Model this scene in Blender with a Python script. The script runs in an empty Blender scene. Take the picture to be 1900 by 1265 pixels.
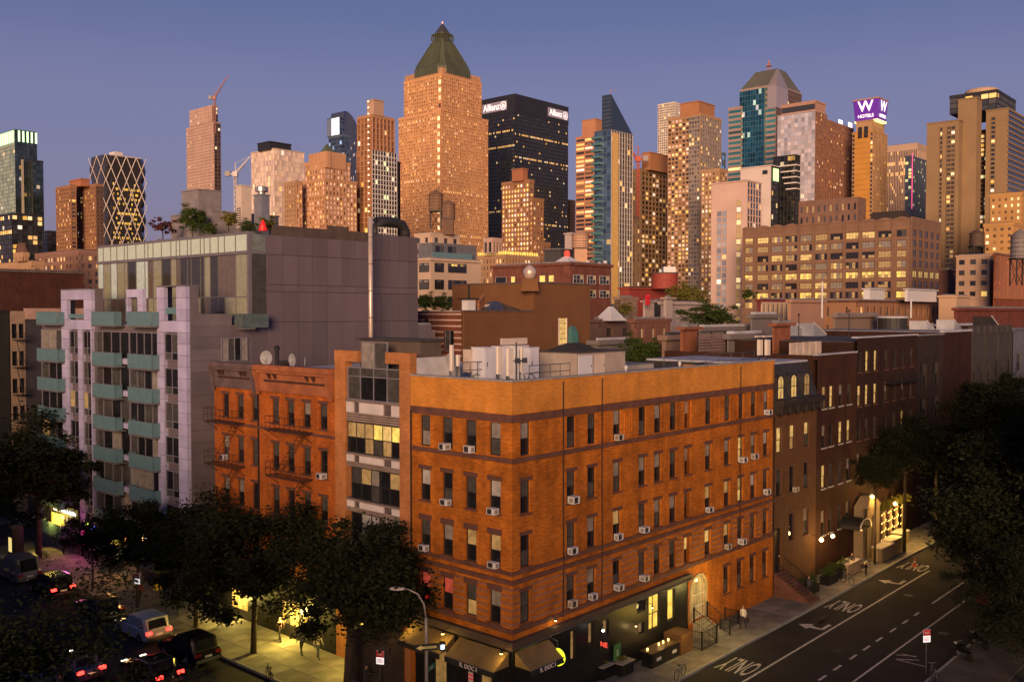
import bpy, math, random
from mathutils import Vector, Matrix
import numpy as np
R = math.radians
rnd = random.Random(7)
sc = bpy.context.scene
COL = sc.collection

# ------------------------------------------------------------------ camera
CAMZ, F, CX, CY = 22.4, 1767.0, 950.0, 632.5
PITCH = R(1.78)
cd = bpy.data.cameras.new('camera')
cd.sensor_width, cd.lens, cd.clip_end, cd.clip_start = 36.0, 36.0 * F / 1900.0, 9000.0, 0.5
cam = bpy.data.objects.new('camera', cd)
cam.location = (0, 0, CAMZ)
cam.rotation_euler = (R(90) - PITCH, 0, 0)
COL.objects.link(cam)
sc.camera = cam

# ------------------------------------------------------------------ world, sun, exposure
SUN_AZ, SUN_EL = R(187.0), R(9.0)          # compass-like: the sun stands behind the camera (azimuth from +Y clockwise)
world = bpy.data.worlds.new('World')
sc.world = world
world.use_nodes = True
nt = world.node_tree
nt.nodes.clear()
wo = nt.nodes.new('ShaderNodeOutputWorld')
bg = nt.nodes.new('ShaderNodeBackground')
sky = nt.nodes.new('ShaderNodeTexSky')
sky.sky_type = 'NISHITA'
sky.sun_disc = False
sky.sun_elevation = R(1.5)
sky.sun_rotation = SUN_AZ
sky.altitude = 30.0
sky.air_density, sky.dust_density, sky.ozone_density = 1.0, 1.2, 3.0
# the dusk sky: twilight blue overhead sinking to a mauve band above the skyline, the same all round
geo = nt.nodes.new('ShaderNodeTexCoord')
sep = nt.nodes.new('ShaderNodeSeparateXYZ')
nt.links.new(geo.outputs['Generated'], sep.inputs[0])
ramp = nt.nodes.new('ShaderNodeValToRGB')
cr = ramp.color_ramp
cr.interpolation = 'EASE'
cr.elements[0].position = 0.0
cr.elements[0].color = (0.215, 0.150, 0.255, 1)
cr.elements[1].position = 1.0
cr.elements[1].color = (0.03, 0.042, 0.115, 1)
for pos, c in ((0.10, (0.185, 0.148, 0.275)), (0.20, (0.165, 0.143, 0.275)), (0.31, (0.098, 0.100, 0.222)), (0.5, (0.045, 0.058, 0.15))):
    e = cr.elements.new(pos)
    e.color = (*c, 1)
nt.links.new(sep.outputs['Z'], ramp.inputs[0])
sc_sky = nt.nodes.new('ShaderNodeVectorMath')
sc_sky.operation = 'SCALE'
sc_sky.inputs['Scale'].default_value = 0.09
nt.links.new(sky.outputs[0], sc_sky.inputs[0])
add = nt.nodes.new('ShaderNodeVectorMath')
add.operation = 'ADD'
nt.links.new(sc_sky.outputs[0], add.inputs[0])
nt.links.new(ramp.outputs[0], add.inputs[1])
nt.links.new(add.outputs[0], bg.inputs[0])
bg.inputs[1].default_value = 1.0
nt.links.new(bg.outputs[0], wo.inputs[0])

sl = bpy.data.lights.new('sun', 'SUN')
sl.energy, sl.angle, sl.color = 4.8, R(24), (1.0, 0.64, 0.38)
sun = bpy.data.objects.new('sun', sl)
sd = Vector((math.sin(SUN_AZ) * math.cos(SUN_EL), math.cos(SUN_AZ) * math.cos(SUN_EL), math.sin(SUN_EL)))
sun.rotation_euler = sd.to_track_quat('Z', 'Y').to_euler()
sun.location = (0, -60, 120)
COL.objects.link(sun)
sc.view_settings.view_transform = 'Standard'
sc.view_settings.look = 'None'
sc.view_settings.exposure = 0.0
sc.view_settings.gamma = 1.0
sc.render.engine = 'CYCLES'
sc.cycles.use_denoising = True
sc.cycles.max_bounces = 5
sc.cycles.diffuse_bounces = 3
sc.cycles.glossy_bounces = 3
sc.cycles.transmission_bounces = 3
sc.cycles.transparent_max_bounces = 8
sc.cycles.caustics_reflective = False
sc.cycles.caustics_refractive = False
sc.cycles.sample_clamp_indirect = 4.0
LIT = 1.0                                    # strength of lit windows

# ------------------------------------------------------------------ the street grid: u runs along the street, v along the avenue
GA = math.atan2(0.7455, 0.6665)
U = Vector((math.cos(GA), math.sin(GA), 0))
V = Vector((-math.sin(GA), math.cos(GA), 0))
C0 = Vector((0, 51.0, 0))                    # street corner of the orange brick building
def W(t, s, z=0.0): return C0 + U * t + V * s + Vector((0, 0, z))
def TS(p):
    d = Vector((p[0], p[1], 0)) - C0
    return d.dot(U), d.dot(V)
def ray(px, py):                             # photo pixel -> (X, Z) for one metre of depth along +Y
    a, b = (px - CX) / F, (CY - py) / F
    Y = math.cos(PITCH) + b * math.sin(PITCH)
    return a / Y, (b * math.cos(PITCH) - math.sin(PITCH)) / Y
def at(px, py, D):
    x, z = ray(px, py)
    return Vector((x * D, D, CAMZ + z * D))
def gnd(px, py, z=0.0):
    x, dz = ray(px, py)
    D = (CAMZ - z) / -dz
    return Vector((x * D, D, z))
def on_t(px, py, t=0.0):                     # on a plane facing the avenue -> (s, z)
    x, dz = ray(px, py)
    d = Vector((x, 1, 0)); o = -C0
    k = (t - o.dot(U)) / d.dot(U)
    return o.dot(V) + k * d.dot(V), CAMZ + k * dz
def on_s(px, py, s=0.0):                     # on a plane facing the street -> (t, z)
    x, dz = ray(px, py)
    d = Vector((x, 1, 0)); o = -C0
    k = (s - o.dot(V)) / d.dot(V)
    return o.dot(U) + k * d.dot(U), CAMZ + k * dz

# ------------------------------------------------------------------ mesh helper
class MB:
    def __init__(self): self.v, self.f, self.a = [], [], []
    def quad(self, a, b, c, d, col=None):
        n = len(self.v); self.v += [a, b, c, d]; self.f.append((n, n + 1, n + 2, n + 3)); self.a.append(col)
    def poly(self, pts, col=None):
        n = len(self.v); self.v += list(pts); self.f.append(tuple(range(n, n + len(pts)))); self.a.append(col)
    def box(self, x0, y0, z0, x1, y1, z1, col=None):
        if x0 > x1: x0, x1 = x1, x0
        if y0 > y1: y0, y1 = y1, y0
        if z0 > z1: z0, z1 = z1, z0
        n = len(self.v)
        self.v += [(x0, y0, z0), (x1, y0, z0), (x1, y1, z0), (x0, y1, z0), (x0, y0, z1), (x1, y0, z1), (x1, y1, z1), (x0, y1, z1)]
        for q in ((0, 3, 2, 1), (4, 5, 6, 7), (0, 1, 5, 4), (1, 2, 6, 5), (2, 3, 7, 6), (3, 0, 4, 7)):
            self.f.append(tuple(n + i for i in q)); self.a.append(col)
        return self
    def ring(self, rings, cap=True, col=None):   # list of equal rings of points, bottom to top
        n0, m = len(self.v), len(rings[0])
        for r in rings: self.v += [tuple(p) for p in r]
        for i in range(len(rings) - 1):
            for j in range(m):
                a, b = n0 + i * m + j, n0 + i * m + (j + 1) % m
                self.f.append((a, b, b + m, a + m)); self.a.append(col)
        if cap:
            self.f.append(tuple(n0 + j for j in reversed(range(m)))); self.a.append(col)
            k = n0 + (len(rings) - 1) * m
            self.f.append(tuple(k + j for j in range(m))); self.a.append(col)
        return self
    def lathe(self, prof, cx=0, cy=0, n=14, cap=True, col=None):
        return self.ring([[(cx + r * math.cos(2 * math.pi * j / n), cy + r * math.sin(2 * math.pi * j / n), z) for j in range(n)] for r, z in prof], cap, col)
    def tube(self, pts, r, n=6, r1=None):
        pts = [Vector(p) for p in pts]
        rings = []
        for i, p in enumerate(pts):
            d = (pts[min(i + 1, len(pts) - 1)] - pts[max(i - 1, 0)]).normalized()
            a = Vector((0, 0, 1)) if abs(d.z) < 0.9 else Vector((1, 0, 0))
            e1 = d.cross(a).normalized(); e2 = d.cross(e1).normalized()
            rr = r if r1 is None else r + (r1 - r) * i / (len(pts) - 1)
            rings.append([p + (e1 * math.cos(2 * math.pi * j / n) - e2 * math.sin(2 * math.pi * j / n)) * rr for j in range(n)])
        return self.ring(rings)
    def prism(self, poly, z0, z1):
        return self.ring([[(x, y, z0) for x, y in poly], [(x, y, z1) for x, y in poly]])
    def mesh(self, name, mat=None, smooth=False):
        me = bpy.data.meshes.new(name)
        me.from_pydata([tuple(p) for p in self.v], [], self.f)
        if any(c is not None for c in self.a):
            at_ = me.attributes.new('wc', 'FLOAT_COLOR', 'FACE')
            at_.data.foreach_set('color', [x for c in self.a for x in (c or (0.1, 0.1, 0.1, 0.0))])
        if mat: me.materials.append(mat)
        if smooth: me.polygons.foreach_set('use_smooth', [True] * len(me.polygons))
        me.update()
        return me
    def build(self, name, mat, parent=None, kind=None, smooth=False, loc=None, rz=0.0):
        return put(name, self.mesh(name, mat, smooth), parent, loc, rz, kind)

def put(name, me, parent=None, loc=None, rz=0.0, kind=None):
    o = bpy.data.objects.new(name, me)
    COL.objects.link(o)
    if parent is not None: o.parent = parent
    if loc is not None: o.location = loc
    if rz: o.rotation_euler = (0, 0, rz)
    if kind: o['kind'] = kind
    return o
def tag(o, label, cat, group=None):
    o['label'] = label; o['category'] = cat
    if group: o['group'] = group
    return o
def thing(name, label, cat, loc=(0, 0, 0), rz=0.0, group=None):
    o = bpy.data.objects.new(name, None)
    COL.objects.link(o)
    o.location = loc; o.rotation_euler = (0, 0, rz)
    o.empty_display_size = 0.3
    return tag(o, label, cat, group)
def bld(name, label, t, s, z=0.0, cat='building', group=None):
    return thing(name, label, cat, W(t, s, z), GA, group)
def copy_tree(o, parent=None):
    c = o.copy(); COL.objects.link(c)
    if parent is not None: c.parent = parent
    for ch in list(o.children): copy_tree(ch, c)
    return c
def text_mesh(body, size, depth=0.02, bold=False):
    cu = bpy.data.curves.new('lettering', 'FONT')
    cu.body = body; cu.size = size; cu.extrude = depth; cu.align_x = 'CENTER'; cu.align_y = 'CENTER'
    cu.offset = 0.012 * size if bold else 0.0
    cu.resolution_u = 3
    ob = bpy.data.objects.new('lettering', cu)
    me = bpy.data.meshes.new_from_object(ob)
    bpy.data.objects.remove(ob)
    return me
def lettering(body, size, mat, parent, loc, rot=(R(90), 0, 0), depth=0.02, sx=1.0, sy=1.0, bold=True, name='lettering'):
    me = text_mesh(body, size, depth, bold)
    me.materials.clear(); me.materials.append(mat)
    o = put(name, me, parent, loc)
    o.rotation_euler = rot; o.scale = (sx, sy, 1)
    return o

# ------------------------------------------------------------------ materials
MATS = {}
def nodes_of(name):
    m = bpy.data.materials.new(name); m.use_nodes = True
    t = m.node_tree
    return m, t, t.nodes['Principled BSDF']
def M(name, col, rough=0.8, var=0.18, scale=1.2, metal=0.0, spec=0.4, bump=0.0, streak=0.0, orand=0.0):
    if name in MATS: return MATS[name]
    m, t, b = nodes_of(name)
    b.inputs['Roughness'].default_value = rough
    b.inputs['Metallic'].default_value = metal
    b.inputs['Specular IOR Level'].default_value = spec
    tc = t.nodes.new('ShaderNodeTexCoord')
    nz = t.nodes.new('ShaderNodeTexNoise')
    nz.inputs['Scale'].default_value = scale; nz.inputs['Detail'].default_value = 5.0
    src = tc.outputs['Object']
    if streak:                                   # rain streaks: stretched downwards
        mp = t.nodes.new('ShaderNodeMapping'); mp.inputs['Scale'].default_value = (1, 1, streak)
        t.links.new(src, mp.inputs[0]); src = mp.outputs[0]
    t.links.new(src, nz.inputs['Vector'])
    r = t.nodes.new('ShaderNodeValToRGB')
    r.color_ramp.elements[0].position, r.color_ramp.elements[1].position = 0.3, 0.72
    r.color_ramp.elements[0].color = (*[c * (1 - var) for c in col], 1)
    r.color_ramp.elements[1].color = (*[min(1, c * (1 + var)) for c in col], 1)
    t.links.new(nz.outputs[0], r.inputs[0])
    if orand:                                    # each panel or slab its own slight tone
        oi = t.nodes.new('ShaderNodeObjectInfo'); mr = t.nodes.new('ShaderNodeMapRange'); vm = t.nodes.new('ShaderNodeVectorMath'); vm.operation = 'SCALE'
        mr.inputs['To Min'].default_value, mr.inputs['To Max'].default_value = 1 - orand, 1 + orand * .6
        t.links.new(oi.outputs['Random'], mr.inputs[0]); t.links.new(r.outputs[0], vm.inputs[0]); t.links.new(mr.outputs[0], vm.inputs['Scale'])
        t.links.new(vm.outputs[0], b.inputs['Base Color'])
    else: t.links.new(r.outputs[0], b.inputs['Base Color'])
    if bump:
        bp = t.nodes.new('ShaderNodeBump'); bp.inputs['Strength'].default_value = bump; bp.inputs['Distance'].default_value = 0.05
        n2 = t.nodes.new('ShaderNodeTexNoise'); n2.inputs['Scale'].default_value = scale * 9
        t.links.new(tc.outputs['Object'], n2.inputs['Vector'])
        t.links.new(n2.outputs[0], bp.inputs['Height']); t.links.new(bp.outputs[0], b.inputs['Normal'])
    MATS[name] = m
    return m
def brick(name, c1, c2, mortar=None, bw=0.22, bh=0.075, stain=0.35):
    if name in MATS: return MATS[name]
    m, t, b = nodes_of(name)
    mortar = mortar or tuple(0.6 * (x + y) * 0.5 for x, y in zip(c1, c2))
    b.inputs['Roughness'].default_value = 0.85
    b.inputs['Specular IOR Level'].default_value = 0.25
    tc = t.nodes.new('ShaderNodeTexCoord'); sp = t.nodes.new('ShaderNodeSeparateXYZ'); cb = t.nodes.new('ShaderNodeCombineXYZ')
    ad = t.nodes.new('ShaderNodeMath'); ad.operation = 'ADD'
    t.links.new(tc.outputs['Object'], sp.inputs[0])
    t.links.new(sp.outputs[0], ad.inputs[0]); t.links.new(sp.outputs[1], ad.inputs[1])
    t.links.new(ad.outputs[0], cb.inputs[0]); t.links.new(sp.outputs[2], cb.inputs[1])
    br = t.nodes.new('ShaderNodeTexBrick')
    br.inputs['Scale'].default_value = 1.0
    br.inputs['Brick Width'].default_value = bw; br.inputs['Row Height'].default_value = bh
    br.inputs['Mortar Size'].default_value = bh * 0.11
    br.inputs['Color1'].default_value = (*c1, 1); br.inputs['Color2'].default_value = (*c2, 1); br.inputs['Mortar'].default_value = (*mortar, 1)
    t.links.new(cb.outputs[0], br.inputs['Vector'])
    nz = t.nodes.new('ShaderNodeTexNoise'); nz.inputs['Scale'].default_value = 0.55; nz.inputs['Detail'].default_value = 8; nz.inputs['Roughness'].default_value = 0.65
    t.links.new(tc.outputs['Object'], nz.inputs['Vector'])
    r = t.nodes.new('ShaderNodeValToRGB')
    r.color_ramp.elements[0].position, r.color_ramp.elements[1].position = 0.33, 0.66
    r.color_ramp.elements[0].color = (1 - stain, 1 - stain * 1.05, 1 - stain * 1.05, 1)
    r.color_ramp.elements[1].color = (1.12, 1.1, 1.08, 1)
    t.links.new(nz.outputs[0], r.inputs[0])
    mx = t.nodes.new('ShaderNodeMix'); mx.data_type = 'RGBA'; mx.blend_type = 'MULTIPLY'; mx.inputs[0].default_value = 1.0
    t.links.new(br.outputs[0], mx.inputs['A']); t.links.new(r.outputs[0], mx.inputs['B'])
    last = mx.outputs['Result']
    for sx_, sz_, lo_, hi_ in ((2.2, 8.5, .72, 1.16), (1.3, .10, .76, 1.08), (.16, .16, .84, 1.08)):
        kk = min(1.0, stain / .42); lo_, hi_ = 1 - (1 - lo_) * kk, 1 + (hi_ - 1) * kk
        mp = t.nodes.new('ShaderNodeMapping'); mp.inputs['Scale'].default_value = (sx_, sz_, 1); t.links.new(cb.outputs[0], mp.inputs[0])
        n_ = t.nodes.new('ShaderNodeTexNoise'); n_.inputs['Scale'].default_value = 1.0; n_.inputs['Detail'].default_value = 4; t.links.new(mp.outputs[0], n_.inputs['Vector'])
        q = t.nodes.new('ShaderNodeMapRange'); q.inputs['From Min'].default_value, q.inputs['From Max'].default_value, q.inputs['To Min'].default_value, q.inputs['To Max'].default_value = .32, .68, lo_, hi_
        t.links.new(n_.outputs[0], q.inputs[0]); sc2 = t.nodes.new('ShaderNodeVectorMath'); sc2.operation = 'SCALE'
        t.links.new(last, sc2.inputs[0]); t.links.new(q.outputs[0], sc2.inputs['Scale']); last = sc2.outputs[0]
    t.links.new(last, b.inputs['Base Color'])
    bp = t.nodes.new('ShaderNodeBump'); bp.inputs['Strength'].default_value = 0.3; bp.inputs['Distance'].default_value = 0.01
    t.links.new(br.outputs[1], bp.inputs['Height']); bp.invert = True
    t.links.new(bp.outputs[0], b.inputs['Normal'])
    MATS[name] = m
    return m
def E(name, col, strength=3.0, base=None):
    if name in MATS: return MATS[name]
    m, t, b = nodes_of(name)
    b.inputs['Base Color'].default_value = (*(base or col), 1)
    b.inputs['Emission Color'].default_value = (*col, 1)
    b.inputs['Emission Strength'].default_value = strength
    b.inputs['Roughness'].default_value = 0.4
    MATS[name] = m
    return m
def G(name, col, rough=0.06, metal=0.0, ior=1.6, em=None, es=0.0, vr=.22):   # a window pane: glossy, a room or a drawn blind behind it
    if name in MATS: return MATS[name]
    m, t, b = nodes_of(name)
    b.inputs['Roughness'].default_value = rough; b.inputs['IOR'].default_value = ior; b.inputs['Metallic'].default_value = metal
    tc = t.nodes.new('ShaderNodeTexCoord'); nz = t.nodes.new('ShaderNodeTexNoise')
    nz.inputs['Scale'].default_value = 2.2; nz.inputs['Detail'].default_value = 3
    oi = t.nodes.new('ShaderNodeObjectInfo'); av = t.nodes.new('ShaderNodeVectorMath'); av.operation = 'ADD'
    t.links.new(tc.outputs['Object'], av.inputs[0]); t.links.new(oi.outputs['Location'], av.inputs[1])
    t.links.new(av.outputs[0], nz.inputs['Vector'])
    r = t.nodes.new('ShaderNodeValToRGB')
    r.color_ramp.elements[0].position, r.color_ramp.elements[1].position = 0.35, 0.65
    r.color_ramp.elements[0].color = (*[c * (1 - vr) for c in col], 1); r.color_ramp.elements[1].color = (*[c * (1 + vr * .7) for c in col], 1)
    t.links.new(nz.outputs[0], r.inputs[0]); t.links.new(r.outputs[0], b.inputs['Base Color'])
    if em:
        r2 = t.nodes.new('ShaderNodeValToRGB')
        r2.color_ramp.elements[0].position, r2.color_ramp.elements[1].position = 0.3, 0.7
        r2.color_ramp.elements[0].color = (*[c * 0.45 for c in em], 1); r2.color_ramp.elements[1].color = (*em, 1)
        t.links.new(nz.outputs[0], r2.inputs[0]); t.links.new(r2.outputs[0], b.inputs['Emission Color'])
        b.inputs['Emission Strength'].default_value = es
    MATS[name] = m
    return m
def glass_attr(name, rough=0.08, metal=0.0, ior=1.6):    # window panes with a colour and a lamp strength each
    m, t, b = nodes_of(name)
    a = t.nodes.new('ShaderNodeAttribute'); a.attribute_name = 'wc'
    b.inputs['Roughness'].default_value = rough; b.inputs['IOR'].default_value = ior; b.inputs['Metallic'].default_value = metal
    t.links.new(a.outputs['Color'], b.inputs['Base Color']); t.links.new(a.outputs['Color'], b.inputs['Emission Color'])
    t.links.new(a.outputs['Alpha'], b.inputs['Emission Strength'])
    return m
GLASS = glass_attr('tower_window_glass')
MIRROR = glass_attr('tower_mirror_glass', 0.05, 0.75)

STEEL = M('painted_steel', (0.10, 0.10, 0.11), 0.5, metal=0.3)
IRON = M('black_iron', (0.025, 0.022, 0.022), 0.55, metal=0.2)
ROOF_GREY = M('roof_membrane', (0.20, 0.19, 0.20), 0.75, 0.25, 0.6)
ROOF_WHITE = M('silver_roof_coating', (0.42, 0.41, 0.45), 0.6, 0.2, 0.5)
ROOF_DARK = M('tar_roof', (0.05, 0.047, 0.05), 0.9, 0.3, 0.5)
INSIDE = M('room_dark', (0.03, 0.027, 0.025), 0.9)
CONC = M('concrete', (0.30, 0.28, 0.26), 0.85, 0.2, 0.8)
WHITE_P = M('white_painted_metal', (0.60, 0.58, 0.59), 0.45, 0.06)
CREAM_P = M('cream_painted_metal', (0.68, 0.60, 0.52), 0.5, 0.06)
BROWNSTONE = M('brownstone_trim', (0.125, 0.052, 0.036), 0.8, 0.3, 1.5)
FRAME_D = M('dark_window_frame', (0.035, 0.03, 0.03), 0.5, 0.1)
FRAME_W = M('pale_window_frame', (0.45, 0.43, 0.42), 0.5, 0.1)
PANES = {
    'dark': G('pane_dark_room', (0.015, 0.015, 0.018)),
    'mid': G('pane_curtain', (0.075, 0.07, 0.066)),
    'blind': G('pane_drawn_blind', (0.27, 0.24, 0.21), 0.25),
    'white': G('pane_white_shade', (0.45, 0.42, 0.39), 0.3),
    'lit': G('pane_lamp_lit', (0.5, 0.4, 0.2), 0.2, em=(1.0, 0.62, 0.16), es=0.55 * LIT),
    'dim': G('pane_dimly_lit', (0.30, 0.22, 0.12), 0.2, em=(1.0, 0.55, 0.14), es=0.25 * LIT),
    'red': G('pane_red_glow', (0.3, 0.08, 0.06), 0.2, em=(1.0, 0.12, 0.07), es=0.4 * LIT),
    'yellow': G('pane_bright_yellow', (0.6, 0.5, 0.2), 0.3, em=(1.0, 0.72, 0.10), es=0.85 * LIT),
}
# ------------------------------------------------------------------ ground, roads, pavements
ASPH = M('asphalt', (0.018, 0.015, 0.015), 0.9, 0.35, 0.5, bump=0.25)
SLABM = M('pavement_concrete', (0.20, 0.18, 0.16), 0.85, 0.35, 0.7, bump=0.1, orand=.3)
SLABD = M('dimmed_pavement', (0.085, 0.078, 0.072), 0.9, 0.35, 0.7)  # same concrete, its dimness in the dark areas put into the colour
KERBM = M('kerb_granite', (0.27, 0.26, 0.25), 0.8, 0.2)
PAINT = M('road_paint', (0.50, 0.47, 0.44), 0.75, 0.5, 5.0)
def struct(o, parent=None):
    o['kind'] = 'structure'
    return o
def sheet(name, t0, t1, s0, s1, z, mat, parent=None, kind='structure'):
    m = MB(); m.quad((t0, s0, 0), (t1, s0, 0), (t1, s1, 0), (t0, s1, 0))
    o = m.build(name, mat, parent, kind, loc=W(0, 0, z) if parent is None else (0, 0, z), rz=GA if parent is None else 0)
    return o
g = MB(); g.quad((-4000, -600, 0), (4000, -600, 0), (4000, 7000, 0), (-4000, 7000, 0))
g.build('ground', M('city_ground', (0.07, 0.065, 0.06), 0.9, 0.3, 0.05), None, 'structure', loc=(0, 0, -0.03))
avenue = sheet('avenue_road', -25.4, -5.1, -200, 520, 0.0, ASPH)
street = sheet('street_road', -5.1, 420, -14.7, -3.56, 0.0, ASPH)
sheet('side_street_road', -5.1, 300, 62.5, 72.5, 0.0, ASPH)
def pavement(name, t0, t1, s0, s1, slabs=None, kerbs=(), bed=None):
    root = bpy.data.objects.new(name, None); COL.objects.link(root)
    root.location = W(0, 0, 0); root.rotation_euler = (0, 0, GA); root['kind'] = 'structure'
    MB().box(t0, s0, -0.02, t1, s1, 0.118).build('paving_bed', bed or (SLABM if slabs else SLABD), root)
    if slabs:
        nt_, ns_, (a0, a1, b0, b1) = slabs
        dt, ds = (a1 - a0) / nt_, (b1 - b0) / ns_
        me = MB().box(-dt / 2 + .012, -ds / 2 + .012, 0, dt / 2 - .012, ds / 2 - .012, 0.022).mesh('slab', SLABM)
        for i in range(nt_):
            for j in range(ns_):
                o = put('slab', me, root, (a0 + (i + .5) * dt, b0 + (j + .5) * ds, 0.118 + rnd.uniform(0, .006)))
    for k in kerbs: MB().box(k[0], k[1], -0.02, k[2], k[3], 0.15).build('kerb', KERBM, root)
    return root
pavement('avenue_pavement', -4.95, 0.4, -3.4, 58.5, (3, 36, (-4.95, 0.0, -3.4, 58.4)), [(-5.1, -3.56, -4.95, 58.5)])
pavement('street_pavement', 0.4, 260, -3.4, 1.0, (52, 2, (0.4, 92.0, -3.4, 0.0)), [(-4.95, -3.56, 260, -3.4)])
pavement('south_pavement', -5.1, 260, -18.4, -14.85, None, [(-5.1, -14.85, 260, -14.7)])
pavement('west_pavement', -30.6, -25.55, -200, 300, None, [(-25.55, -200, -25.4, 300)])
pavement('side_street_pavement', 0.4, 200, 58.6, 62.3, None, [(0.4, 62.3, 200, 62.5)])
pavement('far_avenue_pavement', -4.95, 200, 72.7, 77, None, [(-5.1, 72.5, 200, 72.7)])
# painted markings, each a part of the road; patches and manhole covers
PATCH = M('asphalt_patch', (0.016, 0.015, 0.015), .9, .3); PATCH2 = M('old_asphalt_patch', (0.028, 0.025, 0.024), .85, .4)
for k in range(16):
    par_, a, b = (street, rnd.uniform(2, 60), rnd.uniform(-13.8, -4.6)) if k % 2 else (avenue, rnd.uniform(-16, -7), rnd.uniform(6, 50))
    MB().box(a, b, 0, a + rnd.uniform(.8, 4.5), b + rnd.uniform(.5, 1.2), .0025).build('asphalt_patch', PATCH if k % 3 else PATCH2, par_)
for a, b in ((14, -8.0), (31, -12.6), (38.5, -7.6), (52, -8.4)): MB().lathe([(.36, 0), (.36, .003)], a, b, 16).build('manhole_cover', M('cast_iron', (.05, .047, .045), .5, .3, 6), street)
def mark_line(parent, name, s, t0, t1, w=0.12):
    o = MB().box(t0, s - w / 2, 0.0, t1, s + w / 2, 0.004).build(name, PAINT, parent)
    return o
mark_line(street, 'lane_line', -6.42, -1.0, 47, 0.16)
for a, b in (((1590, 1265), (1816, 1105)),):
    ta, tb = TS(gnd(*a))[0], TS(gnd(*b))[0]
    mark_line(street, 'lane_line', -11.4, ta - 8, tb + 3, 0.13)
for px, py in ((1510, 1279), (1538, 1260), (1566, 1241), (1595, 1221), (1619, 1204), (1644, 1188), (1669, 1171), (1691, 1155), (1712, 1141)):
    tt = TS(gnd(px, py))[0]
    mark_line(street, 'lane_dash', -9.74, tt - .55, tt + .55, 0.16)
mark_line(street, 'lane_dash', -9.74, TS(gnd(1738, 1121))[0], TS(gnd(1800, 1081))[0], 0.15)
mark_line(street, 'lane_dash', -9.74, TS(gnd(1860, 1042))[0], TS(gnd(1886, 1023))[0], 0.15)
for (x0, y0, x1, y1) in ((1663, 1214, 1700, 1217), (1665, 1222, 1706, 1224), (1662, 1222, 1717, 1236), (1672, 1212, 1700, 1218)):
    a, b = TS(gnd(x0, y0)), TS(gnd(x1, y1))
    m = MB(); d = Vector((b[0] - a[0], b[1] - a[1], 0)).normalized(); n = Vector((-d.y, d.x, 0)) * .05
    A_, B_ = Vector((a[0], a[1], .004)), Vector((b[0], b[1], .004))
    m.quad(A_ + n, A_ - n, B_ - n, B_ + n)
    m.build('hatch_line', PAINT, street)
for tt in (16.1, 32.5, 47.5):
    o = lettering('ONLY', 1.0, PAINT, street, (tt, -5.02, 0.003), (0, 0, R(90)), 0.001, 0.82, 3.6, True, 'road_lettering')
for tt in (26.2, 41.2):
    pts = [(-1.0, 0.02), (-0.1, 0.75), (-0.1, 0.3), (0.5, 0.3), (0.72, 0.2), (0.72, -1.5), (1.0, -1.5), (1.0, 0.05), (0.7, -0.1), (-0.1, -0.25), (-0.1, -0.75)]
    pts = [(-x, y) for x, y in pts]
    m = MB(); q = [(0.45 * -y * 1.9, x * 0.95) for x, y in pts]
    for tri in ((0, 1, 10), (1, 2, 9), (1, 9, 10), (2, 3, 8), (2, 8, 9), (3, 4, 7), (3, 7, 8), (4, 5, 6), (4, 6, 7)):
        m.prism([q[k] for k in tri], 0.001, 0.005)
    m.build('turn_arrow', PAINT, street, loc=(tt, -5.15, 0))

# ------------------------------------------------------------------ facades with real openings
def fq(mb, face, off, a0, a1, z0, z1, col=None):
    if face == 'A': mb.quad((off, a1, z0), (off, a0, z0), (off, a0, z1), (off, a1, z1), col)
    else: mb.quad((a0, off, z0), (a1, off, z0), (a1, off, z1), (a0, off, z1), col)
def fbox(mb, face, a0, a1, z0, z1, d0, d1, col=None):     # d: depth behind the facade plane, negative = proud
    if face == 'A': mb.box(d0, a0, z0, d1, a1, z1, col)
    else: mb.box(a0, d0, z0, a1, d1, z1, col)
def wall(mb, face, a0, a1, z0, z1, ops=(), off=0.0, rev=0.22):
    ops = [(max(p, a0), min(q, a1), max(r, z0), min(w, z1)) for p, q, r, w in ops if q > a0 and p < a1 and w > z0 and r < z1]
    A_ = sorted({a0, a1, *[o[0] for o in ops], *[o[1] for o in ops]})
    Z_ = sorted({z0, z1, *[o[2] for o in ops], *[o[3] for o in ops]})
    for i in range(len(A_) - 1):
        am = (A_[i] + A_[i + 1]) / 2
        for j in range(len(Z_) - 1):
            zm = (Z_[j] + Z_[j + 1]) / 2
            if any(o[0] < am < o[1] and o[2] < zm < o[3] for o in ops): continue
            fq(mb, face, off, A_[i], A_[i + 1], Z_[j], Z_[j + 1])
    for p, q, r, w in ops:
        def P(a, d, z): return (off + d, a, z) if face == 'A' else (a, off + d, z)
        mb.quad(P(p, 0, r), P(p, rev, r), P(p, rev, w), P(p, 0, w)); mb.quad(P(q, 0, r), P(q, 0, w), P(q, rev, w), P(q, rev, r))
        mb.quad(P(p, 0, r), P(q, 0, r), P(q, rev, r), P(p, rev, r)); mb.quad(P(p, 0, w), P(p, rev, w), P(q, rev, w), P(q, 0, w))
_wm = {}
def wmesh(key, fn):
    if key not in _wm: _wm[key] = fn()
    return _wm[key]
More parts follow.
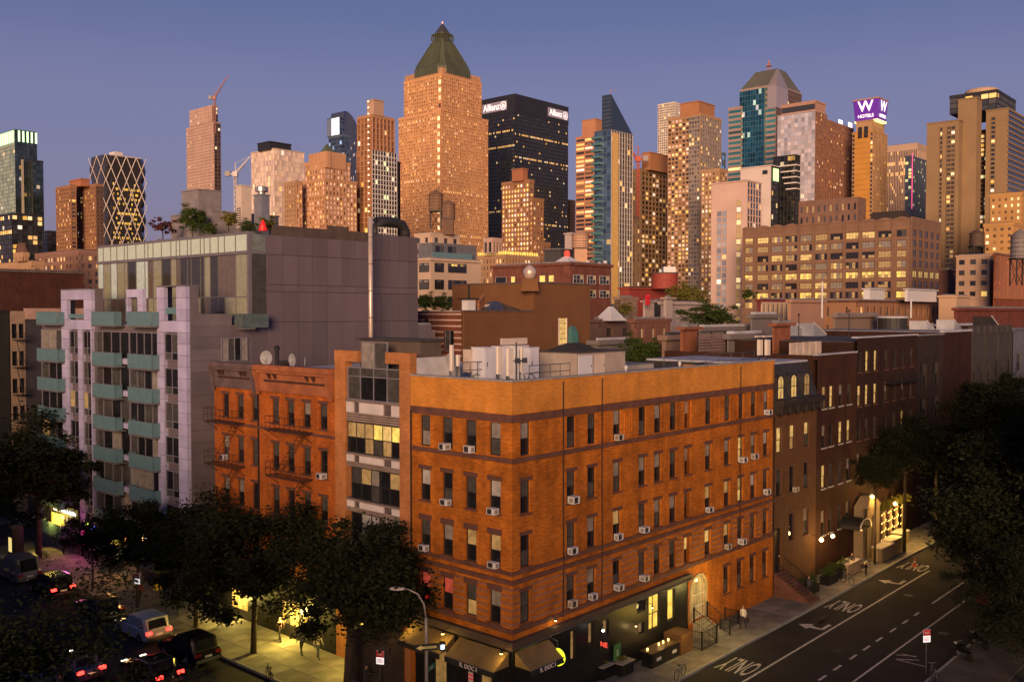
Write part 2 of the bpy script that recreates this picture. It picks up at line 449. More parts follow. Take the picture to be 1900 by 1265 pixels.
def window(par, face, a, z0, w, h, up='mid', lo='dark', frame=None, sill=None, lintel=None, cols=1, rows=2, rec=0.13, lint_h=0.22, fw=0.055, split=0.5, name='window', off=0.0):
    """double-hung or casement window: frame mesh is the part; panes, sill and lintel are sub-parts"""
    frame = frame or FRAME_D
    w, h = round(w, 3), round(h, 3)
    def mk():
        m = MB()
        m.box(-w / 2, 0, 0, -w / 2 + fw, .09, h); m.box(w / 2 - fw, 0, 0, w / 2, .09, h)
        m.box(-w / 2 + fw, .002, 0, w / 2 - fw, .088, fw); m.box(-w / 2 + fw, .002, h - fw, w / 2 - fw, .088, h)
        if rows == 2: m.box(-w / 2 + fw, .004, h * split - .025, w / 2 - fw, .08, h * split + .025)
        for i in range(1, cols):
            x = -w / 2 + w * i / cols
            m.box(x - .025, .006, fw, x + .025, .084, h - fw)
        return m.mesh('window', frame)
    rz = R(-90) if face == 'A' else 0.0
    loc = (off + rec, a, z0) if face == 'A' else (a, off + rec, z0)
    o = put(name, wmesh((w, h, cols, rows, split, frame.name), mk), par, loc, rz)
    n = 0
    for c in range(cols):
        xa, xb = -w / 2 + w * c / cols + .03, -w / 2 + w * (c + 1) / cols - .03
        for r_ in range(rows):
            za, zb = (fw * .5, h * split - .012) if r_ == 0 else (h * split + .012, h - fw * .5)
            if rows == 1: za, zb = fw * .5, h - fw * .5
            k = (lo if r_ == 0 and rows == 2 else up)
            if isinstance(k, (list, tuple)): k = k[c % len(k)]
            yy = .06 if r_ == 0 else .035
            me = wmesh(('pane', round(xb - xa, 3), round(zb - za, 3), k), lambda: MB().box(0, 0, 0, xb - xa, .012, zb - za).mesh('pane', PANES[k]))
            put('pane', me, o, (xa, yy, za))
    if sill: put('sill', wmesh(('sill', w, sill.name), lambda: MB().box(-w / 2 - .1, -.07, -.1, w / 2 + .1, .11, 0).mesh('sill', sill)), o, (0, -rec, -.003))
    if lintel: put('lintel', wmesh(('lint', w, lint_h, lintel.name), lambda: MB().box(-w / 2 - .12, -.045, 0, w / 2 + .12, .1, lint_h).mesh('lintel', lintel)), o, (0, -rec, h + .003))
    return o
def solid(par, w, d, z0, z1, mat, name='core', inset=0.3):
    return MB().box(inset, inset, z0, w - inset, d - inset, z1).build(name, mat, par)
AC_ME = None
BEIGE_AC = M('yellowed_plastic', (.50, .43, .36), .5, .12)
def air_con(face, a, z, label, t0=0.0, s0=0.0, w=0.58, dark=False):
    global AC_ME
    if AC_ME is None:
        m = MB(); m.box(-.29, -.42, 0, .29, .05, .40)
        g_ = MB()
        for i in range(6): g_.box(-.22, -.432, .06 + i * .048, .08, -.421, .088 + i * .048)
        for i in range(5): g_.box(.291, -.36, .08 + i * .05, .301, -.08, .105 + i * .05); g_.box(-.301, -.36, .08 + i * .05, -.291, -.08, .105 + i * .05)
        g_.box(-.24, -.427, .04, .10, -.4215, .36)
        br = MB(); br.box(-.24, -.36, -.05, -.2, .05, 0); br.box(.2, -.36, -.05, .24, .05, 0)
        AC_ME = (m.mesh('housing', WHITE_P), g_.mesh('grille', FRAME_D), br.mesh('bracket', STEEL))
    p = W(t0, s0 + a, z) if face == 'A' else W(t0 + a, s0, z)
    va = rnd.choice((0, 0, 1))
    o = thing('air_conditioner', label, 'air conditioner', p, GA + (R(-90) if face == 'A' else 0), 'window air conditioners')
    for n_, me in zip(('housing', 'grille', 'bracket'), AC_ME):
        if va and n_ == 'housing': me = wmesh('ac_beige', lambda: (lambda q: (q.materials.clear(), q.materials.append(BEIGE_AC), q)[2])(AC_ME[0].copy()))
        c = put(n_, me, o)
    o.scale = (rnd.uniform(.85, 1.05), rnd.uniform(.7, 1.05), rnd.uniform(.82, 1.05))
    return o

# ------------------------------------------------------------------ the orange brick corner building
BRK = brick('corner_brick', (0.66, 0.205, 0.022), (0.57, 0.17, 0.018), stain=0.42)
ORANGE = brick('orange_painted_brick', (0.70, 0.285, 0.052), (0.64, 0.255, 0.045), (0.58, 0.23, 0.042), stain=0.24)
LW = on_t(762, 760)[0]                       # 8 m along the avenue
LL = on_s(1436.5, 760)[0]                    # 30 m along the street
cb = bld('corner_tenement', 'long orange brick corner building with pale orange parapet and black ground floor shops', 0, 0)
PAR0, PAR1 = 16.85, 18.6
ROWZ = [(14.54, 16.36), (11.35, 13.17), (8.40, 10.18), (5.30, 7.10)]
COLS_A = [on_t(p, 880)[0] for p in (789, 830, 873.4, 918)]
COLS_B = [on_s(p, 880)[0] for p in (975, 1060, 1098, 1145, 1192, 1220.5, 1249, 1276, 1314, 1349, 1374, 1397.5, 1420.5)]
WW, WWB = 0.86, 0.84
opsA = [(s - WW / 2, s + WW / 2, z0, z1) for z0, z1 in ROWZ for s in COLS_A]
opsB = [(t - WWB / 2, t + WWB / 2, z0, z1) for z0, z1 in ROWZ for t in COLS_B]
SHOP_T = on_s(1277, 1100)[0]
lowB = [(t - WWB / 2, t + WWB / 2, 2.0, 4.0) for t in COLS_B[9:]]
AR_T0, AR_T1 = on_s(1281, 1110)[0], on_s(1308, 1110)[0]
ARZ0, ARZ1 = 1.1, 4.15
m = MB()
wall(m, 'A', 0, LW, 4.6, PAR0, opsA)
wall(m, 'B', 0, SHOP_T, 4.6, PAR0, opsB)
wall(m, 'B', SHOP_T, LL, 0, PAR0, opsB + lowB + [(AR_T0, AR_T1, ARZ0, ARZ1)])
m.box(LL - .3, 0.02, 0, LL - .02, LW, PAR0); m.box(0.02, LW - .3, 0, LL - .3, LW - .02, PAR0)
m.build('wall', BRK, cb)
solid(cb, LL, LW, 0.05, PAR0 - .05, INSIDE, 'interior', 0.42)
m = MB(); m.box(-.02, -.02, PAR0, .28, LW, PAR1); m.box(.28, -.018, PAR0, LL, .28, PAR1); m.box(LL - .28, .28, PAR0, LL - .004, LW, 18.0)
m.build('painted_parapet', ORANGE, cb)
m = MB(); m.box(-.1, -.1, PAR1, .34, LW + .02, PAR1 + .09); m.box(.34, -.098, PAR1, LL + .03, .34, PAR1 + .088)
m.build('coping', M('coping_stone', (0.32, 0.29, 0.28), 0.8, 0.2), cb)
MB().box(.28, .28, 17.5, LL - .28, LW - .02, 17.9).build('roof', ROOF_GREY, cb)
for nm, z0, z1, pr, mt in (('lintel_course', 16.40, 16.82, .05, BROWNSTONE), ('sill_course', 14.22, 14.46, .10, BROWNSTONE), ('string_course', 8.12, 8.32, .09, BROWNSTONE), ('string_course', 7.62, 7.86, .11, BROWNSTONE), ('string_course', 4.95, 5.2, .10, BROWNSTONE)):
    m = MB(); m.box(-pr, -pr, z0, 0.0, LW - .03, z1); m.box(0.0, -pr, z0, LL - .02, -.002, z1)
    m.build(nm, mt, cb)
m = MB()
for k in range(6):                            # rusticated stripes of the first floor, a few pixels high
    z0 = 5.36 + k * .38
    segs = sorted([(s - WW / 2 - .03, s + WW / 2 + .03) for s in COLS_A]); p0 = 0.0
    for a, b in segs + [(LW - .03, None)]:
        if a - p0 > .05: m.box(-.028, p0, z0, -.001, a, z0 + .15)
        p0 = b
    p0 = 0.0
    for a, b in sorted([(t - WWB / 2 - .03, t + WWB / 2 + .03) for t in COLS_B]) + [(LL - .03, None)]:
        if a - p0 > .05: m.box(p0, -.028, z0, a, -.001, z0 + .15)
        p0 = b
m.build('stone_banding', M('rust_stone', (0.27, 0.115, 0.06), 0.85, 0.35, 1.0), cb, 'stuff')
for a, b in ((3, 0), (8, 0), (9, 0), (2, 0)):   # fluted brick panels between top floor windows
    tc_ = COLS_B[a] + (1.15 if a != 2 else .95); m = MB()
    for k in range(4): m.box(tc_ - .42 + k * .24, -.05, 14.6, tc_ - .30 + k * .24, -.001, 16.2)
    m.build('fluted_panel', BRK, cb, 'stuff')
for px in (1043, 1115, 1372, 1433.5):          # rain pipes
    t = on_s(px, 800)[0]
    MB().tube([(t, -.09, 18.4), (t, -.09, 12), (t + .05, -.09, 8), (t, -.09, 4.9)], .034, 6).build('drain_pipe', IRON, cb)
MB().tube([(-.09, LW - .12, 16.6), (-.09, LW - .1, 4.9)], .05, 6).build('drain_pipe', IRON, cb)
UPS = ['mid', 'blind', 'white', 'mid', 'blind', 'dark', 'mid']
stA = {(0, 0): ('mid', 'blind'), (0, 1): ('mid', 'dark'), (0, 2): ('mid', 'dark'), (0, 3): ('blind', 'mid'), (1, 0): ('white', 'dark'), (1, 1): ('dark', 'mid'), (1, 2): ('mid', 'dark'), (1, 3): ('white', 'dark'),
       (2, 0): ('mid', 'dark'), (2, 1): ('blind', 'dark'), (2, 2): ('dim', 'dark'), (2, 3): ('dim', 'dark'), (3, 0): ('red', 'dark'), (3, 1): ('red', 'dark'), (3, 2): ('mid', 'dim'), (3, 3): ('blind', 'dark')}
for r_, (z0, z1) in enumerate(ROWZ):
    lint = None if r_ == 0 else BROWNSTONE
    for c, s in enumerate(COLS_A):
        u, l = stA[(r_, c)]
        window(cb, 'A', s, z0, WW - .01, z1 - z0, u, l, FRAME_D, BROWNSTONE if r_ else None, lint, lint_h=.24 if r_ < 2 else .34)
    for c, t in enumerate(COLS_B):
        u, l = rnd.choice(UPS), rnd.choice(['dark', 'dark', 'mid', 'dark'])
        if (r_, c) in ((1, 10),): u, l = 'lit', 'lit'
        if (r_, c) in ((2, 10),): u, l = 'dim', 'lit'
        if (r_, c) in ((2, 9), (3, 9)): u, l = 'dim', 'dark'
        if (r_, c) in ((3, 7), (3, 8), (2, 3), (2, 8)): u, l = 'lit' if r_ == 3 else 'dim', 'dark'
        window(cb, 'B', t, z0, WWB - .01, z1 - z0, u, l, FRAME_D, BROWNSTONE if r_ else None, lint, lint_h=.2)
for t in COLS_B[9:]: window(cb, 'B', t, 2.0, WWB - .01, 2.0, 'dark', 'mid', FRAME_D, BROWNSTONE, BROWNSTONE)
FL = ['top floor', 'fourth floor', 'third floor', 'second floor']
ORD = ['first', 'second', 'third', 'fourth', 'fifth', 'sixth', 'seventh', 'eighth', 'ninth', 'tenth', 'eleventh', 'twelfth', 'thirteenth']
for r_, c in ((0, 1), (0, 2), (1, 1), (1, 3), (2, 0), (2, 3)):
    air_con('A', COLS_A[c], ROWZ[r_][0] - .02, f'white air conditioner, {FL[r_]}, avenue side of orange corner building, {ORD[3 - c]} window from its corner')
for r_, c in ((0, 3), (0, 12), (1, 1), (1, 10), (1, 11), (2, 1), (2, 3), (2, 4), (2, 8), (2, 12), (3, 1), (3, 2), (3, 3), (3, 4), (3, 9), (3, 10)):
    air_con('B', COLS_B[c], ROWZ[r_][0] - .02, f'white air conditioner, {FL[r_]}, street side of orange corner building, {ORD[c]} window from its corner')
# black shop front
BLK = M('black_shop_front', (0.012, 0.011, 0.012), 0.4, 0.3, 2.0)
shopA = [(0.9, 3.3, .5, 3.2), (4.3, 7.2, .3, 3.2)]
shopB = [(0.8, 1.7, .3, 3.3), (2.6, 4.3, 1.0, 3.3)]
LITW = []
for x0, y0, x1, y1 in ((1205, 1102, 1226, 1167), (1240, 1093, 1254, 1150), (1183, 1112, 1199, 1135), (1186, 1155, 1197, 1175), (1120, 1150, 1131, 1180), (1060, 1170, 1070, 1225), (1093, 1155, 1103, 1195)):
    ta, za = on_s(x0, y1); tb, _ = on_s(x1, y1); _, zb = on_s((x0 + x1) / 2, y0); _, za = on_s((x0 + x1) / 2, y1)
    LITW.append((ta, tb, za, zb))
shopB = LITW
m = MB()
wall(m, 'A', 0, LW, 0, 4.6, shopA, 0.06); wall(m, 'B', 0, SHOP_T, 0, 4.6, shopB, 0.06)
m.build('shop_front', BLK, cb)
for k, (a, b, z0, z1) in enumerate(LITW):
    kind = 'yellow' if k < 2 else ('blind' if k == 3 else ('dim' if k > 3 else 'dark'))
    window(cb, 'B', (a + b) / 2, z0, b - a, z1 - z0, kind, kind, FRAME_D, None, None, cols=1 if k else 2, rows=2 if k == 0 else 1, split=.45, off=.06, name='shop_window')
for a, b, z0, z1 in shopA: window(cb, 'A', (a + b) / 2, z0, b - a, z1 - z0, ['dark', 'dim', 'dark'], 'dark', FRAME_D, None, None, cols=3, rows=1, off=.06, name='shop_window')
m = MB(); m.box(-.32, -.32, 4.32, .05, LW - .04, 4.6); m.box(.05, -.32, 4.32, SHOP_T, .05, 4.6); m.box(-.22, -.22, 4.12, .05, LW - .05, 4.319); m.box(.05, -.22, 4.12, SHOP_T, .05, 4.319)
m.build('shop_cornice', M('shop_cornice_brown', (0.07, 0.045, 0.035), 0.7), cb)
MB().tube([(.3, -.36, 4.2), (9, -.36, 4.25), (SHOP_T, -.36, 4.3)], .035, 5).build('conduit', STEEL, cb)
# arched entrance with pale iron gate and steps
tm = (AR_T0 + AR_T1) / 2; hw = (AR_T1 - AR_T0) / 2
def arch_pts(r, zs, z0, n=12, y=0.0): return [(tm - r, y, z0)] + [(tm + r * math.cos(math.pi - math.pi * i / n), y, zs + r * math.sin(math.pi - math.pi * i / n)) for i in range(n + 1)] + [(tm + r, y, z0)]
m = MB(); zs = ARZ1 - hw
o_, i_ = arch_pts(hw + .16, zs, ARZ0, y=-.10), arch_pts(hw - .04, zs, ARZ0, y=-.10)
o2, i2 = arch_pts(hw + .16, zs, ARZ0, y=.10), arch_pts(hw - .04, zs, ARZ0, y=.10)
for k in range(len(o_) - 1):
    m.quad(o_[k], o_[k + 1], i_[k + 1], i_[k]); m.quad(i_[k], i_[k + 1], i2[k + 1], i2[k]); m.quad(o2[k], o2[k + 1], o_[k + 1], o_[k])
for k in range(1, 13):                      # brick spandrels close the square opening around the arch
    m.quad((i_[k][0], .02, i_[k][2]), (i_[k + 1][0], .02, i_[k + 1][2]), (i_[k + 1][0], .02, ARZ1 + .02), (i_[k][0], .02, ARZ1 + .02))
arch = m.build('entrance_arch', M('cream_stone', (0.36, 0.27, 0.15), 0.8), cb)
MB().box(tm - hw + .02, .24, ARZ0, tm + hw - .02, .28, ARZ1).build('vestibule_wall', M('vestibule_plaster', (0.36, 0.27, 0.12), 0.8), arch)
m = MB()
for k in range(9):
    x = tm - hw + .1 + k * (2 * hw - .2) / 8; top = zs + math.sqrt(max(.01, (hw - .06) ** 2 - (x - tm) ** 2))
    m.box(x - .018, .03, ARZ0 + .05, x + .018, .06, top)
for z in (ARZ0 + .12, ARZ0 + .9, ARZ0 + 1.7): m.box(tm - hw + .05, .025, z, tm + hw - .05, .065, z + .05)
m.build('gate', M('pale_gate_iron', (0.55, 0.52, 0.42), 0.5), arch)
for k in range(6): MB().box(tm - .85, -.35 - (6 - k) * .29 + .29, 0.14 + k * .16, tm + .85, -.12, 0.14 + (k + 1) * .16).build('step', M('step_stone', (0.33, 0.29, 0.2), 0.8), arch)
lamp = thing('entrance_lamp', 'round lamp glowing inside the arched doorway of the orange brick building', 'lamp', W(tm, .16, ARZ1 - .35), GA)
MB().lathe([(.02, -.09), (.09, -.06), (.11, 0), (.08, .06), (.03, .1)], n=10).build('globe', E('warm_globe', (1.0, 0.72, 0.22), 14), lamp)
MB().box(-.05, -.05, .1, .05, .05, .16).build('cap', IRON, lamp)
def lamp_light(parent, loc, energy, col=(1.0, 0.62, 0.18), r=.12, spot=None):
    l = bpy.data.lights.new('lamp_light', 'SPOT' if spot else 'POINT'); l.energy = energy; l.color = col; l.shadow_soft_size = r
    if spot: l.spot_size = R(spot); l.spot_blend = .6
    o = bpy.data.objects.new('lamp_light', l); COL.objects.link(o); o.parent = parent; o.location = loc
    return o
lamp_light(lamp, (0, -2.1, -.5), 240, (1.0, 0.74, 0.2))
# awnings on the corner, lit from above
AWN = M('awning_canvas', (0.20, 0.13, 0.05), 0.8, 0.2)
def awning(face, a0, a1, z, drop, proj, label, text=None):
    o = thing('shop_awning', label, 'awning', W(0, a0, z) if face == 'A' else W(a0, 0, z), GA + (R(-90) if face == 'A' else 0), 'shop awnings')
    L = a1 - a0; s_ = -1 if face == 'A' else 1
    m = MB(); x0, x1 = (0, L) if s_ > 0 else (-L, 0)
    y0, y1 = -.10, -proj
    m.quad((x0, y0, 0), (x0, y1, -drop), (x1, y1, -drop), (x1, y0, 0)); m.quad((x0, y0, -.03), (x1, y0, -.03), (x1, y1, -drop - .03), (x0, y1, -drop - .03))
    m.poly([(x0, y0, 0), (x0, y0, -drop), (x0, y1, -drop)]); m.poly([(x1, y0, 0), (x1, y1, -drop), (x1, y0, -drop)])
    m.build('canopy', AWN, o)
    MB().box(x0, y1 - .02, -drop - .32, x1, y1, -drop - .005).build('valance', M('valance_black', (0.02, 0.018, 0.016), 0.8), o)
    MB().tube([(x0, y1 - .03, -drop), (x1, y1 - .03, -drop)], .025, 5).build('rail', STEEL, o)
    if text: lettering(text, .34, M('sign_cream', (0.62, 0.52, 0.52), .6), o, ((x0 + x1) / 2, y1 - .03, -drop - .18))
    return o
awning('A', 0.15, 3.9, 3.95, .75, 1.3, 'lit corner awning with cream letters on the avenue side of the orange building', 'R. DOC I')
awning('B', 0.15, 3.0, 3.95, .75, 1.2, 'short dark awning with cream letters on the street side of the shop corner', 'R. DOC I')
awning('A', 4.3, 7.8, 3.95, .75, 1.3, 'plain lit awning beside the drainpipe on the avenue shop front')
for s_, zz in ((7.6, 4.25), (4.6, 4.25), (0.1, 4.2)):
    sp = thing('awning_spotlight', {7.6: 'small yellow spotlight over the awning next to the grey striped building', 4.6: 'small yellow spotlight between the two avenue awnings', 0.1: 'yellow spotlight at the very corner of the orange building'}[s_], 'lamp', W(-.75, s_, zz), GA, 'awning spotlights')
    MB().tube([(.45, 0, .1), (.1, 0, .12), (0, 0, .05)], .02, 5).build('bracket', IRON, sp)
    MB().lathe([(.11, -.10), (.07, .0), (.03, .06)], n=10).build('shade', IRON, sp)
    MB().lathe([(.02, -.16), (.075, -.14), (.09, -.105)], n=10).build('bulb', E('spot_bulb', (1.0, 0.68, 0.16), 26), sp)
    lamp_light(sp, (-.1, 0, -.26), 22, (1.0, .62, .12))
# ------------------------------------------------------------------ rooftop of the corner building
def roof_box(name, label, cat, px0, px1, pyt, s, dep, mat, zb=17.9, group=None, door=None, extra=None):
    t0, zt = on_s(px0, pyt, s); t1, _ = on_s(px1, pyt, s)
    o = bld(name, label, t0, s, zb, cat, group)
    w, h = t1 - t0, zt - zb
    m = MB(); m.box(0, 0, .08, w, dep, h); o2 = m.build('body', mat, o)
    MB().box(.03, .03, 0, w - .03, dep - .03, .08).build('plinth', STEEL, o)
    MB().box(-.03, -.03, h, w + .03, dep + .03, h + .05).build('top_cover', mat, o)
    if door:
        n = door
        for k in range(n): MB().box(w * k / n + .05, -.025, .2, w * (k + 1) / n - .05, -.001, h - .12).build('door', mat, o)
        MB().box(w * .2, -.04, h * .5, w * .2 + .05, -.026, h * .62).build('handle', IRON, o)
    return o, w, h
LAV = M('lavender_white_metal', (0.60, 0.59, 0.66), 0.5, 0.05)
BEIGE = M('beige_metal', (0.58, 0.47, 0.40), 0.5, 0.08)
roof_box('equipment_cabinet', 'lavender white equipment cabinet with vent slots left of the tall antennas', 'cabinet', 899, 920, 646, 5.8, 1.1, LAV, door=1, group='roof equipment cabinets')
roof_box('equipment_cabinet', 'pale cabinet standing directly behind the two cream antennas', 'cabinet', 934, 954, 644, 6.4, 1.0, LAV, door=1, group='roof equipment cabinets')
roof_box('equipment_cabinet', 'white cabinet behind the antenna pole cross arm', 'cabinet', 956, 981, 643, 6.0, 1.0, WHITE_P, door=2, group='roof equipment cabinets')
roof_box('equipment_cabinet', 'widest pale lavender cabinet beside the roof railing', 'cabinet', 983, 1000, 646, 5.0, 2.1, LAV, door=1, group='roof equipment cabinets')
roof_box('equipment_cabinet', 'small beige cabinet on the railing platform, nearest the dish', 'cabinet', 872, 881, 650, 6.8, .6, BEIGE, 18.6, group='roof equipment cabinets')
roof_box('equipment_cabinet', 'small beige cabinet on the railing platform, nearer the lavender cabinet', 'cabinet', 882.5, 894, 651, 6.8, .8, BEIGE, 18.6, group='roof equipment cabinets')
def antenna(label, px0, px1, py0, py1, s):
    t0, z1 = on_s(px0, py0, s); t1, _ = on_s(px1, py0, s); _, z0 = on_s((px0 + px1) / 2, py1, s)
    o = bld('panel_antenna', label, (t0 + t1) / 2, s, 17.9, 'antenna', 'panel antennas on the orange roof')
    w = t1 - t0; a, b = z0 - 17.9, z1 - 17.9
    m = MB(); n = 8
    pts = [(-w / 2 + .04, -.1), (w / 2 - .04, -.1), (w / 2, -.05), (w / 2, .05), (-w / 2, .05), (-w / 2, -.05)]
    m.prism(pts, a, b); m.build('panel', CREAM_P, o)
    MB().tube([(0, .14, 0), (0, .14, b - .15)], .04, 6).build('mast', STEEL, o)
    for k in (.15, .8): MB().box(-.05, .05, a + (b - a) * k, .05, .14, a + (b - a) * k + .08).build('clamp', STEEL, o)
    MB().tube([(0.05, .1, a), (.12, .12, a - .3), (.1, .2, .1)], .02, 5).build('cable', IRON, o)
antenna('tall cream panel antenna, left one of the pair in front of the cabinets', 921, 931, 643, 694, 2.0)
antenna('tall cream panel antenna, right one of the pair above the building corner', 940, 950.5, 646, 697, 1.6)
antenna('slim cream panel antenna at the left end of the orange roof', 835, 840.5, 640, 688, 6.6)
antenna('short cream panel antenna beside the slim one near the dish', 847, 852, 658, 679, 6.2)
antenna('short cream antenna to the right of the pole cross arm', 965, 969.5, 644, 690, 3.2)
def dish(label, p, r, rz, par_z=0, tilt=25, group=None):
    o = thing('satellite_dish', label, 'satellite dish', p, rz, group)
    m = MB(); rings = []
    for k, (rr, dy) in enumerate(((.02, .16), (.5, .12), (.8, .05), (1.0, 0))):
        rings.append([(rr * r * math.cos(2 * math.pi * j / 16), dy * r, rr * r * math.sin(2 * math.pi * j / 16) + 1.1 * r + .3) for j in range(16)])
    m.ring(rings, cap=False)
    m.build('reflector', M('dish_grey', (0.34, 0.33, 0.34), 0.5), o)
    MB().tube([(0, .1 * r, 0), (0, .14 * r, .3 + r)], .035, 6).build('mast', STEEL, o)
    MB().tube([(0, .05, .35 + .2 * r), (0, -r * .8, .3 + 1.0 * r)], .015, 5).build('feed_arm', STEEL, o)
    return o
t_, z_ = on_s(837, 650, 7.0); dish('grey satellite dish on the orange roof beside the slim antenna', W(t_, 7.0, 18.9), .34, GA + R(-20))
MB().tube([(0, 0, 0), (0, 0, 0)], .01)
# light bar panel on the equipment, railings
t0, z1 = on_s(931, 628, 6.8); t1, z0 = on_s(978.5, 638, 6.8)
o = bld('cable_tray_cover', 'long flat pale panel raised above the roof cabinets', t0, 6.8, 17.9, 'panel')
MB().box(0, 0, z0 - 17.9, t1 - t0, .12, z1 - 17.9).build('panel', BEIGE, o)
for x in (.15, t1 - t0 - .15): MB().box(x - .04, .14, 0, x + .04, .2, z1 - 18.0).build('post', STEEL, o)
o = bld('antenna_pole', 'dark pole with a cross arm beside the cream antennas', on_s(958, 690, 3.0)[0], 3.0, 17.9, 'pole')
MB().tube([(0, 0, 0), (0, 0, 2.7)], .05, 6).build('mast', STEEL, o)
MB().tube([(-.7, 0, 1.6), (.9, 0, 1.6)], .035, 6).build('cross_arm', STEEL, o)
for x in (.1, .75): MB().box(x - .12, -.1, 1.45, x + .12, .1, 1.75).build('radio_unit', STEEL, o)
def railing(label, t0, s0, length, along, z, h=1.05, n=6, mids=1):
    o = bld('roof_railing', label, t0, s0, z, 'railing', 'roof railings')
    def P(a, zz): return (a, 0, zz) if along == 'u' else (0, a, zz)
    for k in range(n + 1): MB().tube([P(length * k / n, 0), P(length * k / n, h)], .025, 5).build('post', STEEL, o)
    for k in range(mids + 1): MB().tube([P(0, h * (k + 1) / (mids + 1)), P(length, h * (k + 1) / (mids + 1))], .025, 5).build('rail', STEEL, o)
    return o
railing('grey railing behind the antennas on the left end of the orange roof', on_s(858, 690, 6.0)[0], 6.0, 2.6, 'u', 18.4, .95, 4)
railing('grey railing in front of the widest cabinet on the orange roof', on_s(982, 690, 2.0)[0], 2.0, 3.8, 'u', 17.95, 1.3, 4, 2)
railing('dark railing along the far end of the orange roof', on_s(1232, 655, 4.0)[0], 4.0, on_s(1420, 655, 4.0)[0] - on_s(1232, 655, 4.0)[0], 'u', 17.9, 1.15, 8)
o = bld('roof_cables', 'tangle of black cables and mounts under the roof antennas', on_s(905, 700, 4.0)[0], 4.0, 17.9, 'cables')
for k in range(14):
    a = (rnd.uniform(-1, 5), rnd.uniform(-2, 1.5), .05); b = (a[0] + rnd.uniform(-1.2, 1.2), a[1] + rnd.uniform(-.5, .5), rnd.uniform(.2, .9))
    MB().tube([a, ((a[0] + b[0]) / 2, (a[1] + b[1]) / 2 + .2, b[2] * .9), b], .03, 5).build('cable', IRON, o)
# stair bulkhead with two doors and a skylight
t0, zt = on_s(1070, 655, 4.6); t1, _ = on_s(1160, 655, 4.6)
o = bld('stair_bulkhead', 'pale stair bulkhead with two doors on the orange roof', t0, 4.6, 17.9, 'roof house')
w, h = t1 - t0, zt - 17.9
MB().box(0, 0, 0, w, 3.2, h).build('wall', M('pale_stucco', (0.38, 0.31, 0.27), 0.85, 0.12), o)
MB().box(-.15, -.15, h, w + .15, 3.35, h + .08).build('roof', ROOF_DARK, o)
for a, b, mt in ((w * .03, w * .3, LAV), (w * .36, w * .56, BEIGE)): 
    d = MB().box(a, -.04, .05, b, -.001, h - .18).build('door', mt, o); MB().box(b - .15, -.07, h * .45, b - .1, -.041, h * .52).build('handle', IRON, d)
m = MB(); m.ring([[(.2, .2, h + .08), (w * .55, .2, h + .08), (w * .55, 2.8, h + .08), (.2, 2.8, h + .08)], [(w * .22, 1.1, h + .6), (w * .36, 1.1, h + .6), (w * .36, 1.8, h + .6), (w * .22, 1.8, h + .6)]])
m.build('skylight', M('skylight_dark', (0.05, 0.045, 0.04), 0.7, spec=.1), o)
for k in range(2):
    t_, _ = on_s((1150, 1250)[k], 690, 3.0)
    o = bld('roof_vent', ['yellow tipped vent pipe near the cabinets on the orange roof', 'short pale vent pipe in the middle of the orange roof'][k], t_, 2.5, 17.9, 0 or 'vent', 'roof vents')
    MB().lathe([(.07, 0), (.07, .7)], n=8).build('pipe', WHITE_P, o); MB().lathe([(.12, .7), (.12, .82), (.02, .95)], n=8).build('cap', WHITE_P, o)

# ------------------------------------------------------------------ grey striped building with orange brick piers (left of the corner building)
BUFF = brick('buff_orange_brick', (0.58, 0.235, 0.085), (0.50, 0.20, 0.07), stain=0.25)
B0, B1 = LW, on_t(622, 800)[0]
bb = bld('pier_building', 'narrow building with orange brick piers, striped grey bands and white panels', 0, B0)
BW = B1 - B0
ztop = on_t(640, 650)[1]
p_in0, p_in1 = on_t(742, 800)[0] - B0, on_t(642, 800)[0] - B0
m = MB(); m.box(-.04, 0.02, 0, .5, p_in0, ztop - .7); m.box(-.04, p_in1, 0, .5, BW - .02, ztop - .7); m.build('brick_pier', BUFF, bb)
pa, pb = on_t(716, 690)[0] - B0, on_t(666, 690)[0] - B0
m = MB(); m.box(-.06, 0.02, ztop - .69, .5, pa, ztop); m.build('parapet_block', BUFF, bb)
m = MB(); m.box(-.06, pb, ztop - .69, .5, BW - .02, ztop); m.build('parapet_block', BUFF, bb)
MB().box(.5, .03, 0, 26, BW - .03, 18.2).build('party_wall', M('party_grey', (0.34, 0.30, 0.28), .85), bb)
MB().box(.5, .03, 18.2, 26, BW - .03, 18.3).build('roof', ROOF_GREY, bb)
MB().box(.5, .03, 18.3, 4.2, .3, ztop - .3).build('side_parapet', M('pale_grey_wall', (0.50, 0.48, 0.50), .85), bb)
STRIPE_D = M('stripe_dark', (0.10, 0.075, 0.07), .8); STRIPE_L = M('stripe_pale', (0.36, 0.27, 0.23), .8)
WP = M('white_panel', (0.62, 0.55, 0.54), .7, .12, 1.0)
xm = 692
zl = lambda y: on_t(xm, y)[1]
bands = [(745, 683, 'tall'), (845, 787, 'lit'), (932, 872, 'dark'), (1012, 957, 'curt')]
zprev = None
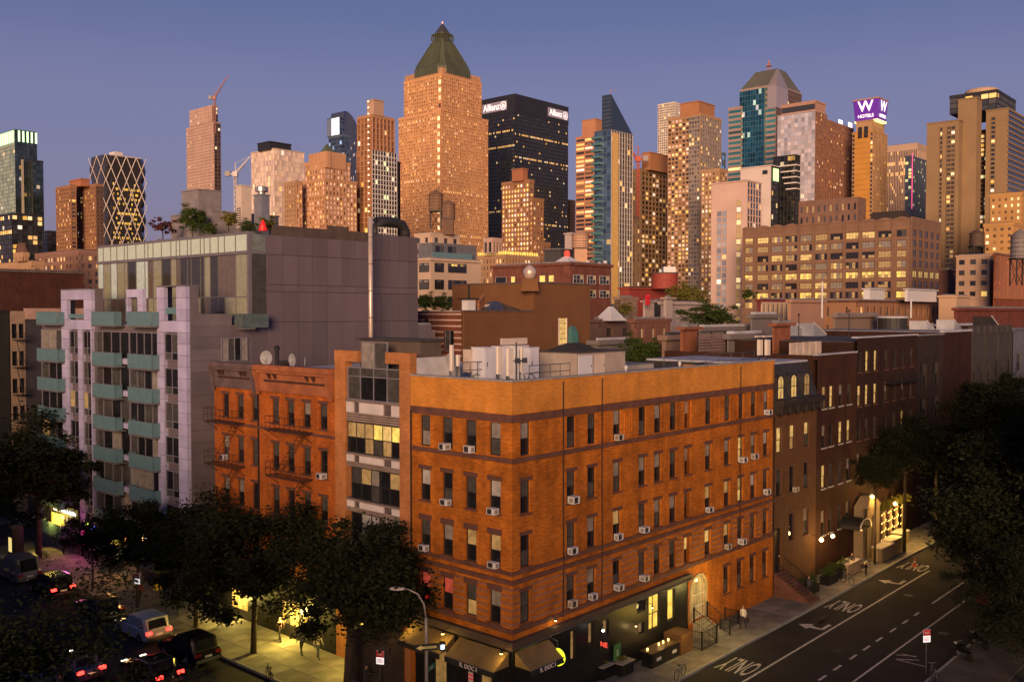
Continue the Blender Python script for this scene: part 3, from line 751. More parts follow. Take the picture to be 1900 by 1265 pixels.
for (yb, yt, kind) in bands:
    za, zb = zl(yb), zl(yt)
    L = p_in1 - p_in0 - .06
    if kind == 'tall':
        window(bb, 'A', (p_in0 + p_in1) / 2, za, L, zb - za, 'mid', ['mid', 'dark', 'dark', 'mid'], M('mauve_frame', (0.22, 0.20, 0.25), .5), None, None, cols=4, rows=2, split=.72, rec=.1, name='window_wall')
    elif kind == 'lit':
        window(bb, 'A', (p_in0 + p_in1) / 2, za, L, zb - za, ['dim', 'dim', 'dim', 'yellow', 'lit', 'yellow'], ['dark', 'dark', 'dim', 'mid', 'dim', 'dark'], FRAME_D, None, None, cols=6, rows=2, rec=.1, name='window_wall')
    elif kind == 'dark':
        window(bb, 'A', p_in0 + 1.05, za, 2.0, zb - za, ['dark', 'dim'], 'dark', FRAME_D, None, None, cols=2, rows=2, rec=.1, name='window_wall')
        window(bb, 'A', p_in1 - 1.85, za, 2.9, zb - za, ['mid', 'dim', 'blind'], ['dark', 'dark', 'mid'], FRAME_D, None, None, cols=3, rows=2, rec=.1, name='window_wall')
    else:
        window(bb, 'A', p_in0 + 1.05, za, 2.0, zb - za, ['blind', 'white'], 'mid', FRAME_D, None, None, cols=2, rows=1, rec=.1, name='window_wall')
        window(bb, 'A', p_in1 - 1.85, za, 2.9, zb - za, ['dark', 'white', 'white'], 'mid', FRAME_D, None, None, cols=3, rows=1, rec=.1, name='window_wall')
    # spandrel below the windows: sill, white panels, striped brick
    nz_ = {745: 787, 845: 872, 932: 957, 1012: 1040}[yb]
    z1, z0 = za, zl(nz_)
    MB().box(.10, p_in0 + .003, z0, .5, p_in1 - .003, z1).build('spandrel', STRIPE_D, bb)
    MB().box(-.06, p_in0 + .003, z1 - .12, .099, p_in1 - .003, z1 - .004).build('sill', M('sill_grey', (.22, .17, .15), .8), bb)
    hp = (z1 - z0) * .46
    for a, b in ((0.0, .15), (.30, .75), (.86, 1.0)):
        MB().box(-.01, p_in0 + .02 + a * L, z1 - .14 - hp, .098, p_in0 + .02 + b * L, z1 - .14).build('white_panel', WP, bb)
    nb = 4; zz0 = z0; zz1 = z1 - .16 - hp
    for k in range(nb):
        h_ = (zz1 - zz0) / nb
        MB().box(.02, p_in0 + .004, zz0 + k * h_ + h_ * .55, .099, p_in1 - .004, zz0 + (k + 1) * h_).build('pale_band', STRIPE_L, bb)
MB().box(.1, p_in0 + .003, 0, .5, p_in1 - .003, zl(1040)).build('shop_wall', STRIPE_D, bb)
# glazed penthouse
zp1 = on_t(690, 630, 2.0)[1]
MB().box(1.6, .9, 18.3, 3.4, BW - .6, zp1).build('penthouse', M('penthouse_brown', (.11, .078, .065), .8), bb)
MB().box(1.4, .7, zp1, 3.6, BW - .4, zp1 + .12).build('penthouse_roof', ROOF_DARK, bb)
window(bb, 'A', (pa + pb) / 2, ztop - 1.55, pb - pa - .1, zp1 - ztop + 1.5, ['blind', 'mid'], 'mid', M('mauve_frame', (0.22, 0.20, 0.25), .5), None, None, cols=2, rows=1, rec=.15, name='penthouse_window')

# ------------------------------------------------------------------ two orange tenements with fire escapes
TEN = brick('tenement_brick', (0.58, 0.155, 0.026), (0.48, 0.125, 0.021), stain=0.35)
T0, T1, T2 = B1, on_t(480, 800)[0], on_t(398, 800)[0]
RZ = [(14.7, 16.35), (11.5, 13.3), (8.4, 10.25), (5.3, 7.1)]
def fire_escape(par, s0, s1, zs):
    fe = MB()
    for z in zs:
        p = MB()
        n = 9
        for k in range(n): p.box(-1.05, s0 + (s1 - s0) * k / n, z, -.06, s0 + (s1 - s0) * k / n + .08, z + .03)
        p.box(-1.08, s0, z - .08, -1.03, s1, z - .001); p.box(-1.05, s0, z - .08, -.02, s0 + .05, z - .001); p.box(-1.05, s1 - .05, z - .08, -.02, s1, z - .001)
        pl = p.build('fire_escape', M('rusty_iron', (0.05, 0.022, 0.018), .7), par, 'stuff')
        r_ = MB()
        for h in (.45, .9):
            r_.box(-1.07, s0, z + h, -1.04, s1, z + h + .03)
            for e in (s0, s1 - .03): r_.box(-1.04, e, z + h, -.03, e + .03, z + h + .03)
        for k in range(8): r_.box(-1.068, s0 + (s1 - s0 - .03) * k / 7, z, -1.042, s0 + (s1 - s0 - .03) * k / 7 + .025, z + .9)
        put('railing', r_.mesh('railing', M('rusty_iron', (0.05, 0.022, 0.018))), pl)['kind'] = 'stuff'
        l = MB(); a = Vector((-.75, s0 + .4, z)); b = Vector((-.75, s1 - .7, z - 2.95))
        for e in (0, .4): l.tube([a + Vector((e, 0, 0)), b + Vector((e, 0, 0))], .028, 4)
        for k in range(1, 10): l.tube([a.lerp(b, k / 10), a.lerp(b, k / 10) + Vector((.4, 0, 0))], .018, 4)
        put('ladder', l.mesh('ladder', M('rusty_iron', (0.05, 0.022, 0.018))), pl)['kind'] = 'stuff'
        br = MB()
        for e in (s0 + .1, s1 - .1): br.tube([(-1.0, e, z - .05), (-.02, e, z - .75)], .025, 4)
        put('brace', br.mesh('brace', M('rusty_iron', (0.05, 0.022, 0.018))), pl)['kind'] = 'stuff'
CORN_D = M('cornice_bracket_dark', (.07, .03, .02), .7)
def tenement(label, s0, s1, cols, corn, fe):
    o = bld('tenement', label, 0, s0, 0, 'building', 'orange brick tenements')
    w = s1 - s0
    cs = [on_t(p, 780)[0] - s0 for p in cols]
    ops = [(c - .42, c + .42, a, b) for a, b in RZ for c in cs]
    m = MB(); wall(m, 'A', 0.01, w - .01, 0, 18.0, ops); m.build('wall', TEN, o)
    MB().box(.4, .02, .05, 21, w - .02, 17.7).build('interior', M('side_brick', (.20, .10, .07), .85), o)
    MB().box(.4, .02, 17.7, 21, w - .02, 17.95).build('roof', ROOF_WHITE, o)
    for r_, (a, b) in enumerate(RZ):
        for c in cs: window(o, 'A', c, a, .83, b - a, rnd.choice(['mid', 'dark', 'blind', 'mid']), rnd.choice(['dark', 'dark', 'mid']), FRAME_D, BROWNSTONE, BROWNSTONE, lint_h=.2)
    MB().box(-.05, .03, 0, -.004, w - .03, 4.3).build('shop_front', BLK, o)
    MB().box(-.06, .03, 14.15, -.002, w - .03, 14.35).build('string_course', BROWNSTONE, o)
    # bracketed cornice
    m = MB(); m.box(-.55, .05, 18.35, .2, w - .05, 18.7); m.box(-.4, .08, 18.15, .1, w - .08, 18.349); c_ = m.build('cornice', corn, o)
    MB().box(-.14, .06, 16.95, -.003, w - .06, 18.149).build('frieze', corn, o)
    MB().box(-.2, .08, 16.85, -.004, w - .08, 16.949).build('frieze_moulding', corn, o)
    dent = MB()
    for k in range(22): dent.box(-.26, .9 + (w - 1.8) * k / 22, 17.55, -.141, .9 + (w - 1.8) * (k + .55) / 22, 17.68)
    dent.build('dentil', CORN_D, c_, 'stuff')
    for e in (.07, w - .37):
        b_ = MB(); b_.ring([[(-.12, e, 16.6), (-.12, e + .3, 16.6), (-.24, e + .3, 16.6), (-.24, e, 16.6)], [(-.12, e, 17.5), (-.12, e + .3, 17.5), (-.34, e + .3, 17.5), (-.34, e, 17.5)], [(-.12, e, 18.3), (-.12, e + .3, 18.3), (-.62, e + .3, 18.3), (-.62, e, 18.3)]]); b_.build('console', corn, c_)
    for e in (.22, .30, .72, .80):
        b_ = MB(); b_.ring([[(-.142, w * e, 17.75), (-.142, w * e + .16, 17.75), (-.2, w * e + .16, 17.75), (-.2, w * e, 17.75)], [(-.142, w * e, 18.14), (-.142, w * e + .16, 18.14), (-.46, w * e + .16, 18.14), (-.46, w * e, 18.14)]]); b_.build('bracket', CORN_D, c_)
    fire_escape(o, fe[0] - s0, fe[1] - s0, [14.4, 11.3, 8.2])
    return o, cs
CORN_O = M('orange_cornice', (0.33, 0.11, 0.045), .7, .25); CORN_G = M('grey_cornice', (0.13, 0.085, 0.085), .7, .25)
tr, csr = tenement('orange brick tenement with orange bracketed cornice next to the pier building', T0, T1, (600, 569, 539, 511), CORN_O, (on_t(581, 800)[0], on_t(516, 800)[0]))
tl, csl = tenement('orange brick tenement with dark grey bracketed cornice next to the grey apartment block', T1, T2, (473, 446, 419), CORN_G, (on_t(455, 800)[0], on_t(402, 800)[0]))
MB().box(-.05, -.08, 5, -.002, .08, 17).build('drain_pipe', IRON, tl)
air_con('A', csr[0] + T0, 11.5, 'white air conditioner in the tenement window nearest the pier building, second row')
air_con('A', csl[2] + T1, 11.5, 'white air conditioner on the grey corniced tenement behind the fire escape, second row')
# tenement roof clutter
for k, (px, r_, lab) in enumerate(((494, .55, 'tall grey satellite dish beside the black stovepipe on the tenement roof'), (542, .5, 'tilted grey satellite dish in the middle of the tenement roof'), (566, .42, 'small grey satellite dish nearest the pier building roof'))):
    s_ = on_t(px, 690, 3.0)[0]; dish(lab, W(3.0, s_, 18.0), r_, GA + R(-70 - 25 * k), group='dishes on the tenement roof')
s_ = on_t(514, 690, 3.4)[0]
o = bld('stovepipe', 'tall black chimney pipe with a cap on the tenement roof', 3.4, s_, 17.95, 'chimney'); MB().lathe([(.16, 0), (.16, 1.6)], n=8).build('flue', IRON, o); MB().lathe([(.24, 1.6), (.24, 1.75), (.1, 1.9)], n=8).build('cap', IRON, o)
s_ = on_t(529, 690, 3.4)[0]
o = bld('roof_ventilator', 'squat black ventilator hood on the tenement roof', 3.4, s_, 17.95, 'vent'); MB().lathe([(.2, 0), (.2, .3)], n=8).build('neck', IRON, o); MB().lathe([(.25, .3), (.42, .6), (.42, .8)], n=8).build('hood', IRON, o)

# ------------------------------------------------------------------ grey apartment block with teal balconies
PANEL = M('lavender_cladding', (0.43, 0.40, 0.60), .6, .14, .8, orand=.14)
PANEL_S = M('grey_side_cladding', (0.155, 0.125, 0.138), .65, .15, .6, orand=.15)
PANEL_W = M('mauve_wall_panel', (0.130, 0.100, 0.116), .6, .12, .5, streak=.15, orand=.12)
JOINT = M('panel_joint', (0.05, 0.042, 0.046), .8)
TEAL = G('teal_frosted_glass', (0.12, 0.215, 0.25), .28, ior=1.5, vr=.07)
ALU = M('mauve_aluminium', (0.20, 0.18, 0.20), .45, .08, metal=.3)
GA0 = on_t(346, 700)[0]; GA1 = 61.2
gb = bld('grey_apartment_block', 'grey apartment block with teal glass balconies and a glazed penthouse', 0, GA0)
GW = GA1 - GA0; FP = 2.72; TERR = 21.3; GTOP = on_t(345, 531)[1]
def sy(px, py=700): return on_t(px, py)[0] - GA0
zones = {'P2': (0.0, sy(292)), 'B2': (sy(292), sy(236)), 'B1': (sy(236), sy(171)), 'P1': (sy(171), sy(115)), 'B0': (sy(115), GW)}
LEVELS_ = [18.9 - FP * k for k in range(7)]     # tops of balcony fronts below the terrace
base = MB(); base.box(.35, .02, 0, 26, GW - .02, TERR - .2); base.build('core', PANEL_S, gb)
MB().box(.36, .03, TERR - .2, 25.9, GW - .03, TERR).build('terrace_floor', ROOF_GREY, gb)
# front piers and window bays: clad course by course
def clad(par, face, a0, a1, z0, z1, ops, d0, d1, h, mat, name='cladding_panel', nmax=3.2):
    rows = max(1, round((z1 - z0) / h)); hh = (z1 - z0) / rows
    for r_ in range(rows):
        za, zb = z0 + r_ * hh + .012, z0 + (r_ + 1) * hh - .012
        cuts = [(a0, a1)]
        for p, q, r0, r1 in ops:
            if r1 <= za + .02 or r0 >= zb - .02: continue
            new = []
            for a, b in cuts:
                if q <= a or p >= b: new.append((a, b)); continue
                if p - a > .04: new.append((a, p))
                if b - q > .04: new.append((q, b))
            cuts = new
        for a, b in cuts:
            n = max(1, math.ceil((b - a) / nmax))
            for k in range(n):
                pa_, pb_ = a + (b - a) * k / n + .008, a + (b - a) * (k + 1) / n - .008
                mb = MB(); fbox(mb, face, pa_, pb_, za, zb, d0, d1); mb.build(name, mat, par)
MAUVE_F = M('mauve_frame', (0.22, 0.20, 0.25), .5)
LV = [21.0 - FP * (k + 1) for k in range(7)]     # storey floors
for zn in ('P2', 'P1'):
    a0, a1 = zones[zn]
    ops = []
    for k, zf in enumerate(LV):
        wins = ([(sy(329), sy(304))] if zn == 'P2' else [(sy(145), sy(128)), (sy(171) + .25, sy(153))])
        if zn == 'P2': wins = [(sy(330), sy(304))]
        for p, q in [sorted(x) for x in wins]: ops.append((p, q, zf + .25, zf + 2.35))
    top_ops = [(a0 + (a1 - a0) * .32, a0 + (a1 - a0) * .74, TERR + .9, TERR + 2.2)] if zn == 'P2' else [(a0 + (a1 - a0) * .24, a0 + (a1 - a0) * .8, TERR + .5, TERR + 1.9)]
    clad(gb, 'A', a0 + .01, a1 - .01, LV[-1], GTOP, ops + top_ops, 0.0, .34, .90, PANEL)
    MB().box(-.04, a0, GTOP, 1.2, a1, GTOP + .1).build('frame_coping', ALU, gb)
    MB().box(.34, a0 + .02, TERR, 1.1, a0 + .5, GTOP).build('terrace_pier', PANEL_S, gb); MB().box(.34, a1 - .5, TERR, 1.1, a1 - .02, GTOP).build('terrace_pier', PANEL_S, gb)
    for i, (p, q, z0, z1) in enumerate(ops):
        mats = rnd.choice([['dark', 'mid'], ['mid', 'dark'], ['dark', 'dark'], ['mid', 'mid']])
        if zn == 'P1' and i in (5, 4): mats = ['dim', 'mid']
        window(gb, 'A', (p + q) / 2, z0, q - p - .02, z1 - z0, mats, ['mid', 'dark'], MAUVE_F, None, None, cols=2, rows=2, split=.28, rec=.1)
    for p, q, z0, z1 in top_ops: MB().box(.12, p, z0, .16, q, z0 + (.35 if zn == 'P1' else .5)).build('terrace_glass', TEAL, gb)
a0, a1 = zones['B2']
clad(gb, 'A', a0 + (a1 - a0) * .45, a1 - .02, TERR + .9, GTOP - .1, [(a0 + (a1 - a0) * .62, a0 + (a1 - a0) * .95, TERR + .9, TERR + 2.1)], 0.003, .33, .8, PANEL)
# recessed balcony bays: floor-to-ceiling sliding glass, slab, frosted balcony
def balcony(zn, a0, a1, ztop, h=1.12, proj=.65):
    o = MB(); o.box(-proj, a0, ztop - h - .14, .34, a1, ztop - h - .002)
    b = o.build('balcony', M('balcony_slab', (.13, .115, .12), .8), gb)
    n = 2
    for k in range(n): put('glass_panel', MB().box(-proj - .02, a0 + (a1 - a0) * k / n + .015, ztop - h, -proj + .01, a0 + (a1 - a0) * (k + 1) / n - .015, ztop).mesh('glass_panel', TEAL), b)
    put('glass_panel', MB().box(-proj + .03, a0 - .02, ztop - h, -.02, a0 + .01, ztop).mesh('glass_panel', TEAL), b)
    put('glass_panel', MB().box(-proj + .03, a1 - .01, ztop - h, -.02, a1 + .02, ztop).mesh('glass_panel', TEAL), b)
    put('hand_rail', MB().box(-proj - .04, a0 - .03, ztop, -proj + .02, a1 + .03, ztop + .04).mesh('hand_rail', ALU), b)
for zn, (a0, a1) in (('B2', zones['B2']), ('B1', zones['B1']), ('B0', zones['B0'])):
    for k, zt in enumerate([22.35] + LEVELS_[:7]):
        aa, bb_ = [on_t(q, 700, -.65)[0] - GA0 for q in {'B2': (282, 237), 'B1': (213, 171), 'B0': (108, 69)}[zn]]
        balcony(zn, aa, bb_, zt)
    for k, zf in enumerate(LV[:7]):
        n = 4 if zn != 'B0' else 3
        mats = [rnd.choice(['dark', 'mid', 'blind', 'dark', 'mid', 'dark']) for _ in range(n)]
        if zn == 'B1' and k == 6: mats = ['yellow'] * n
        if zn == 'B0' and k == 3: mats = ['dim', 'blind', 'dark']
        window(gb, 'A', (a0 + a1) / 2, zf + .12, a1 - a0 - .04, FP - .45, mats, 'mid', MAUVE_F, None, None, cols=n, rows=1, rec=.2, name='sliding_door')
        MB().box(.06, a0 + .004, zf - .33, .345, a1 - .004, zf + .11).build('floor_band', PANEL, gb)
# street-level shop fronts
zS = LV[-1]
MB().box(.05, .05, 0, .34, GW - .05, zS).build('shop_wall', M('shop_grey', (.16, .14, .15), .8), gb)
# right-hand side wall: dark courses below, big panels above
SIDE = 0.0
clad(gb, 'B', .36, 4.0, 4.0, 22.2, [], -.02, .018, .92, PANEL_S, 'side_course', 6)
W1d = on_s(462.5, 560, GA0)[0]; W2d = on_s(775, 560, GA0)[0]; Wm = on_s(687, 560, GA0)[0]
zPH = on_s(462.5, 432, GA0)[1]
ph = MB(); ph.box(W1d + .3, .05, TERR, W2d - .05, GW - .6, zPH - .25); ph.build('penthouse_core', PANEL_W, gb)
zs_ = [12.0] + [on_s(500, y, GA0)[1] for y in (598, 541, 528, 472, 436)]
xs_ = [on_s(p, 560, GA0)[0] for p in (494, 525, 553, 580, 607, 634, 660, 687)]
x0c = on_s(412, 640, GA0)[0]
edges = xs_ + [xs_[-1] + (W2d - xs_[-1]) * k / 5 for k in (1, 2, 3, 4, 5)]
for i in range(len(edges) - 1):
    for j in range(len(zs_) - 1):
        ztop_ = zs_[j + 1] + (.75 if (j == len(zs_) - 2 and edges[i] >= xs_[-1] - .01) else 0)
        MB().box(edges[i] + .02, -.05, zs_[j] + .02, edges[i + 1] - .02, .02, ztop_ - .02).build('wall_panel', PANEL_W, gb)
MB().box(xs_[0] + .01, .021, 12.0, W2d - .01, .4, zs_[-1] - .03).build('wall_backing', JOINT, gb)
MB().box(xs_[-1] + .01, .022, zs_[-1] - .03, W2d - .01, .4, zs_[-1] + .7).build('wall_backing', JOINT, gb)
for (a, b) in ((W1d + .3, xs_[0]),):           # corner strip: pale pane on top, dark tall panes, mauve panels below
    MB().box(a, -.03, zs_[4] + .25, b - .03, .03, zs_[5] - .02).build('frosted_pane', G('frosted_pale', (.16, .18, .16), .3), gb)
    MB().box(a, -.03, zs_[2] + .05, b - .03, .03, zs_[4] - .02).build('dark_pane', G('tall_dark_pane', (.05, .048, .035), .08), gb)
    MB().box(a, -.03, zs_[1] + .05, b - .03, .03, zs_[2] - .0).build('dark_pane', G('tall_dark_pane', (.05, .048, .035), .08), gb)
    MB().box(a, -.028, zs_[4], b - .03, .03, zs_[4] + .24).build('slab_edge', ALU, gb)
    MB().box(a, -.03, 12, b - .01, .03, zs_[1]).build('wall_panel', PANEL_W, gb)
MB().box(4.02, -.03, 10, W1d + .29, .03, TERR).build('wall_panel', PANEL_S, gb)
window(gb, 'B', (on_s(410, 650, GA0)[0] + on_s(458, 650, GA0)[0]) / 2, 18.4, on_s(458, 650, GA0)[0] - on_s(410, 650, GA0)[0], 1.9, ['blind', 'mid', 'dark', 'blind'], 'mid', MAUVE_F, None, None, cols=4, rows=1, rec=-.12, name='window')
# penthouse glass front: irregular panes between aluminium mullions
zA0, zA1, zB0 = zs_[4] + .25, zs_[5] - .02, zs_[2] - .4
GREENP = G('pale_green_spandrel_glass', (.50, .60, .52), .22, vr=.05); MB()
TALLP = [G('tall_pane_olive', (.27, .27, .19), .06, vr=.12), G('tall_pane_brown', (.13, .10, .08), .06, vr=.12), G('tall_pane_sky', (.48, .60, .60), .1, vr=.12), G('tall_pane_dark', (.04, .038, .035), .06, vr=.12), G('tall_pane_olive', (.27, .27, .19), .06, vr=.12)]  # the sky pane carries reflected sky in its base colour
y = 0.3; PHs1 = on_t(181, 470, W1d)[0] - GA0
MB().box(W1d + .02, .05, zA1, W1d + .5, PHs1, zA1 + .22).build('roof_edge', ALU, gb)
MB().box(W1d - .12, .05, zA0 - .27, W1d + .3, PHs1, zA0 - .02).build('floor_edge', ALU, gb)
MB().box(W1d - .02, .04, TERR, W1d + .28, .28, zA1).build('corner_post', ALU, gb)
while y < PHs1 - .3:
    w_ = min(rnd.choice((.62, .95, .95, 1.3, 1.55, 1.7)), PHs1 - y)
    MB().box(W1d + .06, y + .03, zA0, W1d + .1, y + w_ - .03, zA1 - .01).build('spandrel_pane', GREENP, gb)
    zc = TERR + 2.3
    MB().box(W1d + .06, y + .03, zc + .04, W1d + .1, y + w_ - .03, zA0 - .28).build('tall_pane', rnd.choice(TALLP), gb)
    MB().box(W1d + .06, y + .03, TERR + .1, W1d + .1, y + w_ - .03, zc - .04).build('low_pane', rnd.choice(TALLP), gb)
    MB().box(W1d, y + w_ - .03, TERR, W1d + .12, y + w_ + .03, zA1 - .003).build('mullion', ALU, gb)
    MB().box(W1d + .01, y + .03, zc - .038, W1d + .11, y + w_ - .031, zc + .038).build('transom', ALU, gb)
    y += w_
# projecting terrace balcony beside the glass corner
s_a, z_a = on_t(448, 582, W1d - 1.0); s_b, z_b = on_t(382, 610, W1d - 1.0); s_a -= GA0; s_b -= GA0
b = MB().box(W1d - 1.2, -.9, z_b, W1d - .02, s_b, z_b + .15).build('balcony', M('balcony_slab', (.13, .115, .12)), gb)
DKG = G('smoked_balcony_glass', (.09, .12, .12), .2)
put('glass_panel', MB().box(W1d - 1.22, -.9, z_b + .16, W1d - 1.18, s_b, z_a).mesh('glass_panel', DKG), b); put('glass_panel', MB().box(W1d - 1.17, -.94, z_b + .16, W1d + 1.2, -.9, z_a).mesh('glass_panel', DKG), b)
# roof garden of the penthouse
RZ_ = zPH - .02
def rloc(px, py, t):                            # on the roof at a given setback t
    return on_t(px, py, t)
o = bld('roof_fence', 'dark wooden slat fence along the grey apartment roof', W1d + 2.6, GA0 + .5, RZ_ - .3, 'fence')
xx = 0.0; WOODF = M('roof_fence_wood', (.085, .06, .055), .8)
for k in range(44):
    MB().box(xx, 0, 0, xx + .24, .04, 1.15 + (.35 if k > 20 and k < 30 else 0)).build('slat', WOODF, o); xx += .27
MB().box(0, .041, .9, xx, .08, 1.0).build('rail', WOODF, o)
GREYB = M('rooftop_grey', (.22, .19, .20), .7)
def rbox(name, label, cat, xl, xc, xr, yt, D, mat, zb, cap=None, group=None):
    P = at(xc, yt, D); t, s = TS(P); o = bld(name, label, t, s, zb, cat, group)
    rl, rr = ray(xl, yt)[0], ray(xr, yt)[0]; x, yy = P.x, P.y
    S = (x - rl * yy) / (-V.x + V.y * rl); T = (rr * yy - x) / (U.x - U.y * rr)
    h = P.z - zb
    MB().box(0, 0, 0, T, S, h).build('body', mat, o); MB().box(-.08, -.08, h, T + .08, S + .08, h + .1).build('top', cap or mat, o)
    return o, T, S, h
rbox('roof_house', 'tall grey mechanical house on the grey apartment roof', 'roof house', 337, 368, 410, 352, 90, GREYB, RZ_ - .3)
rbox('roof_house', 'long low grey mechanical house behind the roof fence', 'roof house', 317, 393, 517, 392, 89, GREYB, RZ_ - .3)
o, T, S, h = rbox('cooling_unit', 'tan cooling tower on the grey apartment roof', 'cooling tower', 438, 448, 466, 345, 89, BEIGE, RZ_ + 1.4)
m = MB()
for k in range(8): m.box(-.05, .1, .25 + k * .22, -.001, S - .1, .34 + k * .22)
m.build('louvre', STEEL, o, 'stuff')
o, T, S, h = rbox('exhaust_unit', 'grey exhaust box with a round turbine cap on the apartment roof', 'vent', 471, 485, 500, 362, 88, M('galvanised', (.30, .30, .32), .4, metal=.5), RZ_ + .2)
MB().lathe([(.35, h + .1), (.35, h + .35), (.6, h + .4), (.6, h + .8), (.3, h + .9)], T / 2, S / 2, 12).build('turbine', M('galvanised', (.30, .30, .32)), o)
o = bld('steel_flue', 'tall shiny steel flue pipe in front of the grey wall', *TS(at(688, 600, 85.5)), 14, 'flue')
MB().lathe([(.20, 0), (.20, on_s(688, 405, GA0 - .6)[1] - 14)], n=14).build('pipe', M('bright_steel', (.66, .52, .44), .38, metal=.45), o, smooth=True)
for k in range(6): MB().lathe([(.235, 3 + k * 2.4), (.235, 3.07 + k * 2.4)], n=14).build('joint_band', STEEL, o)
zt = on_s(720, 405, GA0)[1]
o = bld('black_duct', 'fat black bent duct on top of the grey wall', on_s(692, 430, GA0 + 1.2)[0], GA0 + 1.2, zs_[-1] + .4, 'duct')
hh = zt - zs_[-1] - .7; DL = on_s(752, 430, GA0 + 1.2)[0] - on_s(692, 430, GA0 + 1.2)[0]
MB().tube([(0, 0, -.2), (0, 0, hh * .7), (.5, 0, hh), (1.4, 0, hh + .1), (DL - 1.2, 0, hh + .1), (DL - .4, 0, hh - .1), (DL, 0, hh * .6), (DL, 0, -.2)], .48, 12).build('duct', M('black_duct_metal', (.03, .028, .03), .5), o, smooth=True)
for x in (0, DL): MB().lathe([(.6, -.25), (.6, -.1)], x, 0, 12).build('flange', STEEL, o)
# far side of the side street
TAN = M('tan_stucco', (.30, .21, .15), .85); NAVY = M('navy_wall', (.045, .04, .05), .85); DKRED = brick('dark_red_brick', (.10, .035, .025), (.08, .028, .022), stain=.3)
o = bld('tan_tenement', 'tan tenement with fire escape far across the side street', on_s(20, 700, 76)[0], 76, 0)
w = on_s(48, 700, 76)[0] - on_s(20, 700, 76)[0]; hT = on_s(34, 577, 76)[1]
opsT = [(w * a, w * a + .55, hT - 1.4 - 3.0 * k - 1.6, hT - 1.4 - 3.0 * k) for k in range(6) for a in (.12, .58)]
m = MB(); wall(m, 'B', 0, w, 0, hT, opsT); m.box(0, .4, 0, w, 14, hT - .1); m.build('wall', TAN, o)
for p, q, a, b_ in opsT: window(o, 'B', (p + q) / 2, a, q - p, b_ - a, 'dark', 'dark', FRAME_D, None, None)
for k in range(5):
    z = hT - 3.2 - 3.0 * k; pl = MB().box(.2, -.9, z, w - .2, -.02, z + .06).build('fire_escape', IRON, o)
    r_ = MB(); r_.box(.2, -.9, z + .8, w - .2, -.87, z + .84)
    for q in range(7): r_.box(.2 + (w - .43) * q / 6, -.9, z + .06, .23 + (w - .43) * q / 6, -.87, z + .8)
    put('railing', r_.mesh('railing', IRON), pl)['kind'] = 'stuff'
    put('ladder', MB().tube([(.5, -.5, z), (w - .5, -.5, z - 2.9)], .05, 4).mesh('ladder', IRON), pl)
o = bld('navy_building', 'dark navy blank wall beside the tan tenement across the side street', on_s(48.5, 700, 76)[0], 76, 0)
MB().box(0, 0, 0, 22, 14, on_s(60, 592, 76)[1]).build('wall', NAVY, o); MB().box(-.0, -.1, on_s(60, 592, 76)[1], 22, .4, on_s(60, 592, 76)[1] + 1.2).build('parapet', M('salmon_parapet', (.42, .26, .22), .8), o)
o = bld('dark_brick_building', 'large dark red brick block behind the tan tenement', *TS(at(100, 510, 128)), 0)
MB().box(-40, 0, 0, 4, 30, at(100, 507, 128).z).build('wall', DKRED, o); MB().box(-40.2, -.2, at(100, 507, 128).z, 4.2, 30, at(100, 507, 128).z + .4).build('coping', STRIPE_D, o)
o = bld('black_building', 'unlit black building at the left edge beside the tan tenement', on_s(20, 700, 76)[0] - 14, 76, 0)
MB().box(0, 0, 0, 13.9, 14, at(10, 580, 108).z).build('wall', M('soot_black', (.02, .018, .018), .9), o); MB().box(-.1, -.1, at(10, 580, 108).z, 13.9, 14, at(10, 580, 108).z + .3).build('cornice', IRON, o)
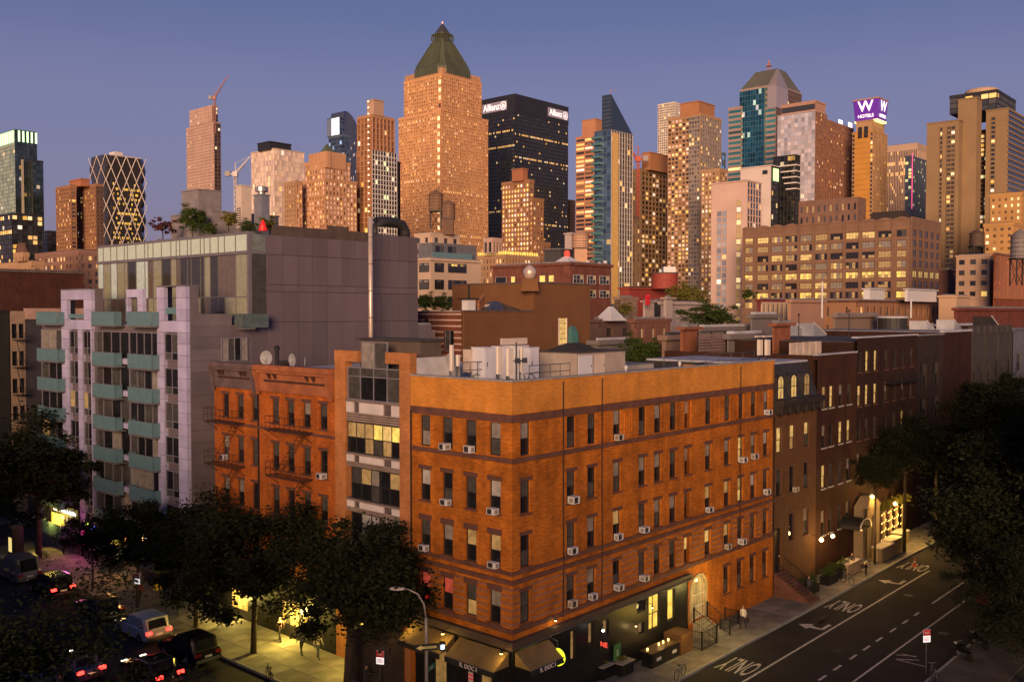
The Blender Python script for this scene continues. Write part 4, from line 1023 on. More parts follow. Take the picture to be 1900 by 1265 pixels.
# ------------------------------------------------------------------ the skyline: towers with two built facades each
WARM = [(1.0, .72, .30), (1.0, .64, .22), (1.0, .80, .45), (1.0, .68, .18)]
def sty(bay, flr, pw, sh, wall, glass, lit=.15, es=.8, mir=False, dep=.35, litc=None, cap=1.2, vfirst=False, blank=0.0, rowlit=0.0):
    return dict(bay=bay, flr=flr, pw=pw, sh=sh, wall=wall, glass=glass, lit=lit, es=es, mir=mir, dep=dep, litc=litc or WARM, cap=cap, vfirst=vfirst, blank=blank, rowlit=rowlit)
class Tower:
    def __init__(self, name, label, xc, yt, D, cat='skyscraper', group=None):
        P = at(xc, yt, D); self.t0, self.s0 = TS(P); self.D = D
        self.o = bld(name, label, self.t0, self.s0, 0, cat, group)
        self.acc = {}
    def mb(self, name, mat, kind=None):
        k = (name, mat.name)
        if k not in self.acc: self.acc[k] = (MB(), mat, kind)
        return self.acc[k][0]
    def done(self):
        for (n, _), (m, mat, kind) in self.acc.items(): m.build(n, mat, self.o, kind)
        return self.o
    def dims(self, xl, xc, xr, yt, D=None):
        D = D or self.D
        P = at(xc, yt, D); t, s = TS(P)
        rl, rr = ray(xl, yt)[0], ray(xr, yt)[0]
        S = (P.x - rl * P.y) / (-V.x + V.y * rl); T = (rr * P.y - P.x) / (U.x - U.y * rr)
        return t - self.t0, s - self.s0, T, S, P.z
    def zat(self, y, D=None): return at(CX, y, D or self.D).z
    def facade(self, face, a0, a1, z0, z1, off, st, seed=0):
        r_ = random.Random(hash((round(a0, 1), round(z1, 1), round(off, 1), face == 'A', seed)) & 0xffff)
        L, H = a1 - a0, z1 - z0
        fx, fz = (.78, .84) if self.D > 380 and st['bay'] < 4 and st['flr'] < 4 else (1, 1)
        nx, nz = max(1, round(L / st['bay'] / fx)), max(1, round(H / st['flr'] / fz))
        bx, bz = L / nx, H / nz
        pw, sh, dp = st['pw'] * fx, st['sh'] * fz, st['dep']
        zone = [r_.uniform(.35, 1.5) for _ in range(nx // 4 + 1)]
        grid = self.mb('facade_grid', st['wall'], 'stuff'); gl = self.mb('window_panes', MIRROR if st['mir'] else GLASS, 'stuff')
        d1, d2 = (dp, dp * .8) if not st['vfirst'] else (dp * .7, dp)
        if pw > 0:
            for i in range(nx + 1):
                c = a0 + i * bx; p, q = max(a0, c - pw / 2), min(a1, c + pw / 2)
                fbox(grid, face, p, q, z0, z1, off - d1, off + .02)
        if sh > 0:
            for j in range(nz + 1):
                c = z0 + j * bz; p, q = max(z0, c - sh / 2), min(z1, c + sh / 2)
                fbox(grid, face, a0, a1, p, q, off - d2, off + .01)
        for j in range(nz):
            rl = r_.random() < st['rowlit']
            for i in range(nx):
                x0, x1 = a0 + i * bx + pw / 2, a0 + (i + 1) * bx - pw / 2; za, zb = z0 + j * bz + sh / 2, z0 + (j + 1) * bz - sh / 2
                if r_.random() < st['blank']: continue
                if r_.random() < (st['lit'] * .75 * zone[i // 4] if not rl else .7):
                    c = r_.choice(st['litc']) if r_.random() > .12 else (.95, .92, .8); k = st['es'] * r_.uniform(.08, .85); col = (*c, k)
                else:
                    c = r_.choice(st['glass']); k = r_.uniform(.7, 1.25); col = (c[0] * k, c[1] * k, c[2] * k, 0.0)
                fq(gl, face, off - .015, x0, x1, za, zb, col)
    def block(self, xl, xc, xr, yt, stA=None, stB=None, yb=None, D=None, roofm=None, core=None, cap=1.5, z0=None):
        t, s, T, S, z1 = self.dims(xl, xc, xr, yt, D)
        zb = z0 if z0 is not None else (0.0 if yb is None else self.zat(yb, D))
        wallm = core or (stA or stB)['wall']
        self.mb('wall', wallm).box(t + .01, s + .01, zb, t + T, s + S, z1)
        if stA: self.facade2('A', s, s + S, zb, z1 - cap, t, stA)
        if stB: self.facade2('B', t, t + T, zb, z1 - cap, s, stB)
        dp = .42
        if cap: self.mb('parapet', wallm).box(t - dp, s - dp, z1 - cap, t + T + .3, s + S + .3, z1 + .02)
        self.mb('roof', roofm or ROOF_DARK).box(t + .5, s + .5, z1 + .02, t + T - .5, s + S - .5, z1 + .3)
        return t, s, T, S, z1
    def facade2(self, face, a0, a1, z0, z1, off, st):
        z0 = max(z0, 0.0)
        if z0 == 0.0:                         # the hidden foot of the tower stays plain
            foot = max(0.0, min(z1 - 3 * st['flr'], 26.0)) if self.D > 250 else 0.0
            z0 = foot
        self.facade(face, a0, a1, z0, z1, off, st)
# wall materials of the skyline
def WM(name, c, rough=.8): return M(name, c, rough, .10, .08)
PEACH, TANB, PINKB = WM('peach_brick', (.50, .27, .15)), WM('tan_brick', (.40, .24, .14)), WM('pink_stone', (.50, .33, .27))
BROWNB, REDB, DKBR = WM('brown_brick', (.30, .15, .08)), WM('rust_brick', (.36, .14, .07)), WM('dark_brown', (.13, .07, .05))
WHITEB, GREYT, BLACKM = WM('white_stone', (.62, .56, .52)), WM('grey_concrete', (.32, .29, .28)), WM('black_mullion', (.025, .025, .032), .5)
BLUEM, TEALM, TANC = WM('blue_mullion', (.10, .13, .17), .4), WM('teal_mullion', (.10, .17, .18), .4), WM('tan_concrete', (.27, .175, .095))
DARKG, WARMG, BLUEG = [(.035, .035, .04), (.05, .048, .05), (.02, .02, .024)], [(.20, .12, .06), (.12, .07, .04), (.30, .18, .08)], [(.10, .14, .20), (.07, .10, .15), (.14, .18, .25)]
TEALG, SKYG = [(.03, .15, .19), (.025, .12, .16), (.04, .18, .22)], [(.32, .34, .42), (.42, .42, .48), (.26, .29, .38)]
ROSEG = [(.85, .68, .58), (.9, .74, .6), (.78, .6, .54)]
GREENG = [(.34, .40, .30), (.30, .36, .28), (.38, .44, .33)]

# 1 twin glass tower with a crown of green lights
T = Tower('glass_tower', 'green tinted glass skyscraper with a crown of lit green strips at the left edge', 27, 240, 1050)
cur = sty(4, 4.2, .18, .5, TEALM, GREENG, .01, .3, False, .2)
curd = sty(4, 4.2, .18, .4, BLACKM, [(.09, .12, .12), (.06, .09, .09)], .02, .3, True, .2)
t, s, w, d, z = T.block(-70, 27, 68, 240, cur, curd, cap=.5); T.block(40, 60, 80, 297, curd, curd)
GRL = E('green_white_strip_light', (.62, 1.0, .55), 1.3)
for k in range(5):
    x = 2 + w * (k + .3) / 5.2
    T.mb('crown_light', GRL).box(x, s - .8, z - 13, x + 2.0, s - .45, z - 1)
for k in range(9): T.mb('crown_light', GRL).box(t - .8, s + 2 + k * 5, z - 14, t - .45, s + 4.2 + k * 5, z - 1)
T.mb('pale_fin', WM('pale_fin', (.42, .36, .28))).box(6, s - 1.2, 40, 8.5, s - .5, T.zat(295))
T.done()
T = Tower('dark_glass_block', 'black low office block with rows of yellow windows at the left edge', 22, 395, 800)
T.block(-80, 22, 78, 395, sty(4, 4, .3, .9, BLACKM, DARKG, .12, .7, rowlit=.2), sty(4, 4, .3, .9, BLACKM, DARKG, .12, .7, rowlit=.2)); T.done()
T = Tower('dark_slab', 'plain dark slab between the glass tower and brown brick tower', 92, 428, 950); T.block(74, 88, 106, 428, sty(5, 4, .4, .8, BLACKM, DARKG, .02), sty(5, 4, .4, .8, BLACKM, DARKG, .02)); T.done()
# 2 brown apartment tower
T = Tower('brown_tower', 'dark brown brick apartment tower in front of the diagonal braced tower', 130, 343, 640)
st = sty(3.1, 3.1, 1.2, 1.3, BROWNB, DARKG + WARMG, .20, .75)
T.block(104, 131, 141, 343, st, st); T.block(138, 178, 191, 341, st, sty(3.4, 3.1, 1.6, 1.5, DKBR, DARKG, .08)); T.block(129, 150, 166, 331, None, None, 345, core=REDB, cap=1); T.done()
# 3 diagonal braced tower
T = Tower('diagrid_tower', 'faceted glass tower wrapped in pale diagonal steel bracing', 196, 286, 760)
t, s, w, d, z = T.dims(173, 197, 272, 286)
d = max(d, 30); per = 20.0; n = int((z - 20) / (per / 2)) + 1
rings = []; zz = [z - k * per / 2 for k in range(n)][::-1]
for k, zk in enumerate(zz):
    c = 1.0 if (n - 1 - k) % 2 else 5.2
    rings.append([(c, 0, zk), (w - c, 0, zk), (w, c, zk), (w, d - c, zk), (w - c, d, zk), (c, d, zk), (0, d - c, zk), (0, c, zk)])
T.mb('glass_skin', G('diagrid_glass', (.055, .05, .055), .06, .3)).ring(rings)
br = T.mb('diagonal_brace', WM('pale_steel', (.52, .44, .40), .5), 'stuff')
nb = 4
for k in range(len(zz) - 1):
    za, zb = zz[k], zz[k + 1]
    for i in range(nb + 1):
        for sg in (1, -1):
            xa = (i + (.5 if k % 2 else 0)) * w / nb; xb = xa + sg * w / nb / 2
            if 0 <= xa <= w and 0 <= xb <= w: br.tube([(xa, -.3, za), (xb, -.3, zb)], .42, 4)
    for sg in (1, -1):
        for i in range(3):
            ya = (i + (.5 if k % 2 else 0)) * d / 2; yb_ = ya + sg * d / 4
            if 0 <= ya <= d and 0 <= yb_ <= d: br.tube([(-.3, ya, za), (-.3, yb_, zb)], .35, 4)
gl = T.mb('lit_floor', GLASS, 'stuff'); r_ = random.Random(3)
for k in range(34):
    zk = 22 + k * 3.9
    if zk > z - 22: break
    for i in range(22):
        x = 2 + (w - 8) * i / 22
        if r_.random() < (.55 if k % 5 in (0, 3) else .2): fq(gl, 'B', -.12, max(x, 5.5), max(x, 5.5) + (w - 8) / 22 * .8, zk, zk + 1.9, (1, .72, .14, r_.uniform(.05, .45)))
T.mb('roof_unit', WHITEB).box(w * .3, d * .2, z, w * .5, d * .5, z + 4); T.mb('roof_edge', WM('pale_steel', (.52, .44, .40))).box(4, -.4, z - .6, w - 4, d, z + .3)
T.done()
# 4 low lit apartment slab and old hotel at the left
T = Tower('apartment_slab', 'low brown apartment slab speckled with small lit windows', 150, 463, 330)
st = sty(2.5, 2.9, 1.1, 1.3, WM('mauve_brick', (.24, .13, .10)), DARKG + WARMG, .38, .9, litc=WARM + [(1, .8, .5)]); T.block(67, 147, 185, 463, st, st); T.done()
T = Tower('old_hotel', 'low tan stone building with a mansard tower lit by orange light', 60, 482, 300)
st = sty(3, 3.3, 1.6, 1.5, TANB, WARMG, .25, .6); T.block(-30, 60, 80, 484, st, st); t, s, w, d, z = T.block(28, 44, 52, 468, st, st, 484)
T.mb('mansard', DKBR).ring([[(t, s, z), (t + w, s, z), (t + w, s + d, z), (t, s + d, z)], [(t + 1, s + 1, z + 3), (t + w - 1, s + 1, z + 3), (t + w - 1, s + d - 1, z + 3), (t + 1, s + d - 1, z + 3)]]); T.done()
# 5 slim tower under construction with a crane
T = Tower('limestone_tower', 'slim pale limestone tower under construction below a tall crane', 399, 222, 1000)
st = sty(3.3, 3.9, 1.9, 1.9, PINKB, DARKG, .03); std = sty(4, 3.9, 1.2, 1.2, DKBR, DARKG, .35, 1.0, litc=[(1, .85, .6)])
T.block(346, 397, 409, 226, st, std); T.block(352, 394, 404, 195, sty(5, 3.9, 3, 2.6, PINKB, [(.3, .2, .15)], .12, .9, litc=[(1, .85, .6)]), std, 226)
T.done()
def crane(name, label, px, py0, py1, D, jib, col, mast_w=2.0):
    P = at(px, py0, D); o = thing('tower_crane', label, 'crane', (P.x, P.y, P.z), 0, 'tower cranes')
    h = at(px, py1, D).z - P.z; q = mast_w / 2
    m = MB()
    for a in (-q, q):
        for b_ in (-q, q): m.tube([(a, b_, -30), (a, b_, h)], .28, 4)
    for k in range(int((h + 30) / 3)):
        z = -30 + k * 3; sg = 1 if k % 2 else -1
        m.tube([(-q * sg, -q, z), (q * sg, -q, z + 3)], .18, 4); m.tube([(q, -q * sg, z), (q, q * sg, z + 3)], .18, 4)
    m.build('mast', col, o, 'stuff')
    tip = Vector(jib); b0 = Vector((0, 0, h)); m = MB()
    e = Vector((0, 1.0, 0)); nrm = (tip - b0).cross(Vector((0, 1, 0))).normalized() * 1.5
    for off in (e, -e, nrm): m.tube([b0 + off, tip], .30, 4)
    for k in range(9):
        p = b0.lerp(tip, k / 9.5); p2 = b0.lerp(tip, (k + .5) / 9.5); f = 1 - k / 9.5
        m.tube([p + e * f, p2 + nrm * f], .16, 4); m.tube([p - e * f, p2 + nrm * f], .16, 4)
    m.build('jib', col, o, 'stuff')
    MB().box(-1.6, -1.4, h - 1, 1.6, 1.4, h + 2.2).build('cab', col, o)
    back = (b0 - tip).normalized(); back.z = .15
    MB().tube([b0, b0 + back * 9], .6, 4).build('counter_jib', col, o)
    p = b0 + back * 8; MB().box(p.x - 1.6, p.y - 1.2, p.z - 2, p.x + 1.6, p.y + 1.2, p.z + 1.4).build('counterweight', GREYT, o)
    MB().tube([b0 + Vector((0, 0, 8)), tip], .12, 4).build('pendant_line', col, o); MB().tube([b0, b0 + Vector((0, 0, 8))], .35, 4).build('a_frame', col, o)
def jibv(px, py, px2, py2, D): a, b_ = at(px, py, D), at(px2, py2, D); return (b_.x - a.x, 0, b_.z - at(px, py, D).z)
RUSTC = WM('crane_pink_red', (.42, .20, .17)); WHITEC = WM('crane_white', (.62, .56, .54))
P_ = at(398, 194, 990); hcr = at(398, 183, 990).z - P_.z; tp = at(424, 140, 990)
crane('c', 'reddish crane with raised jib on top of the slim limestone tower', 398, 194, 183, 990, (tp.x - P_.x, 0, tp.z - P_.z), RUSTC)
P_ = at(437, 350, 640); tp = at(465, 290, 640)
crane('c', 'white crane with slanted jib left of the pale glass office box', 437, 350, 325, 640, (tp.x - P_.x, 0, tp.z - P_.z), WHITEC, 1.5)
P_ = at(1184, 312, 590); tp = at(1168, 272, 590)
crane('c', 'thin red crane on the brown balcony tower beside the blue wedge tower', 1184, 312, 297, 590, (tp.x - P_.x, 0, tp.z - P_.z), WM('crane_red', (.5, .12, .08)), 1.2)
# 6 pale glass box
T = Tower('pale_glass_box', 'pale pink glass office box with painted sunset reflection and a black roof plant', 509, 275, 600)
st = sty(2.2, 3.9, .12, .3, WM('pale_mullion', (.55, .43, .37)), [(.72, .55, .45), (.78, .6, .46), (.64, .49, .44)], .04, .5, False, .12)  # sunset reflection is put into these warm pale glass colours
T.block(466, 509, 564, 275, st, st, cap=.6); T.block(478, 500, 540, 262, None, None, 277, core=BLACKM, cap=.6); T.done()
# 7 peach stepped tower with copper pyramid
T = Tower('stepped_peach_tower', 'stepped peach brick tower with crenellated top and small green pyramid roof', 604, 330, 500)
st = sty(2.9, 3.0, 1.3, 1.2, PEACH, WARMG + ROSEG, .22, .8)
T.block(555, 603, 661, 330, st, st); T.block(566, 604, 649, 296, st, st, 332); T.block(528, 549, 560, 336, sty(2.7, 3, 1.5, 1.5, TANB, WARMG, .1), st)
t, s, w, d, z = T.dims(576, 606, 638, 290)
for a in range(5):
    T.mb('turret', PEACH).box(t - 1 + a * w / 4.3, s - .5, z - 6, t + 1.8 + a * w / 4.3, s + 2, z + 2.5); T.mb('turret', PEACH).box(t - .5, s - 1 + a * d / 4.3, z - 6, t + 2, s + 1.8 + a * d / 4.3, z + 2.5)
T.block(580, 606, 634, 287, st, st, 300)
t, s, w, d, z = T.dims(587, 606, 627, 288); zt = T.zat(264)
T.mb('pyramid_roof', M('green_copper', (.085, .11, .07), .7, .2, .2)).ring([[(t, s, z), (t + w, s, z), (t + w, s + d, z), (t, s + d, z)], [(t + w * .47, s + d * .47, zt), (t + w * .53, s + d * .47, zt), (t + w * .53, s + d * .53, zt), (t + w * .47, s + d * .53, zt)]]); T.done()
# 8 blue towers
T = Tower('blue_lit_tower', 'blue glass tower with a glowing white illuminated screen top', 633, 250, 800)
st = sty(3, 3.9, .2, .5, BLUEM, BLUEG, .06, .8, True, .15, litc=[(.5, .75, 1.0)])
T.block(610, 634, 648, 250, st, st); T.block(607, 630, 640, 216, sty(6, 14, .25, .5, BLUEM, BLUEG, 1.0, 1.0, False, .15, litc=[(.72, .82, 1.0), (.6, .74, 1.0)]), st, 250, cap=.4); T.done()
T = Tower('curved_blue_tower', 'dark blue glass tower with curved top behind the lit screen', 640, 206, 950)
t, s, w, d, z = T.dims(621, 640, 664, 206); d = max(d, 22)
pts = [(0, z)] + [(w * k / 8, z - (k / 8) ** 2.2 * 14) for k in range(1, 9)]
m = T.mb('glass_body', G('deep_blue_glass', (.07, .075, .20), .06, .6)); prof = [(x, zz) for x, zz in pts]
m.ring([[(0, 0, 0)] + [(x, 0, zz) for x, zz in prof] + [(w, 0, 0)], [(0, d, 0)] + [(x, d, zz) for x, zz in prof] + [(w, d, 0)]])
fr = T.mb('mullion', BLUEM, 'stuff'); gl = T.mb('lit_panes', GLASS, 'stuff'); r_ = random.Random(5)
for k in range(1, 12): fr.box(w * k / 12 - .15, -.3, 0, w * k / 12 + .15, -.02, z - (k / 12) ** 2.2 * 14 - .3); fr.box(-.3, d * k / 12 - .15, 0, -.02, d * k / 12 + .15, z - .3)
for k in range(60): a = r_.randint(0, 11); b_ = r_.uniform(.3, .95) * (z - 16); fq(gl, 'B', -.1, w * a / 12 + .3, w * (a + 1) / 12 - .3, b_, b_ + 2.4, (.8, .75, .8, r_.uniform(.1, .5)))
T.done()
# 9 tower with checkered panels under construction
T = Tower('checkered_tower', 'unfinished concrete tower clad below with a black and white checkered facade', 689, 210, 520)
raw = sty(3.6, 3.3, .7, .55, WM('raw_concrete', (.42, .22, .12)), [(.30, .13, .06), (.20, .09, .04)], .05, .8, dep=.7)
chk = sty(2.6, 3.1, .5, .55, WHITEB, [(.015, .015, .018), (.02, .02, .02)], .10, .5, dep=.3, litc=[(.7, 1, .6), (1, .9, .7)])
T.block(664, 690, 731, 212, raw, raw, 278); T.block(663, 690, 736, 278, raw, chk, cap=0)
T.block(681, 694, 712, 184, None, None, 213, core=WM('raw_concrete_pale', (.44, .28, .20)), cap=.5)
t, s, w, d, z = T.dims(663, 690, 736, 278)
for k in range(60):
    zz = 40 + (k % 30) * 3.3
    if k < 30: T.mb('hoist_lamp', E('work_lamp', (1, .85, .55), 1.8), 'stuff').box(-1.0, 1.2, zz, -.6, 1.9, zz + .7)
T.block(733, 736, 742, 300, None, sty(3, 3.5, .8, .8, DKBR, DARKG, .05), D=560); T.done()
# 10 the great tower with the green pyramid roof
T = Tower('pyramid_topped_tower', 'huge orange brick skyscraper crowned by a dark green copper pyramid', 818, 204, 660)
st = sty(2.35, 2.75, 1.1, 1.15, WM('great_tower_brick', (.60, .31, .15)), WARMG + [(.5, .34, .16), (.6, .42, .2)], .10, .65, dep=.4, vfirst=True, rowlit=.05)  # the brighter tan panes hold the sunset's reflection in their colour
cn = sty(2.9, 5.3, .7, 2.5, WM('great_tower_brick', (.60, .31, .15)), WARMG, .93, 1.0, dep=.3, litc=[(1, .85, .5)])
for q in (T.block(740, 818, 905, 204, st, st), T.block(750, 820, 893, 136, st, st, 206)): T.facade('A', q[1], q[1] + 3.2, 40 if q[4] < 170 else q[4] - 30, q[4] - 3, q[0] - .45, cn)
t, s, w, d, z = T.dims(750, 820, 893, 136)
for k in range(17):                            # crenellated loggia below the roof
    T.mb('crenel', PEACH).box(t + w * k / 17 + .3, s - .3, z, t + w * (k + .55) / 17, s + 2.5, z + 4); T.mb('crenel', PEACH).box(t - .3, s + d * k / 17 + .3, z, t + 2.5, s + d * (k + .55) / 17, z + 4)
COP = M('dark_green_copper', (.075, .085, .055), .65, .2, .12)
def sq(t, s, w, d, z, c=.12): 
    return [(t + w * c, s, z), (t + w * (1 - c), s, z), (t + w, s + d * c, z), (t + w, s + d * (1 - c), z), (t + w * (1 - c), s + d, z), (t + w * c, s + d, z), (t, s + d * (1 - c), z), (t, s + d * c, z)]
a = T.dims(762, 821, 880, 133); b_ = T.dims(803, 822, 842, 63); c_ = T.dims(805, 822, 839, 50)
cx_, cy_ = a[0] + a[2] / 2, a[1] + a[3] / 2
def sqc(wd, z, c=.14): return sq(cx_ - wd / 2, cy_ - wd / 2, wd, wd, z, c)
w0 = (a[2] + a[3]) / 2; w1 = (b_[2] + b_[3]) / 2; zA, zB, zC = T.zat(132), T.zat(62), T.zat(46)
zA0 = z + 2
T.mb('copper_roof', COP).ring([sqc(w0 * 1.02, zA0 - 1), sqc(w0 * 1.02, zA0 + 4), sqc(w0 * .95, zA0 + 6), sqc(w1 * 1.2, zB - 1), sqc(w1 * 1.1, zB)])
rib = T.mb('roof_rib', COP, 'stuff')
for k in range(9):
    f = (k + .5) / 9 - .5
    for fa in (0, 1):
        h0, h1 = w0 * .475 + .1, w1 * .6 + .1
        p0 = Vector((cx_ + f * h0 * 1.7, cy_ - h0, zA0 + 6)) if fa else Vector((cx_ - h0, cy_ + f * h0 * 1.7, zA0 + 6))
        p1 = Vector((cx_ + f * h1 * 1.7, cy_ - h1, zB - 1)) if fa else Vector((cx_ - h1, cy_ + f * h1 * 1.7, zB - 1))
        rib.tube([p0, p1], .3, 4)
for k in range(6):                             # porthole dormers
    f = (k + .5) / 6 - .5
    zz = zA0 + (zB - zA0) * .2
    for fa in (0, 1):
        p = (cx_ + f * w0 * .7, cy_ - w0 * .425, zz) if fa else (cx_ - w0 * .425, cy_ + f * w0 * .7, zz)
        T.mb('dormer', COP, 'stuff').lathe([(1.5, zz - 1.2), (1.7, zz + .8), (.2, zz + 1.8)], p[0], p[1], 8)
T.mb('lantern_gallery', COP, 'stuff').ring([sqc(w1 * 1.15, zB), sqc(w1 * 1.15, zB + .8)])
for k in range(7):
    f = (k / 6 - .5) * w1 * 1.05
    for q in ((cx_ + f, cy_ - w1 * .53), (cx_ - w1 * .53, cy_ + f)): T.mb('lantern_gallery', COP, 'stuff').box(q[0] - .35, q[1] - .35, zB + .8, q[0] + .35, q[1] + .35, zB + 4.5)
T.mb('lantern_gallery', COP, 'stuff').ring([sqc(w1 * 1.18, zB + 4.5), sqc(w1 * 1.18, zB + 5.3)])
zt = T.zat(26); T.mb('lantern_core', DKBR).ring([sqc(w1 * .8, zB + .9), sqc(w1 * .8, zB + 4.4)])
T.mb('glass_tip', G('tip_glass', (.11, .10, .085), .15, .4)).ring([sqc(w1 * .95, zB + 5.3), sqc(w1 * .06, zt)])
T.mb('beacon', E('beacon_red', (1, .35, .25), 2)).lathe([(.3, zt), (.5, zt + .6), (.2, zt + 1.4)], cx_, cy_, 8)
T.done()
# lower annex of that tower with crown lights
T = Tower('lit_annex', 'low stone annex glowing with yellow lights at the foot of the pyramid topped tower', 905, 445, 430)
st = sty(2.6, 3.4, 1.3, 1.4, TANB, WARMG, .3, .9); T.block(885, 938, 1000, 472, st, st)
t, s, w, d, z = T.dims(885, 938, 1000, 472)
for k in range(14): T.mb('crown_lamp', E('crown_lamp_yellow', (1, .7, .15), .55), 'stuff').box(t - .3, s + d * k / 14, z, t + .3, s + d * (k + .3) / 14, z + 1.5); T.mb('crown_lamp', E('crown_lamp_yellow', (1, .7, .15), .55), 'stuff').box(t + w * k / 14, s - .3, z, t + w * (k + .3) / 14, s + .3, z + 1.5)
st2 = sty(2.2, 12, 1.0, 1.0, PINKB, DARKG, 0); T.block(898, 914, 930, 441, st2, st2, 470); T.done()
# 11 black office tower with white signs
T = Tower('black_office_tower', 'tall black glass office tower with two white lit signs at its top', 955, 174, 820)
st = sty(2.3, 3.9, .36, 1.9, BLACKM, [(.03, .03, .038), (.045, .045, .055), (.02, .02, .028)], .05, .4, dep=.3, vfirst=True, cap=12, rowlit=.06)
t, s, w, d, z = T.block(893, 955, 1054, 174, st, st, cap=16)
SIGN = E('sign_white', (.95, .93, .95), .75); SIGNB = E('sign_mauve_ground', (.32, .28, .34), .16)
for face, px0, px1, py0, py1 in (('A', 941, 896, 180, 201), ('B', 1016, 1053, 192, 212)):
    a0 = T.dims(px0, 955, px1, 190)
    if face == 'A': L0, L1 = T.dims(px0, 955, 1054, 190)[3], T.dims(px1, 955, 1054, 190)[3]; L0 = max(L0, 4)
    else: L0, L1 = T.dims(893, 955, px0, 200)[2], T.dims(893, 955, px1, 200)[2]
    h0, h1 = z - 12.5, z - 4.5
    mid = (L0 + L1) / 2; loc = (t - .75, s + mid, (h0 + h1) / 2) if face == 'A' else (t + mid, s - .75, (h0 + h1) / 2)
    m = MB(); fbox(m, face, (s if face == 'A' else t) + L0, (s if face == 'A' else t) + L1, h0, h1, (t if face == 'A' else s) - .7, (t if face == 'A' else s) - .45)
    sg = m.build('sign_board', SIGNB, T.o)
    W_ = abs(L1 - L0); sc_ = W_ * .72 / 4.0
    off = W_ * .12
    lc = (loc[0], loc[1] + off, loc[2]) if face == 'A' else (loc[0] - off, loc[1], loc[2])
    lettering('Allianz', 7.6 if face == 'B' else 8.2, SIGN, sg, lc, (R(90), 0, R(-90) if face == 'A' else 0), .1, sx=W_ * .64 / (7.6 * 2.75), bold=True)
    lg = MB(); rr = 3.6; cc = (loc[1] - W_ * .36) if face == 'A' else (loc[0] + W_ * .36)
    N = 20
    for k in range(N):
        a1, a2 = 2 * math.pi * k / N, 2 * math.pi * (k + 1) / N
        q = [(math.cos(a1) * rr, math.sin(a1) * rr), (math.cos(a2) * rr, math.sin(a2) * rr), (math.cos(a2) * rr * .82, math.sin(a2) * rr * .82), (math.cos(a1) * rr * .82, math.sin(a1) * rr * .82)]
        lg.poly([((loc[0], cc - x, loc[2] + y) if face == 'A' else (cc + x, loc[1], loc[2] + y)) for x, y in q])
    for x, ya, yb_ in ((-1.3, -1.8, 1.0), (0, -1.8, 2.0), (1.3, -1.8, 1.0)):
        q = [(x - .42, ya), (x + .42, ya), (x + .42, yb_), (x - .42, yb_)]
        lg.poly([((loc[0], cc - a, loc[2] + b) if face == 'A' else (cc + a, loc[1], loc[2] + b)) for a, b in q])
    put('emblem', lg.mesh('emblem', SIGN), sg)
T.done()
T = Tower('small_dark_tower', 'narrow dark tower half hidden right of the black office tower', 1060, 371, 900); T.block(1048, 1058, 1067, 371, sty(3, 3.6, .8, 1.2, DKBR, DARKG, .08), sty(3, 3.6, .8, 1.2, DKBR, DARKG, .08)); T.done()
# 12 brown lit apartment tower in front of the black tower
T = Tower('lit_brown_tower', 'stepped brown apartment tower full of lit windows before the black office tower', 984, 333, 470)
st = sty(2.7, 2.85, 1.1, 1.25, BROWNB, WARMG + ROSEG, .55, .95, dep=.3); stb = sty(3.2, 2.85, 1.9, 1.5, BROWNB, WARMG + DARKG, .25, .6, dep=.3)
T.block(932, 982, 990, 333, st, stb); T.block(938, 988, 1008, 367, st, stb); T.block(940, 996, 1020, 448, st, stb); T.block(950, 970, 979, 312, None, None, 335, core=REDB, cap=.5); T.done()
# 13 rust tower with arch
T = Tower('arched_rust_tower', 'rust brick hotel tower with a round arch at its top', 1102, 250, 760)
st = sty(9, 3.4, .8, 1.6, WM('rust_stone_tower', (.46, .21, .12)), WARMG + DARKG, .30, .7, rowlit=.25)
T.block(1069, 1102, 1122, 250, st, st); t, s, w, d, z = T.block(1080, 1105, 1120, 220, None, None, 252, core=WM('rust_stone_tower', (.46, .21, .12)), cap=.5)
m = T.mb('arch_recess', DKBR); N = 12; yc = s + d * .45; rr = d * .33; zc = z - 24
pts = [(t - .55, yc - rr, zc - 6)] + [(t - .55, yc + rr * math.cos(math.pi - math.pi * k / N), zc + rr * math.sin(math.pi * k / N) * 1.05) for k in range(N + 1)] + [(t - .55, yc + rr, zc - 6)]
m.ring([pts, [(t - .1, p[1], p[2]) for p in pts]])
T.mb('arch_trim', PINKB).tube([(t - .7, p[1], p[2]) for p in pts[1:-1]], .5, 4); T.done()
# 14 blue wedge tower
T = Tower('wedge_tower', 'slim blue glass tower with a steep slanted wedge top', 1134, 238, 470)
stA_ = sty(3, 3.15, .14, .35, BLUEM, [(.12, .20, .25), (.16, .25, .30), (.10, .16, .21)], .03, .5, True, .1); stB_ = sty(3.0, 3.15, .05, .32, WM('pale_slab_edge', (.5, .44, .40)), [(.04, .04, .045), (.03, .03, .035), (.07, .055, .03)], .05, .5, dep=.5)
t, s, w, d, z = T.block(1103, 1134, 1173, 240, stA_, stB_, core=BLUEM, cap=.4)
zt = T.zat(175); yk = d * .55
T.mb('wedge', G('wedge_glass', (.06, .085, .12), .08, .5)).ring([[(t, s, z), (t + w, s, z), (t + w, s + yk, z), (t, s + yk, z)], [(t, s, zt), (t + w * .98, s, z + .6), (t + w * .98, s + yk, z + .6), (t, s + yk, zt)]])
for k in range(1, 9): zz = z + (zt - z) * k / 9; T.mb('wedge_line', BLUEM, 'stuff').box(t - .1, s, zz, t - .01, s + yk, zz + .25)
tb = T.mb('balcony_slab', M('teal_balcony', (.07, .18, .20), .35), 'stuff')
for k in range(34):
    zz = z - 4 - k * 3.15
    if zz > 24: tb.box(t - 1.6, s + d * .55, zz, t - .1, s + d + .8, zz + 1.15)
